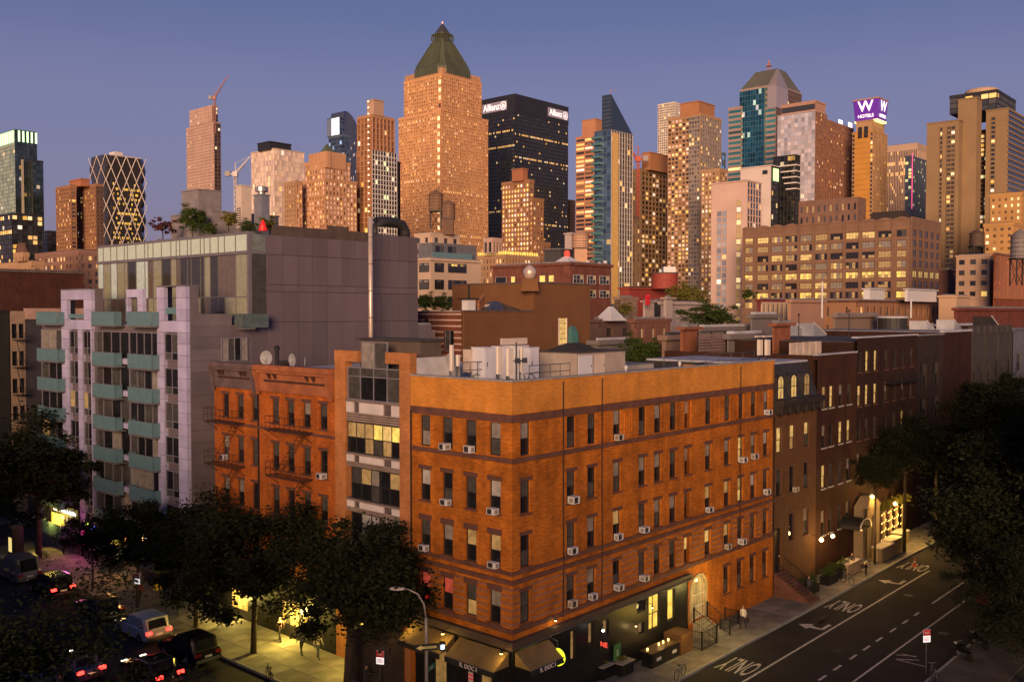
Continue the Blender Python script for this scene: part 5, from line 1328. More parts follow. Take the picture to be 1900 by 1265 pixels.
T.mb('painted_glint_strip', G('painted_sunset_glass', (.72, .45, .13), .25)).box(t + .2, s - .62, 26, t + w * .3, s - .56, z - 1.5)  # gold sunset reflection painted as the strip's glass colour
T.mb('mast', RUSTC, 'stuff').tube([(t + 2, s + 2, zt - 4), (t + 2, s + 2, zt + 3)], .12, 4); T.mb('mast', RUSTC, 'stuff').tube([(t + 2, s + 2, zt + 2), (t + 4, s - 1, zt + 3)], .1, 4); T.done()
# 15 brown balcony tower
T = Tower('balcony_tower', 'brown apartment tower with stacked balconies between the wedge tower and the tall beige tower', 1188, 313, 600)
T.block(1164, 1190, 1241, 313, sty(4.2, 3.0, 2.4, .9, TANC, WARMG, .2, .6), sty(4.0, 3.0, .6, 1.1, WM('brown_balcony', (.27, .16, .09)), [(.05, .04, .02), (.10, .07, .02), (.03, .025, .02)], .24, .6, dep=.6))
T.block(1191, 1207, 1240, 282, None, None, 315, core=WM('cinnamon', (.38, .17, .08)), cap=.5); T.done()
# 16 white grid super slim tower
T = Tower('white_grid_tower', 'very slim white concrete tower with a grid of square windows', 1250, 189, 1800)
st = sty(4.75, 4.75, 1.7, 1.7, WM('grid_white', (.66, .58, .50)), DARKG + WARMG, .10, .7, dep=.6); T.block(1221, 1251, 1261, 189, st, st); T.done()
# 17 tall beige residential tower
T = Tower('tall_beige_tower', 'tall beige apartment tower with a grey glazed corner and an orange roof house', 1302, 210, 560)
st = sty(3.3, 2.95, .9, 1.2, WM('beige_brick', (.40, .23, .12)), WARMG + ROSEG + DARKG, .22, .75); stc = sty(2.6, 2.95, .5, 1.0, WM('corner_grey', (.30, .24, .20)), [(.16, .14, .15), (.10, .09, .10), (.24, .2, .18)], .14, .7)
T.block(1240, 1300, 1338, 210, st, stc); t, s, w, d, z = T.dims(1240, 1300, 1338, 210)
T.facade('A', s - .01, s + d * .33, 26, z - 1.5, t - .6, stc)
T.block(1262, 1297, 1326, 187, None, None, 212, core=WM('cinnamon', (.38, .17, .08)), cap=.5)
T.block(1302, 1335, 1349, 312, sty(2.9, 2.9, 1.2, 1.2, TANB, WARMG + ROSEG, .45, .9), st, D=500); T.done()
T = Tower('blue_sign_sliver', 'narrow strip of bright blue sign light right of the tall beige tower', 1342, 283, 700); T.block(1337, 1340, 1346, 283, sty(3, 4, .3, .6, BLUEM, BLUEG, 1, 1.3, litc=[(.05, .35, 1)]), sty(3, 4, .3, .6, BLUEM, BLUEG, .8, 1.2, litc=[(.05, .35, 1)])); T.done()
# 18 teal glass tower with hipped roof
T = Tower('teal_tower', 'teal glass office tower with a hipped grey roof and steel mast', 1424, 158, 720)
stx = sty(9, 4.0, .3, 1.9, WM('mauve_band', (.33, .24, .22)), TEALG + [(.05, .09, .10)], .18, .55, dep=.3, litc=[(.7, .9, .55), (1, .85, .4)]); stt = sty(2.4, 4.0, .10, .25, TEALM, TEALG, .06, .6, True, .1, litc=[(.75, 1, .7)])
t, s, w, d, z = T.block(1374, 1440, 1487, 156, stx, sty(3, 4, .4, 1.4, DKBR, [(.10, .09, .10)], .05), cap=1)
T.block(1352, 1376, 1388, 197, stx, stx, D=735)
a0, a1 = d * .28, d * .98; T.mb('bay', TEALM).box(t - 2.4, s + a0, 30, t - .42, s + a1, z - 2); T.facade('A', s + a0, s + a1, 60, z - 2, t - 2.42, stt)
zt = T.zat(119); T.mb('hip_roof', WM('lead_roof', (.13, .125, .10), .5)).ring([[(t, s, z), (t + w, s, z), (t + w, s + d, z), (t, s + d, z)], [(t + w * .3, s + d * .18, zt), (t + w * .62, s + d * .18, zt), (t + w * .62, s + d * .8, zt), (t + w * .3, s + d * .8, zt)]])
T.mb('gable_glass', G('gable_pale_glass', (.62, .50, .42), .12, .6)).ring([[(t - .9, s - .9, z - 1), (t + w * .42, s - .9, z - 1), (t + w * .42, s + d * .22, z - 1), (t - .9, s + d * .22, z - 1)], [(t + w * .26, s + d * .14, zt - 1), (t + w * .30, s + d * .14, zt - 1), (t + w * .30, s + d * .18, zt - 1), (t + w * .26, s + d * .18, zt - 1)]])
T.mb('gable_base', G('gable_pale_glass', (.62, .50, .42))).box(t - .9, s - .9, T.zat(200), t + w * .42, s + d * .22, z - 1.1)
m = T.mb('roof_mast', RUSTC, 'stuff')
for dx in (-1.5, 1.5):
    for dy in (-1.5, 1.5): m.tube([(t + w * .4 + dx, s + d * .5 + dy, zt), (t + w * .4, s + d * .5, zt + 9)], .25, 4)
m.box(t + w * .4 - 2, s + d * .5 - 2, zt + 4, t + w * .4 + 2, s + d * .5 + 2, zt + 4.4); T.done()
# 19 pale blue hotel and its rust wing
T = Tower('pale_blue_hotel', 'hotel tower with reflected sky coloured into its pale blue face and brown stone top', 1513, 187, 600)
stm = sty(2.9, 3.4, .12, .35, WM('pale_frame', (.42, .33, .32)), [(.44, .43, .52), (.52, .49, .56), (.36, .37, .47)], .02, .4, False, .1); str_ = sty(3.2, 3.2, 1.0, 1.3, WM('plum_brick', (.27, .13, .09)), DARKG + WARMG, .10, .6)  # reflected sky is put into these pale blue glass colours
T.block(1443, 1513, 1534, 205, stm, str_, cap=.5); T.block(1450, 1513, 1532, 186, sty(60, 4.5, .1, 2.2, WM('plum_stone', (.42, .24, .18)), DARKG, 0), None, 206, cap=1); T.done()
T = Tower('plum_wing', 'plum brown brick slab between the pale blue hotel and the W sign tower', 1535, 228, 625); T.block(1528, 1535, 1583, 222, str_, str_); T.done()
T = Tower('dark_glass_block', 'dark glass block in front of the pale blue hotel with white slab edges', 1476, 287, 520)
t, s, w, d, z = T.block(1435, 1476, 1484, 287, sty(3, 3.2, .15, .35, BLACKM, [(.06, .065, .06), (.04, .045, .05), (.09, .09, .08)], .03, .6, True), sty(3, 3.2, .15, .3, BLACKM, DARKG, .03), cap=.4)
for k in range(5): zz = z - 6 - k * 3.2; T.mb('white_fin', WHITEB).box(t - 1.2, s - 1.0, zz, t + w, s + 9 - k, zz + .7)
T.done()
# rooftop signs behind
for k, (px, py, c, lab) in enumerate(((1560, 228, (.75, .8, 1.0), 'small white glowing rooftop sign left of the W tower'), (1578, 233, (1, .8, .85), 'small pinkish glowing rooftop sign beside the W tower'))):
    P = at(px, py, 700); o = thing('rooftop_sign', lab, 'sign', P, GA, 'small glowing rooftop signs'); MB().box(-3.2, 0, -2, 3.2, .4, 2).build('sign_face', E(f'rooftop_sign_{k}', c, 1.4), o); MB().box(-3, .41, -14, 3, .8, -2).build('frame', BLACKM, o)
# 20 pale pink block with window slots
PK = WM('pale_pink_stucco', (.58, .40, .34))
T = Tower('pale_pink_block', 'pale pink blank walled block with three vertical strips of windows', 1386, 332, 400)
t, s, w, d, z = T.block(1320, 1386, 1412, 334, None, sty(3, 3.3, .4, .6, PK, BLUEG, .1, .6, True), core=PK, cap=.5)
for f, lit_, c in ((.15, .8, [(.6, .45, .2)]), (.55, .15, SKYG), (.70, .1, SKYG)):
    T.facade('A', s + d * f, s + d * f + 2.2, 18, z - 6 - (6 if f > .2 else 2), t - .04, sty(2.2, 3.2, .3, .9, WM('slot_frame', (.45, .33, .28)), c, lit_, .8, dep=.12, litc=[(1, .82, .42)]))
T.block(1374, 1431, 1443, 306, None, sty(3, 3.2, .3, .6, BLACKM, DARKG, .1), core=WM('offwhite_stucco', (.62, .52, .48)), cap=.4, D=425)
t2, s2, w2, d2, z2 = T.dims(1374, 1431, 1443, 306, 425)
T.mb('green_screen', E('green_screen_light', (.55, 1, .35), 1.3)).box(t2 + 1, s2 - .8, T.zat(335, 425), t2 + w2 - .5, s2 - .5, T.zat(312, 425)); T.mb('roof_opening', DARKG and BLACKM).box(t2 - .5, s2 + d2 * .1, T.zat(322, 425), t2 - .43, s2 + d2 * .26, T.zat(315, 425))
T.done()
# 21 tower with the purple W sign
T = Tower('sign_topped_tower', 'orange tower crowned by a flared purple sign with a white W', 1620, 240, 620)
st = sty(3.0, 3.3, 1.3, 1.1, WM('ochre_stone', (.42, .25, .13)), DARKG + WARMG, .15, .6); OCH = WM('ochre_panel', (.50, .24, .05))
t, s, w, d, z = T.block(1582, 1620, 1646, 242, None, st, core=OCH, cap=.6)
for f in (.0, .88): T.facade('A', s + d * f, s + d * f + d * .12, 26, z - 1, t - .05, sty(2.5, 3.3, .5, 1.2, WM('ochre_stone', (.42, .25, .13)), DARKG, .1, dep=.2))
for k in range(32): T.mb('panel_line', WM('ochre_line', (.36, .17, .05)), 'stuff').box(t - .12, s + d * .14, 30 + k * 3.4, t - .01, s + d * .86, 30.3 + k * 3.4)
t, s, w, d, z = T.block(1589, 1619, 1641, 222, None, None, 243, core=WM('ochre_stone', (.42, .25, .13)), cap=.6)
for f in (.25, .62): T.mb('dark_opening', BLACKM).box(t - .6, s + d * f, z - 11, t - .43, s + d * f + 2.5, z - 4)
a = T.dims(1590, 1620, 1640, 222); b_ = T.dims(1584, 1621, 1645, 183); z0_, z1_ = a[4] + .5, b_[4]
PUR = E('purple_sign', (.10, .02, .27), .55); WSG = E('w_white', (1, .94, .9), 1.0)
cx_, cy_ = a[0] + a[2] / 2, a[1] + a[3] / 2; wa, wb = (a[2] + a[3]) / 2, (a[2] + a[3]) / 2 * 1.17
R0, R1 = sq(cx_ - wa / 2, cy_ - wa / 2, wa, wa, z0_, .02), sq(cx_ - wb / 2, cy_ - wb / 2, wb, wb, z1_, .02)
T.mb('sign_body', PUR).ring([R0, R1]); T.mb('sign_rim', WM('ochre_stone', (.42, .25, .13))).ring([sq(cx_ - wb / 2 - .3, cy_ - wb / 2 - .3, wb + .6, wb + .6, z1_, .02), sq(cx_ - wb / 2 - .3, cy_ - wb / 2 - .3, wb + .6, wb + .6, z1_ + .8, .02)])
T.mb('sign_light_strip', E('sign_yellow_strip', (1, .85, .3), 1.6)).ring([sq(cx_ - wa / 2 - .4, cy_ - wa / 2 - .4, wa + .8, wa + .8, z0_ - 1.2, .02), sq(cx_ - wa / 2 - .4, cy_ - wa / 2 - .4, wa + .8, wa + .8, z0_, .02)])
tl_ = math.atan2((wb - wa) / 2, z1_ - z0_); hm = (z1_ - z0_)
for face in 'AB':
    mid = (wa + wb) / 4 + .45
    for txt, size, dz in (('W', 9.5, .16), ('HOTELS', 2.9, -.30)):
        k = mid + dz * (wb - wa) / 2
        loc = (cx_ - k, cy_, z0_ + hm * (.5 + dz)) if face == 'A' else (cx_, cy_ - k, z0_ + hm * (.5 + dz))
        lettering(txt, size, WSG, T.o, loc, (R(90) - tl_ * -1, 0, R(-90) if face == 'A' else 0), .08, bold=True)
T.done()
# 22 striped tower, dark blue tower
T = Tower('striped_tower', 'tan tower with fine vertical stripes behind the W sign tower', 1700, 266, 880)
st = sty(1.9, 3.8, .95, .0, WM('stripe_stone', (.46, .31, .23)), DARKG + [(.12, .07, .05)], .10, .7, vfirst=True, dep=.5, rowlit=.06); T.block(1644, 1702, 1724, 265, st, st, cap=6); T.done()
T = Tower('dark_blue_tower', 'dark blue glass tower edged with a thin pink neon line', 1692, 289, 760)
st = sty(2.6, 3.3, .2, .7, WM('steel_blue', (.07, .085, .12), .4), [(.06, .08, .12), (.10, .12, .17)], .12, .6, litc=[(1, .9, .35), (.8, 1, .6)])
t, s, w, d, z = T.block(1680, 1692, 1721, 289, st, st); T.mb('neon_line', E('pink_neon', (1, .12, .32), .8)).box(t - .9, s - .9, T.zat(388), t - .4, s - .4, z + 2); T.done()
# 23 great tan concrete hotel
T = Tower('concrete_hotel', 'massive tan concrete hotel with vertical window slots and a round roof drum', 1818, 182, 540)
slot = sty(2.6, 3.05, .35, 1.1, TANC, [(.10, .07, .04), (.06, .045, .03)], .34, .8, dep=.4)
rib_ = sty(60, 3.05, .2, 1.0, TANC, DARKG, 0, dep=.5)
t, s, w, d, z = T.block(1720, 1780, 1800, 222, None, None, core=TANC, cap=.6)
T.facade('A', s + 2, s + d * .36, 24, z - 3, t - .05, slot); T.facade('A', s + d * .50, s + d * .58, 24, z - 3, t - .05, sty(2.6, 3.05, .5, 1.1, TANC, DARKG, .3, .8))
t, s, w, d, z = T.block(1778, 1813, 1822, 180, None, None, core=TANC, cap=.6)
t, s, w, d, z = T.block(1830, 1870, 1990, 200, None, rib_, core=TANC, cap=.6)
T.facade('A', s + d * .55, s + d * .75, 24, z - 4, t - .05, sty(2.2, 3.05, .4, 1.1, TANC, DARKG, .25, .8)); T.facade('A', s + d * .98, s + d * 1.32, 24, z - 10, t + 4, sty(2.4, 3.05, .3, 1.0, DKBR, DARKG, .3, .9))
dk = sty(4, 3.2, .3, .5, BLACKM, [(.05, .05, .055), (.08, .075, .07)], .2, .7, rowlit=.3); T.block(1763, 1850, 1884, 166, dk, dk, 202, D=556)
a = T.dims(1792, 1828, 1850, 158); zt = T.zat(156, 556); T.mb('roof_drum', WM('drum_beige', (.50, .34, .22))).lathe([(9.5, T.zat(172, 556)), (9.5, zt - 1), (8.5, zt)], *[q - r for q, r in zip(TS(at(1822, 158, 572)), (T.t0, T.s0))], 24); T.done()
# 24 orange lit hotel at the right edge
T = Tower('orange_lit_hotel', 'flat fronted tan hotel dotted with single bright lit windows at the right edge', 1905, 355, 430)
st = sty(3.6, 3.4, 2.2, 1.9, WM('warm_tan', (.46, .25, .09)), WARMG, .62, 1.1, dep=.25, litc=[(1, .78, .4), (1, .85, .5)]); T.block(1838, 1896, 1990, 356, st, st); T.block(1826, 1880, 1990, 412, st, st, D=420); T.done()
# ------------------------------------------------------------------ the row along the street beyond the corner building
def row_house(name, label, px0, px1, ztop, mat, dep=16, cat='building', group='row houses along the street', t0=None):
    t0 = on_s(px0, 800)[0] if t0 is None else t0; t1 = on_s(px1, 800)[0]
    o = bld(name, label, t0, 0, 0, cat, group)
    return o, t0, t1 - t0
def row_windows(o, t0, cols, rows, w, mat, states, sill=None, lint=None):
    """cols: pixels; rows: (z0, z1)"""
    for r_, (z0, z1) in enumerate(rows):
        for c, px in enumerate(cols):
            u, l = states.get((r_, c)) or (rnd.choice(['mid', 'dark', 'mid', 'blind']), rnd.choice(['dark', 'dark', 'mid']))
            window(o, 'B', on_s(px, 800)[0] - t0, z0, w, z1 - z0, u, l, FRAME_D, sill, lint)
# mansard house
BST = M('brownstone_front', (.11, .048, .018), .85, .2, 1.0); SLATE = M('mansard_slate', (.035, .03, .032), .6, .3, 2.0)
o, t0, w = row_house('mansard_house', 'narrow brownstone house with black mansard roof and three arched dormers', 1437.5, 1515, 18.2, BST)
cols = (1446, 1470.5, 1497); rows = [(11.3, 13.3), (7.9, 10.0), (4.0, 6.2)]
cs = [on_s(p, 800)[0] - t0 for p in cols]
ops = [(c - .48, c + .48, a, b) for a, b in rows[:2] for c in cs] + [(c - .48, c + .48, *rows[2]) for c in cs[1:]] + [(cs[0] - .6, cs[0] + .6, 1.9, 5.4)]
m = MB(); wall(m, 'B', .01, w - .01, 0, 14.4, ops); m.box(.02, .4, 0, w - .02, 14, 14.4); m.build('wall', BST, o)
row_windows(o, t0, cols, rows[:2], .94, FRAME_D, {(0, 0): ('lit', 'lit'), (0, 1): ('lit', 'dim'), (0, 2): ('lit', 'mid')}, BROWNSTONE, BROWNSTONE)
row_windows(o, t0, cols[1:], rows[2:], .94, FRAME_D, {}, BROWNSTONE, BROWNSTONE)
d = MB().box(cs[0] - .58, .16, 1.9, cs[0] + .58, .22, 5.2).build('door', M('door_black', (.02, .017, .015), .4), o); put('handle', MB().box(cs[0] + .4, .10, 3.0, cs[0] + .46, .16, 3.1).mesh('handle', BEIGE), d)
m = MB(); m.box(-.05, -.75, 15.0, w + .1, .2, 15.45); m.box(0, -.45, 14.42, w + .05, .2, 14.99); c_ = m.build('cornice', M('cornice_black', (.03, .024, .022), .6), o)
for k in range(6): put('bracket', MB().box(w * k / 5.3 + .1, -.62, 14.3, w * k / 5.3 + .4, -.46, 14.98).mesh('bracket', MATS['cornice_black']), c_)
m = MB(); m.ring([[(.02, -.05, 15.46), (w, -.05, 15.46), (w, 12, 15.46), (.02, 12, 15.46)], [(.02, .7, 18.2), (w, .7, 18.2), (w, 12, 18.2), (.02, 12, 18.2)]]); m.build('mansard_roof', SLATE, o)
MB().box(.1, .8, 18.2, w - .1, 12, 18.35).build('roof', ROOF_WHITE, o)
for px in (1449, 1473, 1497):
    c = on_s(px, 720)[0] - t0 - .3; r0 = .42
    pts = [(c - r0, 15.6)] + [(c - r0 * math.cos(math.pi * k / 8), 16.9 + r0 * math.sin(math.pi * k / 8)) for k in range(9)] + [(c + r0, 15.6)]
    d = MB(); d.ring([[(x + (x - c) * .45, -.12, z + (.15 if z > 16.8 else 0)) for x, z in pts], [(x + (x - c) * .45, 1.0, z + (.15 if z > 16.8 else 0)) for x, z in pts]]); dm = d.build('dormer', SLATE, o)
    g_ = MB(); g_.poly([(x, -.135, z) for x, z in pts]); g_.poly([(x, -.128, z) for x, z in reversed(pts)]); put('pane', g_.mesh('pane', PANES['lit' if px != 1497 else 'dim']), dm)
    put('glazing_bar', MB().box(c - .025, -.16, 15.6, c + .025, -.138, 17.25).mesh('glazing_bar', FRAME_D), dm); put('glazing_bar', MB().box(c - r0, -.158, 16.4, c + r0, -.14, 16.46).mesh('glazing_bar', FRAME_D), dm)
# stoop
for k in range(11): MB().box(cs[0] - .8, -.28 * (11 - k), .14 + k * .165, cs[0] + .8, -.02, .14 + (k + 1) * .165).build('stoop_step', BROWNSTONE, o)
for x in (-.8, .8):
    m = MB(); m.tube([(cs[0] + x, -3.0, 1.1), (cs[0] + x, -.1, 2.95)], .035, 5)
    for k in range(10): f = k / 9; m.tube([(cs[0] + x, -3.0 + 2.9 * f, .15 + 1.8 * f), (cs[0] + x, -3.0 + 2.9 * f, 1.1 + 1.85 * f)], .015, 4)
    m.build('stoop_railing', IRON, o, 'stuff')
air_con('B', on_s(1474, 905)[0], rows[1][0] - .02, 'white air conditioner in the middle window of the brownstone mansard house')
# red-brown house
BRK2 = brick('red_brown_brick', (.072, .027, .015), (.06, .023, .013), stain=.3)
o, t0, w = row_house('red_brown_house', 'red brown brick house with a plain parapet next to the mansard house', 1515, 1588, 18.6, BRK2)
cols = (1529, 1542.5, 1560, 1575); zr = lambda y, px=1545: on_s(px, y)[1]
rows = [(zr(755), zr(715)), (zr(826), zr(785)), (zr(900), zr(858)), (zr(985), zr(940))]
cs = [on_s(p, 800)[0] - t0 for p in cols]
ops = [(c - .45, c + .45, a, b) for a, b in rows for c in cs]
m = MB(); wall(m, 'B', .01, w - .01, 0, 18.7, ops); m.box(.02, .4, 0, w - .02, 15, 18.3); m.box(.02, .01, 18.3, .3, 15, 18.7); m.build('wall', BRK2, o)
row_windows(o, t0, cols, rows, .88, FRAME_D, {(0, 0): ('dim', 'dim'), (0, 1): ('lit', 'lit'), (1, 2): ('lit', 'lit'), (1, 3): ('lit', 'dim'), (2, 0): ('lit', 'lit')}, M('pale_sill', (.42, .38, .36), .8), None)
MB().box(.02, -.1, 18.7, w, .4, 18.82).build('coping', ROOF_WHITE, o); MB().box(.3, .4, 18.3, w - .05, 15, 18.4).build('roof', ROOF_DARK, o)
for k in range(5): MB().box(.5 + k * 1.3, 2.6, 18.4, 1.5 + k * 1.3, 2.75, 19.7).build('fence_panel', M('cream_fence', (.50, .40, .33), .8), o)
# taller dark house with fire escape
BRK3 = brick('dark_brown_brick', (.05, .021, .013), (.042, .018, .012), stain=.35)
o, t0, w = row_house('dark_brick_tenement', 'tall dark brown tenement with lit yellow windows and fire escape', 1588, 1700, 19.9, BRK3)
cols = (1594, 1608, 1623.6, 1643, 1659, 1674, 1690); zr = lambda y, px=1640: on_s(px, y)[1]
H = on_s(1640, 625)[1]
rows = [(H - 3.1, H - 1.2), (H - 6.2, H - 4.3), (H - 9.3, H - 7.4), (H - 12.4, H - 10.5)]
cs = [on_s(p, 800)[0] - t0 for p in cols]
ops = [(c - .45, c + .45, a, b) for a, b in rows for c in cs]
m = MB(); wall(m, 'B', .01, w - .01, 0, H, ops); m.box(.02, .4, 0, w - .02, 18, H - .4); m.build('wall', BRK3, o)
row_windows(o, t0, cols, rows, .88, FRAME_D, {(0, 1): ('lit', 'lit'), (0, 2): ('lit', 'lit'), (1, 0): ('lit', 'dim'), (1, 1): ('lit', 'lit'), (1, 2): ('lit', 'lit'), (2, 5): ('dim', 'dim'), (0, 0): ('dark', 'dark')}, BROWNSTONE, None)
MB().box(.02, -.12, H, w, .5, H + .14).build('coping', ROOF_WHITE, o); MB().box(.05, .5, H - .4, w - .05, 18, H - .3).build('roof', ROOF_DARK, o)
for z in (H - 4.45, H - 9.3):
    pl = MB().box(cs[3] - .7, -1.0, z, cs[6] + .6, -.02, z + .06).build('fire_escape', IRON, o)
    r_ = MB(); r_.box(cs[3] - .7, -1.0, z + .8, cs[6] + .6, -.96, z + .85)
    for k in range(16): r_.box(cs[3] - .7 + (cs[6] - cs[3] + 1.26) * k / 15, -1.0, z, cs[3] - .66 + (cs[6] - cs[3] + 1.26) * k / 15, -.97, z + .8)
    put('railing', r_.mesh('railing', IRON), pl)['kind'] = 'stuff'
# plain grey brown house, red side wall, castle front, pale blue front
GB = brick('grey_brown_brick', (.05, .03, .026), (.042, .026, .022), stain=.3)
o, t0, w = row_house('grey_brown_house', 'grey brown house with wide dark windows right of the tall dark tenement', 1700, 1748, 19.8, GB)
cs = [on_s(p, 800)[0] - t0 for p in (1713, 1735)]; rows = [(H - 5.5, H - 3.0), (H - 9.0, H - 6.6), (H - 12.5, H - 10.1)]
ops = [(c - 1.0, c + 1.0, a, b) for a, b in rows for c in cs]
m = MB(); wall(m, 'B', .01, w - .01, 0, H - .1, ops); m.box(.02, .4, 0, w - .02, 18, H - .5); m.build('wall', GB, o)
for a, b in rows:
    for c in cs: window(o, 'B', c, a, 1.96, b - a, ['dark', 'mid'], 'dark', FRAME_D, None, None, cols=2)
MB().box(.02, -.12, H - .1, w, .5, H + .05).build('coping', ROOF_GREY, o); MB().box(.05, .5, H - .5, w - .05, 18, H - .4).build('roof', ROOF_DARK, o)
RW = brick('side_red_brick', (.055, .018, .014), (.048, .016, .012), stain=.35)
o, t0, w = row_house('red_side_building', 'blank red brick building in shade before the castle like front', 1748, 1800, 19, RW)
zt = on_s(1770, 616)[1]; MB().box(.02, .02, 0, w, 16, zt).build('wall', RW, o); MB().box(0, -.1, zt, w, .4, zt + .25).build('coping', ROOF_WHITE, o); MB().box(0, .4, zt, w, 16, zt + .1).build('roof', ROOF_GREY, o)
CST = M('castle_stone', (.05, .042, .042), .85, .2, .6)
o, t0, w = row_house('castle_front_house', 'grey stone house with a crenellated castle like parapet', 1800, 1876, 20, CST)
zt = on_s(1840, 618)[1]; ops = [(w * (k + .3) / 6, w * (k + .7) / 6, zt - 3.4 - 3.6 * r_ - 2.2, zt - 3.4 - 3.6 * r_) for k in range(6) for r_ in range(4)]
m = MB(); wall(m, 'B', .02, w, 0, zt, ops); m.box(.02, .5, 0, w, 16, zt - .3); m.build('wall', CST, o)
for p, q, a, b in ops: window(o, 'B', (p + q) / 2, a, q - p - .02, b - a, 'mid', 'dark', FRAME_D, None, None)
for k in range(7): MB().box(w * k / 7 + .05, -.15, zt, w * (k + .62) / 7, .4, zt + .95).build('crenel', CST, o)
for k in range(4): MB().box(w * k / 3.3, -.14, 0, w * k / 3.3 + .35, -.002, zt).build('buttress', CST, o)
PB = M('pale_blue_front_paint', (.12, .12, .15), .8)
o, t0, w = row_house('pale_blue_house', 'pale blue grey house front at the right edge beyond the castle front', 1877, 1960, 20, PB)
zt = on_s(1890, 612)[1]; ops = [(w * (k + .3) / 4, w * (k + .65) / 4, zt - 3.2 - 3.6 * r_ - 2.2, zt - 3.2 - 3.6 * r_) for k in range(4) for r_ in range(4)]
m = MB(); wall(m, 'B', .02, w, 0, zt, ops); m.box(.02, .5, 0, w, 16, zt - .3); m.build('wall', PB, o); MB().box(0, -.25, zt, w, .4, zt + .3).build('cornice', PB, o)
for p, q, a, b in ops: window(o, 'B', (p + q) / 2, a, q - p - .02, b - a, 'mid', 'dark', FRAME_D, None, None)

# ------------------------------------------------------------------ the brown and striped building behind the orange roof
SB_t, SB_s = 32.0, 35.6
BRN = M('brown_stucco', (.165, .072, .028), .85, .10, .35)
o = bld('striped_penthouse_building', 'brown stucco building with red and cream striped penthouse wall', SB_t, SB_s, 0)
t0, s0 = SB_t, SB_s
zs = on_t(790, 578, t0)[1]; Ls = on_t(716, 600, t0)[0] - s0; Tm = on_s(935, 600, s0)[0] - t0; Te = on_s(1095, 560, s0)[0] - t0; T2 = on_s(990, 560, s0)[0] - t0
zb = on_s(1040, 527, s0)[1]
STRB = brick('stripe_red_brick', (.21, .07, .05), (.17, .055, .04), stain=.2); STRC = M('stripe_cream', (.48, .34, .28), .8)
MB().box(.3, 0, 0, T2, Ls - .05, zs).build('lower_block', BRN, o)
MB().box(T2, 0, 0, Te, 13, zb).build('tall_block', BRN, o)
MB().box(T2 - .1, -.1, zb, Te + .1, 13.1, zb + .15).build('tall_coping', STRIPE_D, o); MB().box(.2, -.1, zs, T2 - .1, .35, zs + .15).build('low_coping', STRIPE_D, o); MB().box(.3, .35, zs, T2 - .1, Ls - .1, zs + .06).build('roof', ROOF_WHITE, o)
dr = [(on_t(807, 620, t0)[0] - s0, on_t(790, 620, t0)[0] - s0), (on_t(766, 620, t0)[0] - s0, on_t(737, 620, t0)[0] - s0), (on_t(842, 620, t0)[0] - s0, on_t(824, 620, t0)[0] - s0)]
zd0, zd1 = on_t(800, 650, t0)[1], on_t(800, 612, t0)[1]
m = MB(); wall(m, 'A', .01, Ls, 0, zs - .02, [(a, b, zd0, zd1) for a, b in dr[1:]]); m.build('striped_wall', STRB, o)
for k in range(9):
    z = zs - .35 - k * .62
    segs = [(0.02, Ls - .02)]
    for a, b in dr:
        if zd0 - .1 < z < zd1 + .1: segs = [x for s_ in segs for x in ((s_[0], min(s_[1], a - .05)), (max(s_[0], b + .05), s_[1])) if x[1] - x[0] > .1]
    for a, b in segs: MB().box(-.05, a, z, -.002, b, z + .16).build('cream_stripe', STRC, o)
d = MB().box(-.06, dr[0][0], zd0, -.003, dr[0][1], zd1).build('door', M('pink_white_door', (.62, .48, .45), .6), o); put('handle', MB().box(-.1, dr[0][0] + .1, zd0 + 1, -.061, dr[0][0] + .15, zd0 + 1.1).mesh('handle', IRON), d)
for a, b in dr[1:]: window(o, 'A', (a + b) / 2, zd0, b - a - .02, zd1 - zd0, ['mid', 'dark'], 'dark', M('mauve_frame', (0.22, 0.20, 0.25)), None, None, cols=2, rows=1)
for px in (746, 794):
    s_ = on_t(px, 596, t0)[0] - s0; z = on_t(px, 596, t0)[1]
    w_ = MB().lathe([(.05, z - .3), (.2, z - .25), (.2, z + .2), (.05, z + .3)], -.25, s_, 8).build('wall_lantern', IRON, o)
ta, tb = on_s(1036, 600, s0)[0] - t0, on_s(1051, 600, s0)[0] - t0; za, zb_ = on_s(1043, 638, s0)[1], on_s(1043, 590, s0)[1]
w_ = MB(); w_.box(ta, -.12, za, ta + .08, -.003, zb_); w_.box(tb - .08, -.12, za, tb, -.003, zb_); w_.box(ta, -.13, za - .1, tb, -.004, za); wf = w_.build('stair_window', CREAM_P, o)
for k in range(5): put('pane', MB().box(ta + .08, -.06, za + (zb_ - za) * k / 5 + .03, tb - .08, -.01, za + (zb_ - za) * (k + 1) / 5 - .03).mesh('pane', PANES['lit']), wf)
MB().ring([[(tb + .3, -.02, za + .1), (tb + 1.6, -.02, za + .1), (tb + 1.6, -.6, za + .1), (tb + .3, -.6, za + .1)], [(tb + .3, -.02, za + 1.5), (tb + 1.6, -.02, za + 1.5), (tb + 1.6, -.5, za + 1.3), (tb + .3, -.5, za + 1.3)], [(tb + .6, -.02, za + 2.1), (tb + 1.3, -.02, za + 2.1), (tb + 1.3, -.3, za + 2.0), (tb + .6, -.3, za + 2.0)]]).build('teal_hood', M('teal_tarp', (.06, .17, .17), .7), o)
P = at(983, 524, 107); o = thing('roof_ventilator', 'shiny steel onion shaped ventilator on the brown tall block', 'vent', (P.x, P.y, P.z - 1.0), 0)
MB().ring([[(-1.0, -1, 0), (1.0, -1, 0), (1.0, 1, 0), (-1.0, 1, 0)], [(-.8, -.8, 1.4), (.8, -.8, 1.4), (.8, .8, 1.4), (-.8, .8, 1.4)]]).build('base', BRN, o)
MB().lathe([(.5, 1.4), (.62, 1.6), (.75, 2.0), (.75, 2.3), (.5, 2.7), (.12, 2.95)], n=14).build('turbine', M('bright_steel', (.62, .55, .50)), o, smooth=True)
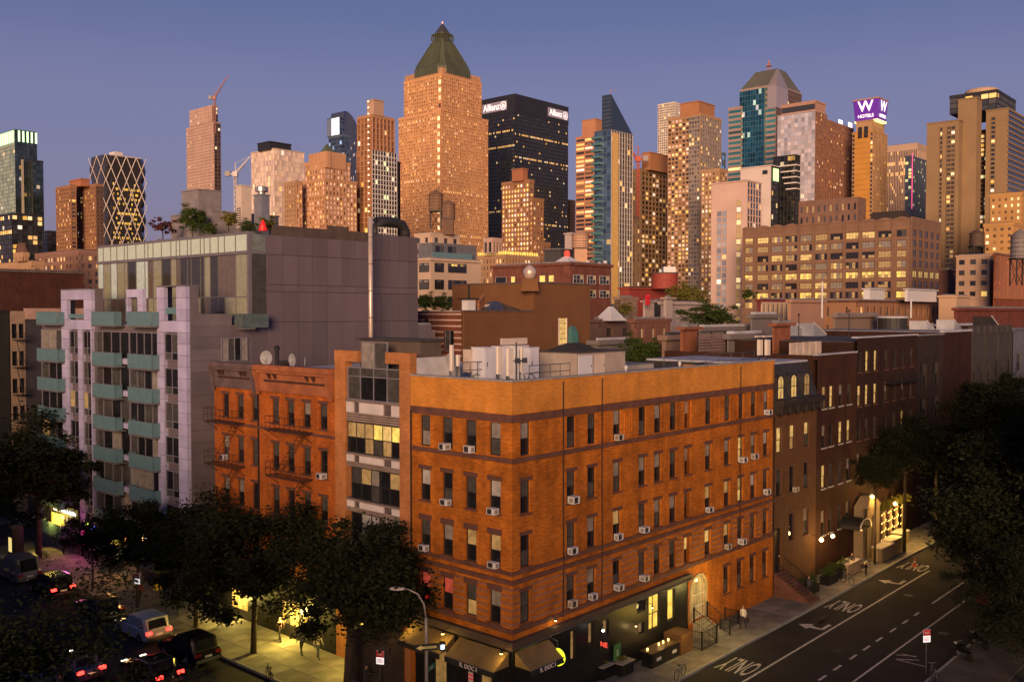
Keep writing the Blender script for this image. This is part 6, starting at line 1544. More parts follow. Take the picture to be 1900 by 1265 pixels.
P = at(938, 570, 101); o = bld('pyramid_skylight', 'dark glass pyramid skylight on the low brown roof', *TS((P.x - 1.5, P.y + 2)), zs, 'skylight')
MB().ring([[(0, 0, 0), (5.2, 0, 0), (5.2, 4, 0), (0, 4, 0)], [(2.3, 1.7, 1.1), (2.9, 1.7, 1.1), (2.9, 2.3, 1.1), (2.3, 2.3, 1.1)]]).build('glazing', G('skylight_glass', (.07, .065, .06), .12), o)
m = MB()
for a in ((0, 0), (5.2, 0), (5.2, 4), (0, 4), (2.6, 0), (0, 2)): m.tube([(a[0], a[1], .03), (2.6, 2, 1.12)], .06, 4)
m.build('glazing_bar', IRON, o, 'stuff')
for k, px in enumerate((868, 888, 905)):
    P = at(px, 572, 103 + k); o = bld('chimney_stack', ['white chimney block with a dark cap on the brown roof', 'cluster of rusty flue pipes on the brown roof', 'short steel exhaust dome on the brown roof'][k], *TS(P), zs, 'chimney', 'flues on the brown roof')
    if k == 0: MB().box(0, 0, 0, 1.2, .9, 1.3).build('stack', WHITE_P, o); MB().box(-.4, -.2, 1.3, 1.6, 1.1, 1.45).build('cap', IRON, o); MB().tube([(.6, .4, 1.4), (.6, .4, 2.9)], .12, 6).build('pipe', IRON, o)
    elif k == 1:
        for q in range(4): MB().lathe([(.18, 0), (.18, 1.0 + .2 * q), (.28, 1.05 + .2 * q), (.1, 1.3 + .2 * q)], q * .45, .2 * q, 8).build('flue', M('rust_pipe', (.22, .09, .05), .7), o)
    else: MB().lathe([(.5, 0), (.55, .5), (.3, .8)], .4, .4, 10).build('dome', M('bright_steel', (.62, .55, .50)), o)

# ------------------------------------------------------------------ the big loft building
LB = M('loft_brick', (.205, .115, .075), .85, .12, .3); LBT = M('loft_trim', (.26, .15, .10), .85, .1, .4)
T = Tower('loft_building', 'long brown loft building with rows of grouped lit windows and scalloped roofline', 1693, 405, 330, 'building')
t, s, w, d, z1 = T.dims(1378, 1693, 1746, 406)
o = T.o; fl = 3.55; nr = 8
bays = [1130, 1025, 922, 820, 722, 625, 530, 437, 347, 258, 170]
bs = [T.dims(340 * 0 + 1340 + b / 3.393, 1693, 1746, 470)[3] for b in bays]
ops, wins = [], []
for r_ in range(nr):
    zt = z1 - 3.6 - r_ * fl; zb = zt - 2.3
    for k, b in enumerate(bs):
        hw = 1.7 if k in (0, 10) else 2.35
        ops.append((b - hw, b + hw, zb, zt)); wins.append((k, r_, b, hw, zb, zt))
m = MB(); wall(m, 'A', 0, d, 0, z1, ops, rev=.4)
opsB = []
for r_ in range(nr):
    zt = z1 - 3.6 - r_ * fl; zb = zt - 2.3
    for k in range(5): opsB.append((w * (k + .18) / 5, w * (k + .82) / 5, zb, zt))
wall(m, 'B', 0, w, 0, z1, opsB, rev=.4); m.build('wall', LB, o)
MB().box(.6, .6, 0, w, d, z1 - .8).build('interior', INSIDE, o)
for k, r_, b, hw, zb, zt in wins:
    n = 2 if k in (0, 10) else 4
    base_ = rnd.choice([['dim'] * 4, ['blind', 'dim', 'blind', 'blind'], ['dim', 'blind', 'dim', 'dark'], ['lit'] * 4, ['blind'] * 4, ['dark', 'mid', 'dim', 'dark'], ['dim', 'lit', 'blind', 'dim']])
    if rnd.random() < .10: base_ = ['dark'] * 4
    if r_ in (4, 6) and rnd.random() < .5: base_ = ['yellow', 'lit', 'yellow', 'lit']
    window(o, 'A', b, zb, 2 * hw - .03, zt - zb, base_, [x if rnd.random() < .7 else 'dim' for x in base_], M('loft_frame', (.10, .05, .035), .6), None, None, cols=n, rows=2, rec=.2, fw=.12)
for i, (p, q, zb, zt) in enumerate(opsB):
    k = ['dark', 'mid', 'dark']
    if i // 5 == 4: k = ['yellow', 'dim', 'lit']
    window(o, 'B', (p + q) / 2, zb, q - p - .03, zt - zb, k, k, M('loft_frame', (.10, .05, .035)), None, None, cols=3, rows=2, rec=.2, fw=.12)
for k in range(len(bs) + 1):
    a = (0.0 if k == 0 else (bs[k - 1] + bs[k]) / 2 if k < len(bs) else d - .6)
    MB().box(-.35, a - .45 if k else 0, 0, -.003, a + .45, z1 - .2).build('pier', LB, o)
for r_ in range(nr + 1):
    zz = z1 - 3.0 - r_ * fl
    for k in range(len(bs)):
        a0 = bs[k] - 2.5; MB().box(-.12, a0, zz, -.004, a0 + 5.0, zz + .28).build('spandrel_band', LBT, o)
for k, b in enumerate(bs):                      # scalloped parapet
    hw = 2.9; pts = [(b - hw, z1)] + [(b - hw + 2 * hw * q / 10, z1 + .25 + .75 * math.sin(math.pi * q / 10)) for q in range(11)] + [(b + hw, z1)]
    m = MB(); m.ring([[(-.25, a, zz) for a, zz in pts], [(.35, a, zz) for a, zz in pts]]); m.build('scalloped_parapet', LB, o)
MB().box(0, 0, z1, w, .6, z1 + .8).build('side_parapet', LB, o); MB().box(.6, .6, z1 - .8, w - .1, d - .1, z1 - .3).build('roof', ROOF_DARK, o)
t2, s2, w2, d2, z2 = T.dims(1482, 1592, 1607, 365, 345)
m = MB(); m.box(t2, s2, z1 - .3, t2 + w2, s2 + d2, z2); hp = m.build('roof_house', M('loft_house_brick', (.20, .11, .08), .85, .2, .4), o)
for k in range(10):
    for r_ in range(2): fbox_ = MB(); fbox(fbox_, 'A', s2 + d2 * (k + .3) / 10, s2 + d2 * (k + .62) / 10, z2 - 4.5 - r_ * 4, z2 - 2.2 - r_ * 4, t2 - .06, t2 - .003); put('pane', fbox_.mesh('pane', PANES[rnd.choice(['mid', 'dark', 'mid', 'dim'])]), hp)
MB().ring([[(t2 + w2, s2 - 1, z1 - .3), (t2 + w2, s2 + 16 - 30, z1 - .3), (t2 + w2 + 8, s2 + 16 - 30, z1 - .3), (t2 + w2 + 8, s2 - 1, z1 - .3)], [(t2 + w2 + .5, s2 - 2, z1 + 4.2), (t2 + w2 + .5, s2 - 13, z1 + 4.2), (t2 + w2 + 6, s2 - 13, z1 + 4.2), (t2 + w2 + 6, s2 - 2, z1 + 4.2)]]).build('plant_enclosure', M('plant_black', (.035, .025, .025), .8), o)
T.acc = {}

# ------------------------------------------------------------------ water towers
def water_tank(label, px, pyt, pyb, wpx, D, legs_py, mat, roofm=None, group='rooftop water tanks', solidleg=False):
    P = at(px, pyt, D); zb = at(px, pyb, D).z; zl = at(px, legs_py, D).z; r = wpx / 2 / F * D
    o = thing('water_tank', label, 'water tank', (P.x, P.y, zl), 0, group)
    h0, h1 = zb - zl, P.z - zl; cone = (h1 - h0) * .26
    MB().lathe([(r * 1.0, h0), (r * .97, h1 - cone)], n=18).build('barrel', mat, o)
    MB().lathe([(r * 1.08, h1 - cone), (r * .5, h1 - cone * .45), (.08, h1)], n=18).build('conical_roof', roofm or mat, o)
    for k in range(5): zz = h0 + (h1 - cone - h0) * (k + .4) / 5; MB().lathe([(r * 1.015, zz), (r * 1.015, zz + .12)], n=18, cap=False).build('hoop', IRON, o)
    if solidleg: MB().box(-r * .75, -r * .75, 0, r * .75, r * .75, h0).build('base_house', solidleg, o)
    else:
        for a in (-1, 1):
            for b in (-1, 1): MB().box(a * r * .72 - .14, b * r * .72 - .14, 0, a * r * .72 + .14, b * r * .72 + .14, h0).build('leg', IRON, o)
        m = MB()
        for a in (-1, 1): m.tube([(-r * .72, a * r * .72, .1), (r * .72, a * r * .72, h0)], .08, 4); m.tube([(a * r * .72, -r * .72, .1), (a * r * .72, r * .72, h0)], .08, 4); m.tube([(r * .72, a * r * .72, .1), (-r * .72, a * r * .72, h0)], .08, 4)
        m.build('cross_brace', IRON, o, 'stuff')
    MB().box(-r * .9, -r * .9, h0 - .35, r * .9, r * .9, h0 - .01).build('platform', IRON, o)
TANKW = M('tank_cedar', (.19, .105, .065), .85, .25, 1.0, streak=.2); TANKP = M('tank_peach', (.50, .29, .19), .8, .1); TANKG = M('tank_grey', (.20, .17, .17), .8, .15)
water_tank('tall brown cedar water tank on legs before the pyramid topped tower', 808.5, 351, 391, 27, 330, 425, TANKW)
water_tank('lower brown cedar water tank right of the tall one before the pyramid topped tower', 832, 370, 405, 25, 325, 436, TANKW, solidleg=DKBR)
water_tank('peach coloured water tank beside the foot of the wedge tower', 1077, 427, 460, 31, 300, 500, TANKP, solidleg=TANKP)
water_tank('dark water tank on legs above the cream corner building', 1813, 425, 456, 26, 290, 474, M('tank_dark', (.10, .06, .045), .85), None)
water_tank('large grey water tank at the right edge above the brick building', 1893, 424, 479, 32, 250, 530, TANKG)

# ------------------------------------------------------------------ roofs and low buildings between
def low(name, label, xl, xc, xr, yt, D, mat, stA=None, stB=None, cat='building', roofm=None, cap=.5, yb=None, z0=None, group=None, fin=True):
    T = Tower(name, label, xc, yt, D, cat, group); r = T.block(xl, xc, xr, yt, stA, stB, yb, core=mat, roofm=roofm or ROOF_GREY, cap=cap, z0=z0)
    if fin: T.done(); return r
    return T, r
CRM = WM('cream_stucco', (.50, .36, .27))
T, (t, s, w, d, z) = low('cream_loft', 'cream stucco building with wide dark windows and a grey glazed penthouse', 768, 799, 893, 479, 205, CRM, fin=False)
gw = M('penthouse_slate', (.14, .135, .15), .6)
a = T.dims(776, 802, 884, 450, 209); T.mb('penthouse', gw).box(a[0], a[1], z, a[0] + a[2], a[1] + a[3], a[4])
T.mb('terrace_glass', TEAL).box(a[0] - 1.2, a[1] - 1.4, z, a[0] + a[2] * .8, a[1] - 1.3, z + 1.5)
T.done(); o = T.o
zr = [(at(840, 505, 207).z, at(840, 488, 207).z), (at(840, 537, 207).z, at(840, 519, 207).z), (at(840, 569, 207).z, at(840, 550, 207).z)]
for r_, (z0, z1) in enumerate(zr):
    for px0, px1, n in ((806, 823, 3), (831, 865, 6)):
        a0, a1 = T.dims(770, 799, px0, 500)[2], T.dims(770, 799, px1, 500)[2]
        st_ = ['dark', 'mid', 'dark', 'dark', 'mid', 'dark'] if not (r_ == 0 and n == 6) else ['mid', 'yellow', 'lit', 'mid', 'dim', 'mid']
        window(o, 'B', (a0 + a1) / 2, z0, a1 - a0, z1 - z0, st_, 'dark', FRAME_D, None, None, cols=n, rows=2, split=.7, rec=-.12, fw=.12)
    a0 = T.dims(776, 799, 893, 500)[3]
    window(o, 'A', a0 * .5, z0, a0 * .8, z1 - z0, ['blind', 'mid', 'blind', 'blind'], 'mid', FRAME_D, None, None, cols=4, rows=2, split=.7, rec=-.12, fw=.12)
for px in (815, 838): a0 = T.dims(776, 802, px, 470, 209)[2]; window(o, 'B', a[0] + a0, a[4] - 3.0, 2.4, 2.4, ['dark', 'mid'], 'dark', FRAME_D, None, None, cols=2, rows=1, rec=-.1, off=a[1])
RDB = brick('low_red_brick', (.24, .09, .065), (.20, .075, .055), stain=.3, bw=.4, bh=.15)
T, (t, s, w, d, z) = low('low_brick_loft', 'low red brick loft with square windows and rooftop vents', 914, 1058, 1134, 487, 185, RDB, fin=False); T.done(); o = T.o
for px0, px1 in ((1063, 1082), (1089, 1105), (1112, 1130)):
    a0, a1 = T.dims(914, 1058, px0, 500)[2], T.dims(914, 1058, px1, 500)[2]
    for yb_, yt_ in ((527, 511), (552, 538)): window(o, 'B', (a0 + a1) / 2, at(px0, yb_, 190).z, a1 - a0, at(px0, yt_, 190).z - at(px0, yb_, 190).z, ['mid', 'dark', 'dim'], 'dark', FRAME_W, None, None, cols=3, rows=2, rec=-.12, fw=.1)
for px0, px1, k in ((1028, 1019, 'yellow'), (1012, 1002, 'yellow'), (956, 949, 'yellow'), (990, 980, 'dark'), (940, 920, 'dark')):
    a0, a1 = T.dims(px0, 1058, 1134, 515)[3], T.dims(px1, 1058, 1134, 515)[3]; window(o, 'A', (a0 + a1) / 2, at(px0, 524, 192).z, abs(a1 - a0), at(px0, 512, 192).z - at(px0, 524, 192).z, k, k, FRAME_W, None, None, rows=1, rec=-.12)
P = at(1052, 482, 190); o = thing('red_beacon_vent', 'white domed vent with a glowing red beacon on the low brick loft', 'beacon', P, GA); MB().ring([[(-2.4, -2.4, -1), (2.4, -2.4, -1), (2.4, 2.4, -1), (-2.4, 2.4, -1)], [(-.5, -.5, .6), (.5, -.5, .6), (.5, .5, .6), (-.5, .5, .6)]]).build('hood', WHITE_P, o); MB().lathe([(.5, .6), (.6, 1.2), (.4, 1.8)], n=10).build('beacon', E('red_beacon', (1, .05, .03), 1.3), o)
for k in range(6):
    P = at(1068 + k * 11, 494, 192 + k); o = thing('roof_vent', f'{["first", "second", "third", "fourth", "fifth", "sixth"][k]} white vent from the red beacon on the low brick loft', 'vent', (P.x, P.y, P.z - .4), GA, 'vents on the low brick loft')
    MB().lathe([(.3, -1), (.3, .5 + .3 * (k % 3))], n=8).build('pipe', WHITE_P, o); MB().lathe([(.45, .5 + .3 * (k % 3)), (.45, .8 + .3 * (k % 3)), (.1, 1 + .3 * (k % 3))], n=8).build('cap', WHITE_P, o)
low('tank_house', 'pale stucco stair house in front of the two cedar water tanks', 770, 800, 852, 432, 320, CRM, sty(4, 4, 2.5, 2, CRM, DARKG, .1), sty(4, 4, 2.5, 2, CRM, DARKG, .1))
low('dark_plant_house', 'dark slate roof house beside the peach water tank', 1010, 1040, 1080, 462, 310, M('slate_dark', (.06, .055, .06), .7))
low('pale_stair_house', 'pale grey stair house behind the peach water tank', 1048, 1060, 1075, 432, 330, WM('pale_stair', (.42, .34, .32)))
# red painted group
REDP = M('red_paint', (.28, .05, .035), .7, .15)
low('red_wall_building', 'bright red painted low building below the brown balcony tower', 1150, 1168, 1262, 533, 255, REDP, roofm=ROOF_DARK)
P = at(1233, 508, 262); o = thing('red_drum_house', 'round red roof drum with white tank on top', 'roof house', (P.x, P.y, at(1233, 536, 262).z), 0); r_ = 24.5 / F * 262
MB().lathe([(r_, 0), (r_, P.z - o.location.z)], n=24).build('drum', REDP, o); MB().lathe([(r_ * 1.04, P.z - o.location.z), (r_ * 1.04, P.z - o.location.z + .3)], n=24).build('rim', STRIPE_D, o); MB().box(-.5, -1.5, P.z - o.location.z + .3, 2.8, 1.5, P.z - o.location.z + 1.9).build('white_tank', WHITE_P, o)
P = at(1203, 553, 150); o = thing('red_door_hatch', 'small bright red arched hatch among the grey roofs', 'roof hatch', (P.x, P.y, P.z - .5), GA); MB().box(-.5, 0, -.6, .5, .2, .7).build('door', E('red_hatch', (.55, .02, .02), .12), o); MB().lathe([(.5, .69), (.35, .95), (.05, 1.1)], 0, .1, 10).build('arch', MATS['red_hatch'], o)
# pale roofs in the middle
PALE = M('pale_plaster', (.40, .32, .30), .85, .1); TANR = M('tan_plaster', (.25, .16, .12), .85, .12); GRW = M('grey_plaster', (.165, .14, .14), .85, .1)
low('white_gable_building', 'white plastered building with a tall white chimney breast', 1226, 1233, 1302, 559, 150, PALE, roofm=ROOF_DARK)
low('white_chimney', 'tall white chimney stack with clay pots', 1231, 1236, 1248, 552, 146, PALE, cat='chimney', cap=.2)
low('tan_brick_house', 'tan brick house with a leafy roof terrace behind the brown building', 1142, 1150, 1180, 551, 172, TANR, sty(3, 3, 2, 1.8, TANR, DARKG, .1), sty(3, 3, 2, 1.8, TANR, DARKG, .1))
low('pink_chimney', 'broad pinkish brick chimney beside the white gable building', 1193, 1197, 1214, 558, 152, PALE, cat='chimney', cap=.2)
low('dark_slate_house', 'dark slate coloured roof house next to the pinkish chimney', 1210, 1216, 1232, 558, 158, M('slate_dark', (.06, .055, .06)))
low('mauve_roof_house', 'mauve brown house with a white pyramid roof light', 1094, 1112, 1172, 592, 140, WM('mauve_brown', (.15, .085, .07)), None, sty(4, 3, 2.6, 1.8, WM('mauve_brown', (.15, .085, .07)), DARKG, .05))
P = at(1128, 580, 141); o = thing('white_roof_light', 'white pyramid roof light on the mauve brown house', 'skylight', P, GA); MB().ring([[(-1.2, -1.5, -1), (2.4, -1.5, -1), (2.4, 1.5, -1), (-1.2, 1.5, -1)], [(.4, -.2, .9), (1.0, -.2, .9), (1.0, .2, .9), (.4, .2, .9)]]).build('hood', WHITE_P, o); MB().box(-1.4, -1.7, -1.2, 2.6, 1.7, -1.0).build('kerb', WHITE_P, o)
low('brown_rear_house', 'red brown rear house with three pale windows below the slate house', 1170, 1178, 1240, 592, 132, WM('rear_brown', (.18, .08, .06)), None, sty(3.2, 3.2, 2.0, 1.6, WM('rear_brown', (.18, .08, .06)), [(.5, .45, .3)], .2))
low('flat_white_roof', 'low house with a flat white roof behind the orange parapet', 1095, 1110, 1178, 632, 112, GRW, roofm=ROOF_WHITE)
low('grey_shed_house', 'grey plastered house with a brick chimney behind the orange roof', 1228, 1236, 1300, 622, 100, TANR, roofm=ROOF_DARK)
low('brick_chimney_stack', 'square orange brick chimney left of the wooden fence wall', 1262, 1267, 1296, 607, 92, brick('chimney_brick', (.40, .15, .08), (.34, .12, .06)), cat='chimney', cap=.25)
o = bld('board_fence', 'weathered horizontal board fence between two chimneys', *TS(at(1297, 640, 90)), 18.0, 'fence')
zt = at(1297, 620, 90).z - 18.0; L = (TS(at(1352, 640, 93.5))[0] - TS(at(1297, 640, 90))[0])
for k in range(8): MB().box(0, 0, zt * k / 8 + .02, L, .06, zt * (k + 1) / 8 - .03).build('board', M('fence_mauve_board', (.20, .13, .12), .8, .25), o)
for k in range(3): MB().box(L * k / 2 - .06, .061, 0, L * k / 2 + .06, .16, zt + .2).build('post', IRON, o)
low('grey_wall_house', 'plain grey wall house beside the board fence', 1349, 1352, 1412, 620, 93, GRW, roofm=ROOF_WHITE)
low('roof_terrace_house', 'house with a pale balustrade in front of the dark tree', 1296, 1300, 1400, 607, 120, GRW, roofm=ROOF_WHITE)
o, t0_, = None, None
for k in range(2):
    P = at((1410, 1424)[k], 655, 74); o = bld('panel_antenna', ['cream antenna box at the far end of the orange roof', 'small cream antenna next to the mansard house roof'][k], *TS(P), 17.9, 'antenna', 'panel antennas on the orange roof')
    MB().box(-.25, -.12, 1.1, .25, .12, 2.3).build('panel', CREAM_P, o); MB().tube([(0, .16, 0), (0, .16, 2.7)], .05, 6).build('mast', STEEL, o); MB().box(-.7, -.1, 2.5, .6, .1, 2.62).build('top_plate', BEIGE, o); MB().tube([(0, .1, .2), (-.6, 0, .6), (.4, .1, 1.0)], .05, 5).build('cable', IRON, o)
low('brick_chimney_stack', 'tall square orange brick chimney right of the roof antennas', 1433, 1437, 1467, 600, 90, brick('chimney_brick', (.40, .15, .08), (.34, .12, .06)), cat='chimney', cap=.25)
low('sloped_grey_house', 'grey house with a sloping white roof edge behind the antennas', 1392, 1396, 1442, 583, 125, GRW, roofm=ROOF_WHITE)
low('peach_wall_house', 'peach plastered house below the loft building', 1462, 1468, 1530, 556, 180, WM('peach_plaster', (.38, .21, .15)), roofm=ROOF_GREY)
low('red_roof_arcade', 'pale arcaded house with a dark red roof below the loft building', 1405, 1412, 1462, 555, 190, M('dark_red_roof', (.16, .03, .03), .8), None, sty(2.0, 9, .9, 1, CRM, DARKG, 0))
low('flat_dark_house', 'dark house with blue grey roof hatches behind the red brown house', 1440, 1470, 1600, 640, 104, STRIPE_D, roofm=ROOF_WHITE)
low('tan_tank_house', 'plain tan box shaped tank house with a ladder', 1545, 1550, 1629, 585, 122, WM('tan_box', (.22, .15, .12)), cap=.3)
P = at(1655, 590, 128); o = thing('round_black_tank', 'round black roof tank with a silver rim and steel posts', 'water tank', (P.x, P.y, at(1655, 622, 128).z), 0); r_ = 27 / F * 128
MB().lathe([(r_, .4), (r_, P.z - o.location.z)], n=22).build('drum', M('tank_black', (.03, .027, .028), .6), o); MB().lathe([(r_ * 1.06, P.z - o.location.z), (r_ * 1.06, P.z - o.location.z + .25)], n=22).build('rim', ROOF_WHITE, o)
for k in range(4): MB().tube([(r_ * math.cos(k * 1.57), r_ * math.sin(k * 1.57), 0), (r_ * math.cos(k * 1.57), r_ * math.sin(k * 1.57), 3.2)], .06, 5).build('post', STEEL, o)
low('rusty_brick_block', 'rusty brick block with a small lit window behind the tank house', 1520, 1590, 1752, 557, 215, brick('rusty_block_brick', (.19, .085, .05), (.16, .07, .045), bw=.4, bh=.15), sty(5, 4, 4, 2, BROWNB, DARKG, .2, .8), sty(4, 4, 2.4, 2, BROWNB, DARKG, .03))
low('white_roof_box', 'white roof box with a brick side in front of the loft building', 1602, 1614, 1642, 535, 225, WHITE_P, cap=.2, yb=559, cat='roof house')
low('white_roof_box', 'wide white billboard like roof box right below the loft building', 1679, 1684, 1738, 536, 228, WHITE_P, cap=.2, yb=559, cat='roof house')
low('silver_roof_house', 'house with bright silver roof hatches behind the fire escape tenement', 1690, 1740, 1840, 606, 140, RW, roofm=ROOF_WHITE)
low('long_red_wall', 'long blank red brick wall on the right below the cream corner building', 1770, 1776, 1960, 571, 170, brick('long_red_brick', (.25, .075, .05), (.21, .06, .045), bw=.4, bh=.15), roofm=ROOF_GREY)
stc_ = sty(2.7, 3.3, 1.5, 1.7, WM('cream_corner', (.46, .30, .20)), DARKG, .12, .7)
low('cream_corner_building', 'cream corner building with small dark windows at the right', 1775, 1838, 1846, 472, 280, WM('cream_corner', (.46, .30, .20)), stc_, None)
low('cream_lower_wing', 'stepped lower wing of cream plaster left of the corner building', 1742, 1775, 1800, 548, 240, WM('cream_corner', (.46, .30, .20)), None, None)
low('brick_party_building', 'orange red brick party wall building at the right edge', 1844, 1846, 1960, 470, 272, brick('party_red_brick', (.34, .10, .05), (.28, .085, .045), bw=.4, bh=.15), None, sty(8, 3.5, 7, 2, REDB, DARKG, .2, .8))
low('dark_gap_building', 'dark brown low building between the loft building and the concrete hotel', 1742, 1760, 1785, 500, 300, WM('gap_brown', (.16, .07, .05)))
# silver roof hatches
for k, (px, py, D, lab) in enumerate(((1720, 598, 132, 'silver sloped roof hatch on the red side building'), (1770, 596, 136, 'bright silver roof hatch with a raised vent'), (1480, 606, 108, 'blue grey roof hatch near the tall orange chimney'), (1510, 603, 108, 'grey hatch with a small white window frame'), (1840, 590, 130, 'black triangular stair roof with a white edge'))):
    P = at(px, py, D); o = bld('roof_hatch', lab, *TS(P), P.z - 1.6, 'roof hatch', 'roof hatches'); w_ = 4.2
    MB().ring([[(0, 0, 0), (w_, 0, 0), (w_, 2.4, 0), (0, 2.4, 0)], [(0, 0, 1.8), (w_ * .8, 0, .5), (w_ * .8, 2.4, .5), (0, 2.4, 1.8)]]).build('hatch', ROOF_WHITE if k in (0, 1) else (IRON if k == 4 else M('blue_grey_metal', (.26, .27, .32), .5)), o)
    MB().tube([(0, -.02, 1.85), (w_ * .8, -.02, .55)], .09, 4).build('edge_strip', WHITE_P, o)
# thin flue pipes on the roofs
for k, (px, y0, y1, D, lab) in enumerate(((1525, 525, 590, 120, 'tall thin white flue pipe before the loft building'), (1690, 558, 590, 130, 'short white flue pipe above the round black tank'), (1575, 578, 640, 96, 'thin dark antenna pole on the flat dark house'), (1482, 585, 625, 100, 'thin dark pole left of the blue grey hatch'))):
    P0, P1 = at(px, y1, D), at(px, y0, D); o = thing('flue_pipe', lab, 'pipe', P0, 0, 'thin pipes on the roofs'); MB().lathe([(.11 if k < 2 else .05, 0), (.11 if k < 2 else .05, P1.z - P0.z)], n=8).build('pipe', WHITE_P if k < 2 else IRON, o); MB().lathe([(.16, P1.z - P0.z), (.05, P1.z - P0.z + .2)], n=8).build('cap', WHITE_P if k < 2 else IRON, o)
# ------------------------------------------------------------------ trees
BARK = M('bark', (.055, .04, .03), .95, .3, 3.0)
def leafmat(name, c):
    if name in MATS: return MATS[name]
    m, t, b = nodes_of(name)
    b.inputs['Roughness'].default_value = .8; b.inputs['Specular IOR Level'].default_value = .08
    g_ = t.nodes.new('ShaderNodeNewGeometry'); r = t.nodes.new('ShaderNodeValToRGB')
    r.color_ramp.elements[0].color = (*[x * .7 for x in c], 1); r.color_ramp.elements[1].color = (*[x * 1.2 for x in c], 1)
    t.links.new(g_.outputs['Random Per Island'], r.inputs[0]); t.links.new(r.outputs[0], b.inputs['Base Color'])
    MATS[name] = m
    return m
LEAF = leafmat('street_tree_leaf', (.019, .022, .010)); LEAF2 = leafmat('green_leaf', (.05, .075, .02)); LEAFR = leafmat('red_brown_leaf', (.10, .035, .025)); LEAFY = leafmat('yellow_green_leaf', (.13, .12, .025))
def crown_mesh(name, seed, n, leaf, mat, clumps=60, flat=.75, hole=.32):
    """a unit crown: leaf-sized quads gathered in clumps through the volume, uneven outline"""
    g_ = np.random.default_rng(seed)
    d = g_.normal(size=(clumps, 3)); d /= np.linalg.norm(d, axis=1)[:, None]
    rad = g_.uniform(hole, 1.22, clumps) ** .75
    cen = d * rad[:, None] * np.array([.86, .86, flat])
    cen *= (1 + .26 * np.sin(3 * np.arctan2(cen[:, 1], cen[:, 0]) + seed))[:, None]
    size = g_.uniform(.05, .17, clumps)
    k = g_.integers(0, clumps, n)
    p = cen[k] + g_.normal(size=(n, 3)) * size[k][:, None] * np.array([1, 1, .6])
    a = g_.normal(size=(n, 3)); a[:, 2] *= .5; a /= np.linalg.norm(a, axis=1)[:, None]
    b = g_.normal(size=(n, 3)); b -= a * np.sum(a * b, 1)[:, None]; b /= np.linalg.norm(b, axis=1)[:, None]
    s_ = leaf * g_.uniform(.6, 1.4, n)[:, None]
    v = np.stack([p - a * s_, p + b * s_ * .55, p + a * s_, p - b * s_ * .55], 1).reshape(-1, 3)
    me = bpy.data.meshes.new(name)
    me.vertices.add(4 * n); me.vertices.foreach_set('co', v.ravel())
    me.loops.add(4 * n); me.loops.foreach_set('vertex_index', np.arange(4 * n, dtype=np.int32))
    me.polygons.add(n); me.polygons.foreach_set('loop_start', np.arange(0, 4 * n, 4, dtype=np.int32))
    me.update(calc_edges=True)
    me.materials.append(mat)
    return me
CROWNS = [crown_mesh('crown', 11, 26000, .029, LEAF, 95), crown_mesh('crown', 23, 24000, .028, LEAF, 80), crown_mesh('crown', 37, 22000, .030, LEAF, 70), crown_mesh('crown', 43, 45000, .017, LEAF, 120)]
CROWN_G = crown_mesh('crown', 51, 9000, .042, LEAF2, 60); CROWN_R = crown_mesh('crown', 61, 900, .10, LEAFR, 26); CROWN_Y = crown_mesh('crown', 71, 1100, .09, LEAFY, 30)
def tree(label, base, h, cr, cc=None, crown=0, trunk_r=.2, cz=None, flat=1.0, group='street trees', name='street_tree', seed=0):
    """base on the ground, h height of crown top, cr crown radius"""
    r_ = random.Random(seed + int(cr * 100))
    me = CROWNS[crown] if isinstance(crown, int) else crown
    o = thing(name, label, 'tree', base, r_.uniform(0, 6.28), group)
    off = Vector(cc or (0, 0, 0)); zc = cz if cz is not None else h - cr * .8 * flat
    m = MB(); fork = zc - cr * .62 * flat
    fork = max(fork, h * .18)
    m.tube([(0, 0, -.05), (off.x * .12, off.y * .12, fork * .5), (off.x * .35, off.y * .35, fork)], trunk_r, 8, trunk_r * .72)
    tr = m.build('trunk', BARK, o, smooth=True)
    for k in range(7):
        a = k * 2.4 + r_.random(); p0 = Vector((off.x * .35, off.y * .35, fork - .05)); e = Vector((off.x + math.cos(a) * cr * r_.uniform(.4, .75), off.y + math.sin(a) * cr * r_.uniform(.4, .75), zc + cr * flat * r_.uniform(-.1, .55)))
        mid = p0.lerp(e, .5) + Vector((0, 0, -cr * .12))
        put('limb', MB().tube([p0, mid, e], trunk_r * .5, 6, trunk_r * .12).mesh('limb', BARK, True), tr)
    c = put('crown', me, o, (off.x, off.y, zc)); c.scale = (cr, cr, cr * flat)
    return o
def T2W(t, s): return W(t, s, .14)
tree('large dark street tree in front of the striped pier building', T2W(-4.3, 8.8), 11.0, 4.7, cc=(.6, .4, 0), crown=0, trunk_r=.26, cz=7.0, flat=.85, seed=1)
tree('dark street tree before the tenement with the orange cornice', T2W(-3.4, 19.6), 10.6, 4.8, cc=(-.4, .8, 0), crown=1, trunk_r=.2, cz=6.4, flat=.88, seed=2)
tree('dark street tree before the tenement with the grey cornice', T2W(-3.3, 27.0), 9.8, 4.3, cc=(.5, -.3, 0), crown=2, trunk_r=.18, cz=5.9, flat=.88, seed=3)
tree('smaller street tree by the sidewalk tables of the grey block', T2W(-3.8, 34.5), 8.6, 3.6, cc=(-.4, .2, 0), crown=0, trunk_r=.14, cz=5.3, flat=.85, seed=4)
tree('thin young street tree in front of the neon shop', T2W(-4.0, 41.5), 6.2, 2.1, crown=1, trunk_r=.09, cz=4.5, flat=.9, seed=5)
tree('big black street tree at the left edge by the side street corner', T2W(-2.8, 54.9), 13.0, 6.4, crown=2, trunk_r=.32, cz=8.6, flat=.75, seed=6)
tree('leafy dark tree filling the bottom left corner of the picture', W(-27.5, -2.0, .14), 14.0, 5.2, crown=3, trunk_r=.25, cz=9.8, flat=.8, seed=7)
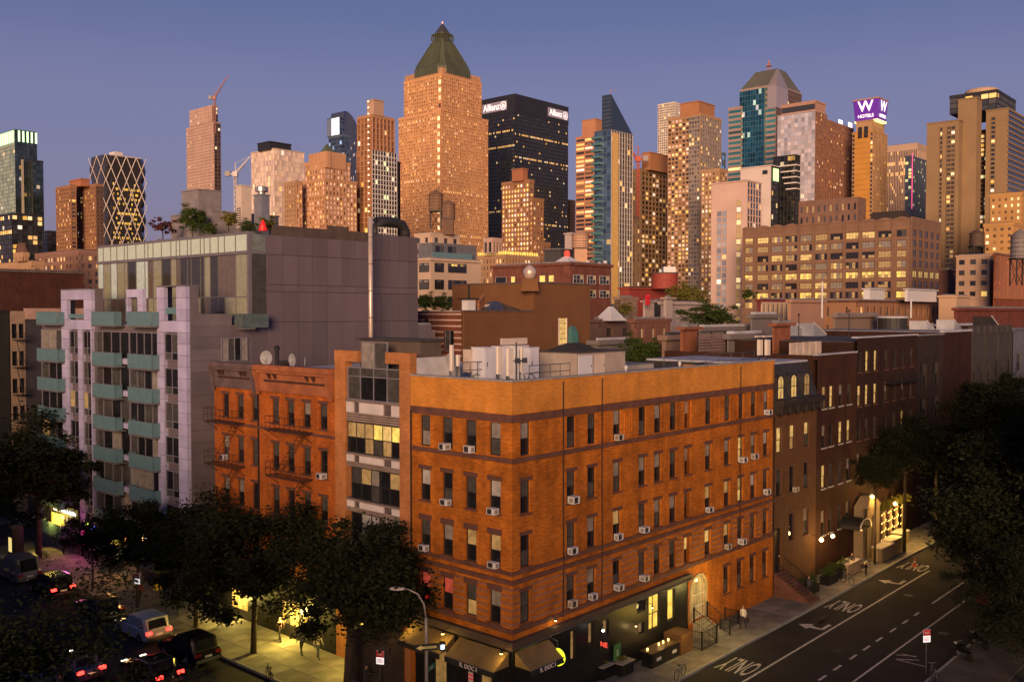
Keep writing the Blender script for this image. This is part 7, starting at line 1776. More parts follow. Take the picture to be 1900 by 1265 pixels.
tree('dark tree beside the avenue traffic at the left edge', W(-27.5, 9.5, .14), 9.0, 4.0, crown=1, trunk_r=.22, cz=6.0, flat=.8, seed=8)
tree('slim street tree at the kerb before the lit restaurant garden', T2W(51.5, -2.7), 11.5, 3.6, crown=1, trunk_r=.19, cz=9.2, flat=.75, seed=9)
tree('street tree with bent trunk beyond the restaurant garden', T2W(*TS(gnd(1736, 1003))), 13.5, 4.6, crown=2, trunk_r=.22, cz=10.0, flat=.75, seed=10)
tree('narrow street tree beside the parked motorbike before the red brown house', T2W(*TS(gnd(1623, 1049))), 9.2, 2.2, crown=0, trunk_r=.11, cz=8.2, flat=.8, seed=11)
tree('tall dark street tree shading the grey brown house', T2W(76, -2.6), 15.0, 5.2, crown=0, trunk_r=.24, cz=11, flat=.8, seed=12)
tree('dark street tree before the castle like front', T2W(90, -2.6), 15.5, 5.6, crown=1, trunk_r=.26, cz=11, flat=.8, seed=13)
tree('huge dark tree on the far pavement at the right edge', T2W(44, -16.0), 15.5, 6.6, crown=2, trunk_r=.3, cz=10.0, flat=.85, seed=14)
tree('dark tree on the far pavement beside the red barrier', T2W(33.5, -16.6), 12.5, 5.6, crown=0, trunk_r=.25, cz=7.6, flat=.85, seed=15)
tree('dark tree on the far pavement behind the huge one', T2W(56, -15.6), 15.5, 6.4, crown=1, trunk_r=.25, cz=9.6, flat=.8, seed=16)
tree('low dark tree in the bottom right corner', T2W(24.5, -19.5), 8.5, 4.2, crown=3, trunk_r=.18, cz=5.2, flat=.9, seed=17)
# trees between the roofs
P = at(1318, 612, 135); tree('broad dark green tree rising between the roofs before the loft building', (P.x, P.y, 0), at(1318, 558, 135).z, 4.2, crown=CROWN_G, trunk_r=.3, cz=at(1318, 585, 135).z, flat=.55, group='backyard trees', name='backyard_tree', seed=18)
P = at(1178, 650, 100); tree('round green tree just behind the orange roof', (P.x, P.y, 0), at(1178, 618, 100).z, 2.1, crown=CROWN_G, trunk_r=.2, cz=at(1178, 652, 100).z, group='backyard trees', name='backyard_tree', seed=19)
P = at(1212, 655, 103); tree('second smaller green tree behind the orange roof', (P.x, P.y, 0), at(1212, 625, 103).z, 1.7, crown=CROWN_G, trunk_r=.18, cz=at(1212, 655, 103).z, group='backyard trees', name='backyard_tree', seed=20)
def shrub(label, px, py, D, r, zb, crown, group, name='roof_shrub', flat=.9):
    P = at(px, py, D); o = thing(name, label, 'plant', (P.x, P.y, zb), rnd.uniform(0, 6), group)
    h = P.z - zb; c = put('crown', crown, o, (0, 0, h)); c.scale = (r, r, r * flat)
    MB().tube([(0, 0, 0), (.05, 0, h * .6), (0, .05, h)], .06, 5).build('stem', BARK, o); MB().box(-.45, -.45, 0, .45, .45, min(.6, max(.15, h * .4))).build('planter', STRIPE_D, o)
zR = zPH - .3
shrub('red leaved shrub at the left end of the apartment roof garden', 302, 420, 89, 1.15, zR, CROWN_R, 'roof garden plants')
shrub('lit green tree in the apartment roof garden', 357, 405, 88, 1.5, zR, CROWN_G, 'roof garden plants')
shrub('yellowish shrub before the low mechanical house in the roof garden', 425, 405, 86, .95, zR, CROWN_Y, 'roof garden plants')
shrub('low dark bush right of the lit tree in the roof garden', 390, 425, 87, .8, zR, CROWN_G, 'roof garden plants')
shrub('yellow green bush behind the red umbrella', 500, 414, 88, .9, zR, CROWN_Y, 'roof garden plants')
shrub('dark low bush along the roof fence', 460, 420, 86, .8, zR, CROWN_G, 'roof garden plants')
for k, (px, py, D, r, lab) in enumerate(((790, 560, 130, 1.6, 'green bush at the foot of the cream loft'), (822, 562, 132, 1.6, 'second green bush beside the cream loft'), (1280, 545, 190, 3.2, 'wide olive roof hedge before the tall beige tower'), (1258, 545, 192, 2.6, 'olive roof hedge left part by the white chimney'), (1388, 546, 200, 1.6, 'small roof tree below the pale pink block'), (1162, 572, 165, 1.6, 'yellowish climbing plant on the tan brick house'))):
    shrub(lab, px, py, D, r, at(px, py, D).z - r * 1.1, CROWN_Y if k in (2, 3, 5) else CROWN_G, 'plants on the roofs')
P = at(488, 425, 86); o = thing('garden_umbrella', 'closed red umbrella on the apartment roof terrace', 'umbrella', (P.x, P.y, zR), 0); h = at(488, 408, 86).z - zR
MB().lathe([(.42, h - 1.0), (.30, h - .5), (.10, h - .05), (.03, h)], n=10).build('canopy', E('umbrella_red', (.7, .02, .02), .15), o); MB().tube([(0, 0, 0), (0, 0, h)], .03, 6).build('pole', STEEL, o)
P = at(357, 425, 86.5); o = thing('garden_uplight', 'small yellow uplight under the lit roof tree', 'lamp', (P.x - .3, P.y - .8, zR), 0); MB().lathe([(.1, 0), (.12, .25)], n=8).build('housing', IRON, o); MB().lathe([(.1, .25), (.08, .29)], n=8).build('lens', E('uplight', (1, .75, .2), 12), o); lamp_light(o, (0, 0, .5), 45, (1, .72, .15))

# ------------------------------------------------------------------ vehicles
TYRE = M('tyre', (.015, .015, .015), .9); RIM = M('rim', (.35, .35, .37), .35, metal=.8); CGL = G('car_glass', (.02, .022, .028), .04)
TAIL = E('tail_light', (1, .03, .02), 7, (.3, .01, .01)); HEADL = E('head_light', (1, .9, .7), 3); PLATE = E('number_plate', (.75, .65, .35), .25); TAILOFF = M('tail_lens', (.25, .01, .01), .25)
def loft(prof, ys, shrink):
    m = MB(); rings = []
    for y, k in zip(ys, shrink):
        cxm = sum(p[0] for p in prof) / len(prof); czm = min(p[1] for p in prof)
        rings.append([(cxm + (x - cxm) * (1 - k), y, czm + (z - czm) * (1 - k * .6)) for x, z in prof])
    m.ring(rings)
    return m
def car(label, t, s, heading, paint, suv=True, lights=True, z=0.0, van=False, roof=None):
    """heading: angle of the car's nose; local +x is forward"""
    o = thing('parked_car' if not lights else 'car', label, 'car', W(t, s, z), GA + heading, 'cars on the avenue')
    L, Wd, H = (4.7, 1.9, 1.68) if suv else (4.6, 1.8, 1.42)
    if van: L, Wd, H = 5.2, 2.0, 2.1
    bz = .95 if suv else .85
    body = [(-L / 2, .35), (-L / 2 + .05, .28), (L / 2 - .1, .28), (L / 2, .42), (L / 2 - .02, .72), (L / 2 - .25, bz - .1), (L * .17, bz), (-L / 2 + .12, bz + .02), (-L / 2 - .02, .75)]
    y0 = Wd / 2
    loft(body, [-y0, -y0 + .10, y0 - .10, y0], [.03, 0, 0, .03]).build('body', paint, o, smooth=False)
    rear = -L / 2 + (.18 if suv else .75)
    cab = [(rear, bz - .01), (L * .24, bz - .01), (L * .08, H - .08), (L * .02, H), (rear + .45, H), (rear + .25, H - .06)]
    loft(cab, [-y0 + .06, -y0 + .22, y0 - .22, y0 - .06], [.10, .0, .0, .10]).build('cabin', paint, o)
    # glazing set a little proud of the cabin
    for sg in (-1, 1):
        yy = sg * (y0 - .072); ti = sg * (y0 - .19)
        for a, b, c, d in ((rear + .42, L * -.02 - .05, rear + .55, -.1), (.03, L * .20, .03, L * .055)):
            m = MB(); m.quad((a, yy, bz + .06), (b, yy, bz + .06), (d, ti, H - .16), (c, ti, H - .16)); m.build('side_window', CGL, o)
    m = MB(); m.quad((rear - .005, -y0 + .3, bz + .08), (rear - .005, y0 - .3, bz + .08), (rear + .215, y0 - .36, H - .12), (rear + .215, -y0 + .36, H - .12)); m.build('rear_window', CGL, o)
    m = MB(); m.quad((L * .235, -y0 + .25, bz + .06), (L * .235, y0 - .25, bz + .06), (L * .095, y0 - .34, H - .12), (L * .095, -y0 + .34, H - .12)); m.build('windscreen', CGL, o)
    for wx in (-L * .29, L * .31):
        for sg in (-1, 1):
            w_ = MB(); w_.ring([[(wx + .34 * math.cos(2 * math.pi * k / 14), sg * (y0 - .2) , .34 + .34 * math.sin(2 * math.pi * k / 14)) for k in range(14)], [(wx + .34 * math.cos(2 * math.pi * k / 14), sg * (y0 + .015), .34 + .34 * math.sin(2 * math.pi * k / 14)) for k in range(14)]]); wo_ = w_.build('wheel', TYRE, o)
            r_ = MB(); r_.poly([(wx + .22 * math.cos(2 * math.pi * k / 10), sg * (y0 + .021), .34 + .22 * math.sin(2 * math.pi * k / 10)) for k in range(10)]); put('rim', r_.mesh('rim', RIM), wo_)
    for sg in (-1, 1):
        MB().box(-L / 2 - .045, sg * (y0 - .42), .72, -L / 2 + .10, sg * (y0 - .03), .90).build('tail_light', TAIL if lights else TAILOFF, o)
        MB().box(L / 2 - .14, sg * (y0 - .48), .62, L / 2 + .004, sg * (y0 - .10), .76).build('head_light', HEADL if lights else WHITE_P, o)
        MB().box(L * .17, sg * (y0 + .0), bz + .02, L * .2, sg * (y0 + .16), bz + .16).build('mirror', paint, o)
    MB().box(-L / 2 - .07, -y0 + .12, .34, -L / 2 + .02, y0 - .12, .52).build('rear_bumper', STEEL, o)
    MB().box(-L / 2 - .05, -.24, .60, -L / 2 - .03, .24, .72).build('number_plate', PLATE if lights else WHITE_P, o)
    if roof: MB().box(-.25, -.3, H, .05, .3, H + .16).build('roof_light', roof, o)
    if lights: lamp_light(o, (-L / 2 - .7, 0, .75), 6, (1, .05, .03), .2)
    return o
def paint(n, c, r=.3): return M('car_paint_' + n, c, r, .04, 1, metal=.3, spec=.6)
PW, PBK, PGR, PYL = paint('white', (.62, .62, .66)), paint('black', (.015, .015, .02), .2), paint('grey', (.16, .16, .18)), paint('yellow', (.55, .36, .03))
UP = R(90)                                   # nose pointing up the avenue, away from us
car('white SUV parked at the kerb with glowing red tail lights', -6.4, 28.6, UP, PW, True, True)
car('black SUV parked nearest the yellow lit pavement', -6.4, 22.4, UP, PBK, True, False)
car('dark saloon parked between the white SUV and the thin young tree', -6.4, 35.2, UP, PBK, False, False)
car('dark SUV with small red tail lights near the thin young tree', -6.4, 43.6, UP, PBK, True, True)
car('grey van at the kerb furthest up the avenue', -6.5, 50.0, UP, PGR, True, False, van=True)
car('dark car with bright brake lights in the nearest avenue lane', -9.8, 20.8, UP, PBK, False, True)
car('dark car braking in the middle avenue lane', -12.6, 25.0, UP, PGR, False, True)
car('dark SUV braking in the far avenue lane at the bottom left', -15.6, 24.0, UP, PBK, True, True)
car('dark car further up the far avenue lane', -15.6, 33.0, UP, PBK, False, True)
car('taxi stopped at the far left of the avenue', -12.6, 52.5, UP, PYL, False, True, roof=HEADL)
car('white saloon parked in the side street beyond the grey block', 3.6, 70.3, R(180), PW, False, False)

# ------------------------------------------------------------------ people
def person_mat(key, top, legs, hair=(.03, .02, .015), skin=(.36, .2, .13)):
    if key in MATS: return MATS[key]
    m, t, b = nodes_of(key); b.inputs['Roughness'].default_value = .8
    tc = t.nodes.new('ShaderNodeTexCoord'); sp = t.nodes.new('ShaderNodeSeparateXYZ'); r = t.nodes.new('ShaderNodeValToRGB')
    dv = t.nodes.new('ShaderNodeMath'); dv.operation = 'DIVIDE'; dv.inputs[1].default_value = 1.8
    t.links.new(tc.outputs['Object'], sp.inputs[0]); t.links.new(sp.outputs[2], dv.inputs[0]); t.links.new(dv.outputs[0], r.inputs[0])
    r.color_ramp.interpolation = 'CONSTANT'; e = r.color_ramp.elements
    e[0].position, e[0].color = 0, (.03, .03, .03, 1); e[1].position, e[1].color = .05, (*legs, 1)
    for p, c in ((.53, top), (.82, skin), (.925, hair)): q = e.new(p); q.color = (*c, 1)
    t.links.new(r.outputs[0], b.inputs['Base Color']); MATS[key] = m
    return m
def person(label, p, face, top, legs, stride=.22, arm=0.0, h=1.72, hair=(.03, .02, .015), bag=None):
    key = 'clothes_' + '_'.join(f'{int(99 * c)}' for c in (*top, *legs)); k = h / 1.72
    vs, es, rs = [], [], []
    def add(x, y, z, r, par=None):
        vs.append((x * k, y * k, z * k)); rs.append(r * k)
        if par is not None: es.append((par, len(vs) - 1))
        return len(vs) - 1
    pel = add(0, 0, .95, .135); wst = add(0, .0, 1.1, .12, pel); ch = add(0, .02, 1.3, .145, wst); nb = add(0, .02, 1.43, .075, ch); nk = add(0, .03, 1.49, .052, nb)
    hd = add(0, .05, 1.56, .078, nk); hm = add(0, .055, 1.63, .088, hd); add(0, .04, 1.70, .06, hm); add(0, .14, 1.60, .022, hm)
    for sg in (-1, 1):
        st = stride * sg
        hp = add(sg * .09, 0, .90, .095, pel); kn = add(sg * .10, st * .55 + .05, .50, .066, hp); an = add(sg * .10, st - .03 * (sg < 0), .10, .042, kn); add(sg * .11, st + .15, .045, .036, an)
        sh = add(sg * .19, .01, 1.39, .06, ch); el = add(sg * .25, -st * .45 + arm * .08, 1.12, .045, sh); wr = add(sg * .24, -st * .7 + .10 + arm * .25, .90 + arm * .25, .032, el); pm = add(sg * .235, -st * .75 + .13 + arm * .3, .83 + arm * .3, .034, wr)
        for j, (dx, L) in enumerate(((-.030, .07), (-.010, .085), (.010, .08), (.028, .065))): f1 = add(sg * .235 + dx * .6, -st * .75 + .14 + dx * .5 + arm * .32, .83 - L * .6 + arm * .32, .0095, pm); add(sg * .232 + dx * .6, -st * .75 + .155 + dx * .5 + arm * .33, .83 - L + arm * .33, .008, f1)
        add(sg * .215, -st * .75 + .17 + arm * .32, .80 + arm * .3, .010, pm)
    me = bpy.data.meshes.new('person'); me.from_pydata(vs, es, []); me.materials.append(person_mat(key, top, legs, hair))
    o = put('person', me, None, p, face); tag(o, label, 'person', 'people on the pavements')
    sk = o.modifiers.new('skin', 'SKIN'); sk.use_smooth_shade = True
    if not me.skin_vertices: me.skin_vertices.new()
    for i, r_ in enumerate(rs): d = me.skin_vertices[0].data[i]; d.radius = (r_, r_ * (.72 if i in (0, 1, 2) else .95)); d.use_root = i == 0
    su = o.modifiers.new('smooth', 'SUBSURF'); su.levels = su.render_levels = 1
    if bag:
        put('bag', MB().box(-.38 * k, -.12, .55, -.27 * k, .12, .86).mesh('bag', M('bag_dark', (.04, .03, .03), .7)), o)
    return o
def pg(px, py): q = gnd(px, py, .14); return (q.x, q.y, .14)
WALK_U, WALK_V = GA - R(90), GA
person('woman walking in a white top and black trousers past the arched entrance', pg(1379, 1167), WALK_U + R(180), (.55, .50, .48), (.02, .02, .025), .24, hair=(.25, .12, .04), bag=True)
person('dark figure standing with an outstretched arm at the bottom by the big tree', pg(678, 1287), WALK_U + R(-60), (.03, .03, .03), (.02, .02, .025), .1, 1.0)
person('person in a red shirt walking past the sign post', pg(259, 1119), WALK_V + R(180), (.40, .03, .03), (.05, .05, .06), .2)
person('person in a bright yellow top with a dark bag', pg(292, 1117), WALK_V + R(180), (.62, .42, .03), (.12, .12, .14), .2, bag=True)
person('person in a white shirt striding past the planter', pg(233, 1089), WALK_V, (.55, .52, .55), (.02, .02, .03), .3)
person('person in dark rust clothes under the street trees', pg(330, 1141), WALK_V + R(180), (.10, .03, .02), (.03, .02, .02), .22)
person('person in black with jeans near the yellow shop window', pg(101, 1012), WALK_V, (.015, .015, .015), (.10, .13, .2), .12)
person('person in a long black coat before the neon shop', pg(118, 1028), WALK_V + R(180), (.015, .012, .012), (.015, .015, .015), .18)
person('slim person in grey between the black coat and the neon light', pg(136, 1024), WALK_V + R(180), (.14, .10, .10), (.04, .03, .03), .2)
person('person in magenta and purple by the neon shop window', pg(157, 1014), WALK_V, (.30, .05, .15), (.08, .04, .12), .1)  # magenta top and purple legs are clothing colours
person('person standing by the bicycle before the red brown house', pg(1580, 1062), WALK_U, (.05, .03, .025), (.03, .025, .025), .08)

for k, (px, py, tp, lg, lab) in enumerate(((560, 1215, (.10, .10, .12), (.03, .03, .04), 'person in charcoal on the yellow lit pavement'), (590, 1222, (.35, .30, .28), (.05, .06, .10), 'person in a pale jacket beside the one in charcoal'), (520, 1190, (.06, .02, .02), (.02, .02, .02), 'person in dark maroon under the middle street trees'), (410, 1160, (.25, .22, .2), (.04, .04, .05), 'person in a beige top before the grey corniced tenement'), (205, 1075, (.03, .03, .05), (.03, .03, .04), 'person in navy near the long planter'), (180, 1050, (.2, .05, .05), (.03, .03, .03), 'person in a brick red jacket below the neon signs'), (1500, 1108, (.04, .04, .05), (.02, .02, .02), 'person in black walking before the brownstone stoop'))):
    person(lab, pg(px, py), WALK_V + R(180 * (k % 2)) if k < 6 else WALK_U, tp, lg, .2 + .02 * k)
# ------------------------------------------------------------------ street furniture
GALV = M('galvanised_pole', (.33, .29, .28), .5, metal=.4)
o = thing('street_lamp', 'tall curved street lamp with a pale cobra head at the shop corner', 'street lamp', T2W(-4.3, 2.15), 0)
zt = 7.75; hd = at(737, 1100, 49.6) - W(-4.3, 2.15, .14)
MB().tube([(0, 0, 0), (0, 0, 5.4), (-.02, 0, 6.3)], .10, 10, .075).build('pole', GALV, o, smooth=True)
MB().tube([(0, 0, 6.2), (-.12, 0, 7.0), (-.45, 0, 7.55), (-.9, 0, 7.78), (hd.x + .35, hd.y, zt - .02)], .05, 8, .04).build('arm', GALV, o, smooth=True)
m = MB(); m.ring([[(hd.x + .45 - dx, hd.y + wy * math.cos(a), zt + hz * math.sin(a) - .03) for a in [2 * math.pi * k / 10 for k in range(10)]] for dx, wy, hz in ((0, .05, .05), (.2, .13, .10), (.5, .17, .11), (.75, .12, .08), (.85, .03, .03))]); m.build('lamp_head', M('lamp_head_grey', (.48, .44, .44), .5), o, smooth=True)
MB().box(-.18, -.18, 0, .18, .18, .5).build('base', GALV, o)
one = thing('one_way_sign', 'black one way arrow sign with a yellow lit arrow on the lamp pole', 'sign', W(-4.3, 2.15, 4.75), GA + R(-35))
MB().box(-.62, -.16, 0, .62, -.13, .36).build('plate', M('sign_black', (.02, .02, .02), .5), one)
m = MB(); m.prism([(-.55, .18), (-.28, .32), (-.28, .24), (.5, .24), (.5, .12), (-.28, .12), (-.28, .04)], 0, .004)
ar = m.build('arrow', M('arrow_cream', (.65, .55, .22), .5), one); ar.rotation_euler = (R(90), 0, 0); ar.location = (0, -.165, 0)
lettering('ONE WAY', .10, M('sign_black', (.02, .02, .02)), one, (.12, -.172, .18), depth=.002)
gs = thing('street_name_sign', 'green street name sign lower on the lamp pole', 'sign', W(-4.3, 2.15, 3.5), GA + R(20))
MB().box(.1, -.02, 0, 1.0, .02, .26).build('plate', M('sign_green', (.02, .16, .08), .5), gs); lettering('9 Av', .17, WHITE_P, gs, (.55, -.03, .13), depth=.004)
ws = thing('walk_signal', 'small pedestrian signal box glowing blue white on the lamp pole', 'traffic signal', W(-4.3, 2.15, 4.7), GA + R(-35)); MB().box(.66, -.2, 0, .98, .05, .42).build('housing', IRON, ws); MB().box(.72, -.215, .08, .92, -.201, .32).build('lens', E('walk_white', (.6, .8, 1), 2), ws)
def post_sign(label, p, h=2.6, rz=0.0):
    o = thing('parking_sign', label, 'sign', p, rz, 'red and white parking signs')
    MB().tube([(0, 0, 0), (0, 0, h)], .035, 6).build('post', STEEL, o)
    s_ = MB().box(-.24, -.05, h - .78, .24, -.038, h).build('plate', M('sign_white', (.62, .56, .55), .5), o)
    put('red_field', MB().box(-.24, -.056, h - .38, .24, -.0505, h).mesh('red_field', M('sign_red', (.55, .03, .03), .5)), s_)
    for z in (.50, .58, .66): put('text_line', MB().box(-.18, -.0555, h - z - .02, .16, -.0505, h - z + .015).mesh('text_line', M('sign_red', (.55, .03, .03))), s_)
    lettering('NO', .2, WHITE_P, s_, (0, -.058, h - .2), depth=.002)
post_sign('red and white parking sign on the far pavement beside the hatched road marking', pg(1718, 1249), 2.75, R(10))
post_sign('red and white parking sign by the big tree at the bottom', pg(706, 1285), 2.5, R(-15))
post_sign('red and white parking sign on the yellowish post by the sidewalk tables', pg(256, 1127), 2.6, R(-20))
# round lit sign, blade signs on the street face
def blade(name, label, px, py, s_, cat='sign'):
    t, z = on_s(px, py, s_); return thing(name, label, cat, W(t, s_, z), GA, 'shop signs'), z
o, z = blade('round_sign', 'round yellow green illuminated sign hanging over the street pavement', 1035, 1218, -.75)
m = MB(); m.ring([[(dx, .48 * math.cos(2 * math.pi * k / 20), .48 * math.sin(2 * math.pi * k / 20)) for k in range(20)] for dx in (-.08, .08)]); m.build('disc', E('yellow_green_sign', (.80, .88, .04), 1.5), o)
m = MB(); m.ring([[(dx, .20 * math.cos(2 * math.pi * k / 16) + .03, .20 * math.sin(2 * math.pi * k / 16)) for k in range(16)] for dx in (-.09, -.082)]); m.build('centre', E('sign_white_centre', (1, 1, .85), 1.6), o)
lettering('S', .5, IRON, o, (-.095, -.02, 0), (R(90), 0, R(-90)), .006); MB().tube([(0, 0, .48), (0, .05, .9), (0, .72, 1.0)], .03, 5).build('bracket', STEEL, o)
lamp_light(o, (-.5, -.2, 0), 4, (.85, .9, .1))
o, z = blade('blade_sign', 'black hanging sign with red letters under a white spot lamp', 1121, 1192, -.55)
MB().box(-.04, -.34, -.55, .04, .34, .62).build('board', IRON, o); lettering('NE', .42, E('red_letter', (1, .10, .06), 1.0), o, (-.05, -.02, -.1), (R(90), 0, R(-90)), .006); MB().tube([(0, 0, .62), (0, .1, 1.15), (0, .5, 1.3)], .025, 5).build('bracket', STEEL, o); MB().lathe([(.07, .78), (.04, .9)], -.25, -.1, 8).build('spot', E('white_spot', (.8, .9, 1), 12), o)
o, z = blade('menu_board', 'green chalk board with a white figure on the black street front', 1145, 1210, -.06)
MB().box(-.35, -.03, -.55, .35, .02, .55).build('board', M('chalk_green', (.05, .16, .05), .7), o); lettering('S', .5, M('chalk', (.5, .6, .5), .8), o, (0, -.035, 0), depth=.002); MB().box(-.4, -.02, -.6, .4, .03, -.55).build('ledge', IRON, o)
for k, (px, py, lab) in enumerate(((1031, 1150, 'small white wall lamp above the round sign'), (1180, 1160, 'small lamp beside the lit shop windows'), (1210, 1126, 'goose neck lamp over the first lit shop window'))):
    t, z = on_s(px, py, -.3); o = thing('wall_lamp', lab, 'lamp', W(t, -.3, z), GA, 'wall lamps on the black front'); MB().tube([(0, .3, .2), (0, 0, .2), (0, 0, .05)], .02, 5).build('arm', IRON, o); MB().lathe([(.1, 0), (.04, .1)], n=8).build('shade', IRON, o); MB().lathe([(.03, -.06), (.06, -.03), (.07, 0)], n=8).build('bulb', E('warm_bulb', (1, .75, .35), 14), o)
    lamp_light(o, (0, -.1, -.2), 7, (1, .7, .25))
# entrance railings, fence and planter
def fence_piece(label, pts, h=1.0, mat=IRON, name='iron_railing', z0=.14, n=None):
    o = bld(name, label, 0, 0, 0, 'railing', 'iron railings'); 
    for (a, b) in zip(pts, pts[1:]):
        A_, B_ = Vector((a[0], a[1], a[2] if len(a) > 2 else z0)), Vector((b[0], b[1], b[2] if len(b) > 2 else z0)); L = (B_ - A_).length; k = n or max(2, int(L / .16))
        MB().tube([A_ + Vector((0, 0, h)), B_ + Vector((0, 0, h))], .025, 5).build('top_rail', mat, o); MB().tube([A_ + Vector((0, 0, .12)), B_ + Vector((0, 0, .12))], .02, 5).build('bottom_rail', mat, o)
        m = MB()
        for q in range(k + 1): p = A_.lerp(B_, q / k); m.tube([p, p + Vector((0, 0, h))], .014, 4)
        m.build('balusters', mat, o, 'stuff')
        for p in (A_, B_): MB().box(p.x - .04, p.y - .04, p.z, p.x + .04, p.y + .04, p.z + h + .1).build('post', mat, o)
    return o
fence_piece('black handrail on the right of the arched entrance steps', [(tm + .9, -2.0, .2), (tm + .9, -.25, 1.1)])
fence_piece('black handrail on the left of the arched entrance steps', [(tm - .9, -2.0, .2), (tm - .9, -.25, 1.1)])
fence_piece('black iron fence left of the entrance steps', [(tm - .95, -2.05), (tm - 2.9, -2.05), (tm - 2.9, -.2)], 1.2)
fence_piece('low iron fence before the basement right of the entrance', [(tm + 1.0, -1.2), (tm + 3.6, -1.2), (tm + 3.6, -.1)], .9)
o = bld('wood_planter', 'brown wooden screen box left of the entrance fence', tm - 4.6, -1.5, .14, 'planter')
for k in range(5): MB().box(0, 0, k * .26 + .01, 1.5, 1.3, (k + 1) * .26 - .015).build('board', M('planter_wood', (.13, .065, .025), .8, .25), o)
o = bld('outdoor_bar', 'black outdoor counter with glowing candles on the street pavement', *TS(gnd(1228, 1228)), .14, 'counter'); o.rotation_euler.z = GA
MB().box(-1.7, -.4, 0, 1.7, .4, .95).build('body', BLK, o); MB().box(-1.8, -.5, .95, 1.8, .5, 1.0).build('top', M('counter_top', (.10, .06, .03), .5), o); MB().box(-1.2, -.41, .35, -.7, -.401, .55).build('logo', WHITE_P, o); MB().box(.6, -.41, .35, 1.1, -.401, .55).build('logo', WHITE_P, o)
for x in (-1.5, -.2, .3, .9): c = MB().lathe([(.05, 1.0), (.06, 1.14)], x, .1, 8).build('candle', E('candle', (1, .55, .15), 6), o)
lamp_light(o, (.1, .1, 1.5), 10, (1, .6, .2)); lamp_light(o, (1.5, -1.6, 2.2), 160, (1, .62, .1))
for k, (px, py) in enumerate(((1120, 1258), (1155, 1252))):
    o = bld('planter_table', ['black planter table nearest the shop corner', 'black planter table beside the outdoor counter'][k], *TS(gnd(px, py)), .14, 'planter', 'black planter tables'); MB().box(-.6, -.4, 0, .6, .4, .75).build('box', BLK, o); MB().box(-.68, -.48, .75, .68, .48, .8).build('top', M('table_top_pale', (.36, .30, .26), .5), o); c = put('plants', CROWN_Y, o, (0, 0, .95)); c.scale = (.45, .3, .2)
# bicycles and motorbikes
def bicycle(label, p, rz, col=IRON, group='parked bicycles'):
    o = thing('bicycle', label, 'bicycle', p, rz, group)
    for x in (-.52, .52):
        w_ = MB(); w_.tube([(x + .33 * math.cos(2 * math.pi * k / 18), 0, .34 + .33 * math.sin(2 * math.pi * k / 18)) for k in range(19)], .022, 5); wo_ = w_.build('wheel', TYRE, o)
        s_ = MB()
        for k in range(8): s_.tube([(x, 0, .34), (x + .32 * math.cos(k * .785), 0, .34 + .32 * math.sin(k * .785))], .006, 3)
        put('spoke', s_.mesh('spoke', RIM), wo_)['kind'] = 'stuff'
    m = MB()
    for a, b in (((-.52, 0, .34), (-.05, 0, .32)), ((-.05, 0, .32), (-.18, 0, .82)), ((-.18, 0, .8), (.36, 0, .84)), ((-.05, 0, .32), (.38, 0, .76)), ((.52, 0, .34), (.34, 0, .95)), ((-.52, 0, .34), (-.17, 0, .76))): m.tube([a, b], .022, 5)
    m.build('frame', col, o); MB().tube([(.36, -.26, .98), (.32, 0, .96), (.36, .26, .98)], .018, 5).build('handlebar', RIM, o); MB().box(-.32, -.07, .84, -.06, .07, .89).build('saddle', IRON, o); MB().tube([(-.19, 0, .8), (-.19, 0, .86)], .02, 5).build('seat_post', RIM, o)
bicycle('bicycle parked at the kerb near the outdoor counter', pg(1262, 1257), GA + R(8), M('bike_grey', (.25, .24, .25), .4, metal=.5))
bicycle('bicycle leaning beside the person before the red brown house', pg(1572, 1083), GA + R(60), M('bike_grey', (.25, .24, .25)))
bicycle('bicycle by the trunk of the big black tree at the left', pg(85, 1040), GA + R(90))
bicycle('pale bicycle with fender by the parking sign on the far pavement', pg(1733, 1262), GA + R(40), M('bike_grey', (.25, .24, .25)))
bicycle('bicycle chained under the dark tree before the orange corniced tenement', pg(500, 1262), GA + R(70))
def motorbike(label, p, rz):
    o = thing('motorbike', label, 'motorbike', p, rz, 'parked motorbikes')
    for x in (-.62, .62):
        w_ = MB(); w_.ring([[(x + r_ * math.cos(2 * math.pi * k / 14), y, .31 + r_ * math.sin(2 * math.pi * k / 14)) for k in range(14)] for r_, y in ((.26, -.06), (.31, -.03), (.31, .03), (.26, .06))]); w_.build('wheel', TYRE, o)
    m = MB(); m.ring([[(x, y, z) for x, y, z in ((-.75, -.1, .62), (-.1, -.16, .45), (.3, -.14, .45), (.5, -.1, .75), (.2, -.16, .92), (-.2, -.14, .78))], [(x, y, z) for x, y, z in ((-.75, .1, .62), (-.1, .16, .45), (.3, .14, .45), (.5, .1, .75), (.2, .16, .92), (-.2, .14, .78))]]); m.build('body', PBK, o)
    MB().box(-.7, -.13, .76, -.1, .13, .86).build('seat', IRON, o); MB().tube([(.62, 0, .31), (.42, 0, .98)], .035, 6).build('fork', RIM, o); MB().tube([(.38, -.35, 1.05), (.44, 0, 1.0), (.38, .35, 1.05)], .02, 5).build('handlebar', RIM, o); MB().lathe([(.02, -.09), (.1, 0), (.02, .09)], n=8).build('head_lamp', WHITE_P, o, loc=(.58, 0, .88)); MB().box(.1, -.2, .3, .3, .2, .5).build('engine', RIM, o)
motorbike('motorbike under a cover on the far pavement right of the parking sign', pg(1785, 1222), GA + R(60)); motorbike('motorbike second from the parking sign on the far pavement', pg(1815, 1200), GA + R(60)); motorbike('motorbike at the kerb by the narrow tree', pg(1607, 1062), GA + R(20))
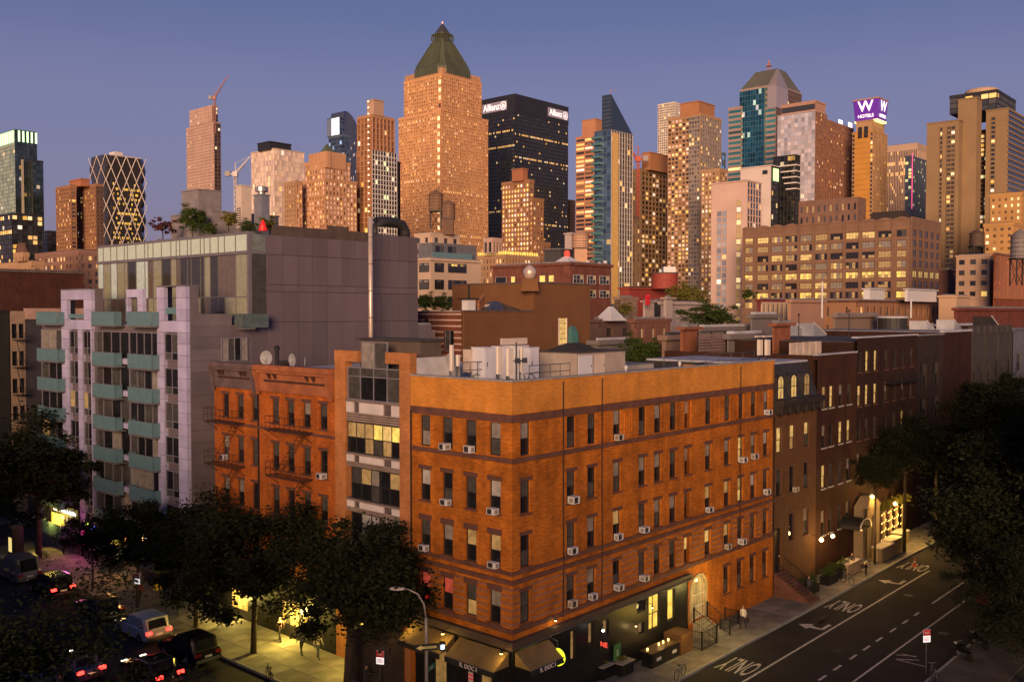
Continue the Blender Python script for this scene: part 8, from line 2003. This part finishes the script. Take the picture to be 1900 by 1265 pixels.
# cones and barrier
def cone(label, p):
    o = thing('traffic_cone', label, 'traffic cone', p, 0, 'traffic cones'); cm = M('cone_orange', (.65, .10, .03), .5); MB().box(-.2, -.2, 0, .2, .2, .05).build('base', cm, o); MB().lathe([(.16, .05), (.11, .32)], n=12).build('lower', cm, o); MB().lathe([(.11, .32), (.08, .5)], n=12).build('white_band', WHITE_P, o); MB().lathe([(.08, .5), (.03, .78)], n=12).build('tip', cm, o)
q = gnd(1697, 1050); cone('orange traffic cone on the road before the restaurant garden', q); q = gnd(1783, 1000); cone('orange traffic cone further up the street by the bent tree', q)
q = gnd(1832, 1112); o = thing('red_barrier', 'red fabric covered barrier at the right of the road', 'barrier', q, GA)
MB().ring([[(-1.3, -.5, 0), (1.3, -.5, 0), (1.3, .5, 0), (-1.3, .5, 0)], [(-1.2, -.4, .9), (1.1, -.4, .75), (1.1, .4, .75), (-1.2, .4, .9)], [(-.6, -.15, 1.2), (.5, -.15, .95), (.5, .15, .95), (-.6, .15, 1.2)]]).build('cover', M('red_tarp', (.45, .03, .02), .8), o); MB().tube([(-1.0, 0, 0), (-1.0, 0, 1.35)], .04, 5).build('post', STEEL, o)
# ------------------------------------------------------------------ restaurant garden along the street
CRMS = M('garden_stone', (.34, .25, .14), .85, .12)
def ts_at(px, s_): return on_s(px, 960, s_)[0]
o = bld('arched_portal', 'pale stone restaurant portal with a dark arched doorway', ts_at(1609, -1.2), -1.2, .14, 'portal')
hh = at(1622, 935, 82).z; w_ = ts_at(1632, -1.2) - ts_at(1609, -1.2)
m = MB(); wall(m, 'B', 0, w_, 0, 4.6, [(w_ * .38, w_ * .68, .4, 3.8)], rev=.35); m.box(0, .36, 0, w_, 1.2, 4.6); m.build('wall', CRMS, o); MB().box(w_ * .38, .3, .4, w_ * .68, .352, 3.8).build('door', IRON, o); MB().ring([[(-.1, -.1, 4.6), (w_ + .1, -.1, 4.6), (w_ + .1, 1.2, 4.6), (-.1, 1.2, 4.6)], [(w_ * .3, .1, 5.5), (w_ * .7, .1, 5.5), (w_ * .7, 1.0, 5.5), (w_ * .3, 1.0, 5.5)]]).build('gable', CRMS, o)
o = bld('arched_canopy', 'curved dark canopy with a pale rim over the restaurant steps', ts_at(1590, -1.6), -1.9, 3.4, 'awning')
N = 8; cw = 2.6
rg = [[(cw / 2 - cw / 2 * math.cos(math.pi * k / N), y, .9 * math.sin(math.pi * k / N)) for k in range(N + 1)] for y in (0, 1.9)]
m = MB(); m.ring(rg, cap=False); m.build('hood', IRON, o); MB().tube(rg[0], .05, 5).build('rim', CREAM_P, o)
for k, (p0, s0_, w_, h_, lab) in enumerate(((1575, -2.2, 2.6, 1.0, 'low pale garden wall at the restaurant steps'), (1637, -2.6, 3.0, 1.2, 'long pale garden wall right of the arched portal'), (1655, -2.4, 2.6, 1.3, 'square pale planter wall before the lit columns'), (1672, -1.8, 2.2, 1.2, 'last pale planter wall beside the kerb tree'))):
    o = bld('garden_wall', lab, ts_at(p0, s0_), s0_, .14, 'wall', 'restaurant garden walls'); MB().box(0, 0, 0, w_, .9, h_).build('body', CRMS, o); MB().box(-.06, -.06, h_, w_ + .06, .96, h_ + .08).build('coping', CREAM_P, o)
for k, px in enumerate((1640, 1652, 1663, 1675)):
    o = bld('lit_column', f'{ORD[k]} column wrapped in warm string lights from the arched portal', ts_at(px, -.7), -.7, .14, 'column', 'string lit columns'); MB().lathe([(.22, 0), (.16, .3), (.15, 3.3), (.24, 3.5)], n=10).build('shaft', CRMS, o)
    m = MB()
    for q in range(26): a = q * .9; z = .4 + q * .115; m.lathe([(.025, z - .03), (.04, z), (.02, z + .03)], .19 * math.cos(a), .19 * math.sin(a), 5)
    m.build('string_light', E('string_bulb', (1, .66, .2), 6), o, 'stuff'); c = put('plant', CROWN_Y, o, (0, 0, 4.0)); c.scale = (.7, .7, .8)
    if k in (0, 2): lamp_light(o, (.1, -1.9, 3.0), 420, (1, .58, .14))
for k, (px, py, s_, e, lab) in enumerate(((1524, 1001, -.8, 130, 'glowing globe lamp at the left of the red brown house'), (1545, 994, -.8, 130, 'second glowing globe lamp on the red brown house'), (1582, 977, -1.0, 420, 'lantern at the restaurant steps'), (1618, 921, -1.1, 260, 'starry lantern on the gable of the arched portal'), (1661, 934, -1.2, 300, 'bright lantern between the string lit columns'))):
    t, z = on_s(px, py, s_); o = thing('wall_lantern', lab, 'lamp', W(t, s_, z), GA, 'restaurant lanterns'); MB().lathe([(.04, -.16), (.15, -.08), (.17, 0), (.12, .1), (.03, .16)], n=10).build('globe', E('lantern_globe', (1, .62, .2), 22), o); MB().tube([(0, .1, .15), (0, -s_, .3)], .03, 5).build('bracket', IRON, o); lamp_light(o, (0, -.9, .1), e, (1, .55, .13))
for k, (px, lab) in enumerate(((1500, 'dark hedge planter before the mansard house'), (1535, 'dark hedge planter under the globe lamps'), (1560, 'dark hedge beside the restaurant steps'))):
    o = bld('hedge_planter', lab, ts_at(px, -1.5), -1.7, .14, 'planter', 'dark hedge planters'); MB().box(-.9, -.4, 0, .9, .4, .7).build('box', BLK, o); c = put('hedge', CROWN_G, o, (0, 0, 1.0)); c.scale = (1.1, .5, .55)
# ------------------------------------------------------------------ avenue pavement: shops, neon, tables
sg = bld('wine_shop_sign', 'black shop sign with white letters on the corner of the grey block', -.05, on_t(99, 945)[0], on_t(120, 948)[1] - .35, 'sign'); Lg = on_t(99, 945)[0] - on_t(148, 950)[0]
MB().box(-.12, -Lg, 0, .1, 0, .9).build('board', IRON, sg); lettering('Grand Wine & Spirits', .62, E('sign_cold_white', (.85, .95, 1), 1.6), sg, (-.13, -Lg / 2, .45), (R(90), 0, R(-90)), .01, sx=Lg / 6.3)
def shop_glow(label, px0, px1, py0, py1, mat, name='shop_window', e=0, c=(1, .7, .2), cols=3):
    s1, z0 = on_t(px0, py1); s0_, _ = on_t(px1, py1); _, z1 = on_t((px0 + px1) / 2, py0); _, z0 = on_t((px0 + px1) / 2, py1)
    o = bld(name, label, -.02, s0_, 0, 'shop window', 'shop windows along the avenue'); L = s1 - s0_
    for k in range(cols): MB().box(-.05, L * k / cols + .04, max(z0, .25), -.03, L * (k + 1) / cols - .04, z1).build('pane', PANES['mid'] if cols > 3 and k % 3 == 1 else mat, o)
    MB().box(-.03, 0, max(z0 - .1, .15), 0, L, z1 + .1).build('frame', FRAME_D, o)
    if e: lamp_light(o, (-.9, L / 2, max(1.6, (z0 + z1) / 2)), e, c, .3)
shop_glow('bright yellow lit shop window at the corner of the grey block', 97, 121, 942, 978, PANES['yellow'], e=300, c=(1, .7, .12), cols=2)
shop_glow('orange lit shop doorway under the neon signs', 224, 252, 985, 1018, G('pane_orange', (.5, .25, .05), .3, em=(1, .42, .08), es=1.6), e=260, c=(1, .5, .15))
shop_glow('magenta neon lit window of the neon shop', 152, 166, 975, 1010, G('pane_magenta', (.4, .05, .2), .3, em=(1, .08, .45), es=1.0), e=160, c=(1, .15, .45), cols=2)
shop_glow('dim warm shop window of the grey corniced tenement', 432, 462, 1095, 1128, PANES['dim'], e=420, c=(1, .72, .15))
shop_glow('warm shop window of the orange corniced tenement', 525, 572, 1118, 1160, PANES['dim'], e=900, c=(1, .72, .12), cols=6)
shop_glow('bright yellow shop window under the striped pier building', 660, 722, 1160, 1200, PANES['lit'], e=800, c=(1, .70, .10), cols=5)
def neon(label, px, py, col, txt=None, w=.9, t=-.35):
    s_, z = on_t(px, py, t); o = thing('neon_sign', label, 'neon sign', W(t, s_, z), GA, 'neon signs'); mt = E('neon_%d_%d' % (px, py), col, 5); MB().box(.03, -w / 2 - .1, -.35, .08, w / 2 + .1, .35).build('backing', IRON, o)
    if txt: lettering(txt, .45, mt, o, (-.02, 0, 0), (R(90), 0, R(-90)), .01)
    else: MB().tube([(0, w / 2 * math.cos(k * .57), .26 * math.sin(k * .57)) for k in range(12)], .05, 5).build('tube', mt, o)
neon('red neon sign above the shops of the grey block', 199, 971, (1, .03, .03), 'BAR', 1.4); neon('blue neon ring by the wine shop', 174, 982, (.08, .15, 1)); neon('magenta neon ring below the blue one', 177, 997, (1, .05, .35)); neon('yellow green neon ring beside the blue one', 161, 972, (.8, 1, .1), None, .5); neon('white and pink neon sign nearest the grey corniced tenement', 276, 997, (.9, .95, 1), 'OPEN', 1.6); neon('orange neon ring over the orange doorway', 240, 985, (1, .4, .05), None, 1.6); neon('green neon ring half hidden by the trees', 437, 1068, (.1, 1, .3), None, .7); neon('blue neon ring by the yellow shop window', 665, 1175, (.1, .5, 1), None, .5)
for k, (px, py) in enumerate(((283, 1061), (296, 1071), (322, 1065), (318, 1079), (300, 1056), (340, 1086))):
    o = thing('cafe_table', f'{ORD[k]} pale topped pavement table beside the sign post', 'table', pg(px, py + 10), GA, 'pavement cafe tables'); MB().box(-.42, -.42, .72, .42, .42, .76).build('top', M('table_white', (.5, .46, .46), .5), o); MB().lathe([(.28, 0), (.05, .06), (.04, .72)], n=8).build('pedestal', IRON, o)
    for sg_ in (-1, 1): MB().box(sg_ * .62 - .2, -.2, .0, sg_ * .62 + .2, .2, .45).build('stool', IRON, o)
o = bld('cafe_planter', 'long dark planter box edging the cafe tables', *TS(gnd(214, 1054)), .14, 'planter'); MB().box(-.25, -2.6, 0, .25, 2.6, .85).build('box', BLK, o); c = put('hedge', CROWN_G, o, (0, 0, 1.05)); c.scale = (.45, 2.6, .35)
o = bld('phone_kiosk', 'dark pavement kiosk with lit sides at the left edge', *TS(gnd(30, 1030)), .14, 'kiosk'); MB().box(-.5, -.5, 0, .5, .5, 2.5).build('body', BLK, o); MB().box(-.52, -.35, .3, -.505, .35, 1.6).build('lit_panel', E('kiosk_yellow', (1, .75, .25), .9), o); MB().box(-.56, -.56, 2.5, .56, .56, 2.62).build('roof', STEEL, o)
o = bld('cafe_canopy', 'dark canvas enclosure around the shop entrance by the lamp pole', -1.9, 8.6, .14, 'awning'); MB().box(0, 0, 0, 1.8, 3.0, 2.6).build('enclosure', M('canvas_dark', (.05, .035, .03), .9), o); MB().ring([[(-.1, -.1, 2.6), (1.9, -.1, 2.6), (1.9, 3.1, 2.6), (-.1, 3.1, 2.6)], [(1.2, .1, 3.1), (1.8, .1, 3.1), (1.8, 2.9, 3.1), (1.2, 2.9, 3.1)]]).build('roof', MATS['canvas_dark'], o)
o = bld('barber_pole_flag', 'red and white striped sign by the corner shop door', -.35, 2.6, 1.2, 'sign'); 
for k in range(5): MB().box(-.02, 0, k * .22, .02, .35, k * .22 + .11).build('red_stripe', E('stripe_red_glow', (.7, .05, .05), .25), o); MB().box(-.018, 0, k * .22 + .112, .018, .35, k * .22 + .218).build('white_stripe', WHITE_P, o)
# far street lights seen through the right hand trees
for k, (px, py, c, lab) in enumerate(((1775, 908, (.8, .85, 1), 'pale street light glimmering through the trees on the right'), (1820, 880, (1, .7, .3), 'warm street light above it at the right edge'), (1858, 860, (.8, .9, 1), 'white street light highest among the right hand trees'))):
    P = at(px, py, 118); o = thing('street_light', lab, 'street light', P, 0, 'far street lights'); MB().lathe([(.03, -.12), (.16, -.05), (.18, .02), (.05, .1)], n=8).build('lamp_head', E('far_light_%d' % k, c, 16), o); MB().tube([(0, 0, .1), (1.0, 0, .3), (1.2, 0, -P.z)], .06, 5).build('pole', STEEL, o)

# ------------------------------------------------------------------ unseen blocks around the camera, added and sized to shade the crossing
for k, (t0, s0, w, d, h, lab) in enumerate(((-52, 1, 21, 70, 16, 'brick block on the far side of the avenue, out of the picture'), (-70, -70, 39, 40, 13, 'brick block the picture was taken from'), (30, -44, 110, 25.4, 18, 'brick row on the south side of the street, out of the picture'), (-130, -150, 40, 190, 24, 'long unseen row of blocks added further behind the picture'))):
    o = bld('unseen_shade_block', lab, t0, s0, 0); MB().box(0, 0, 0, w, d, h).build('wall', BRK2, o); MB().box(-.1, -.1, h, w + .1, d + .1, h + .4).build('cornice', STRIPE_D, o)
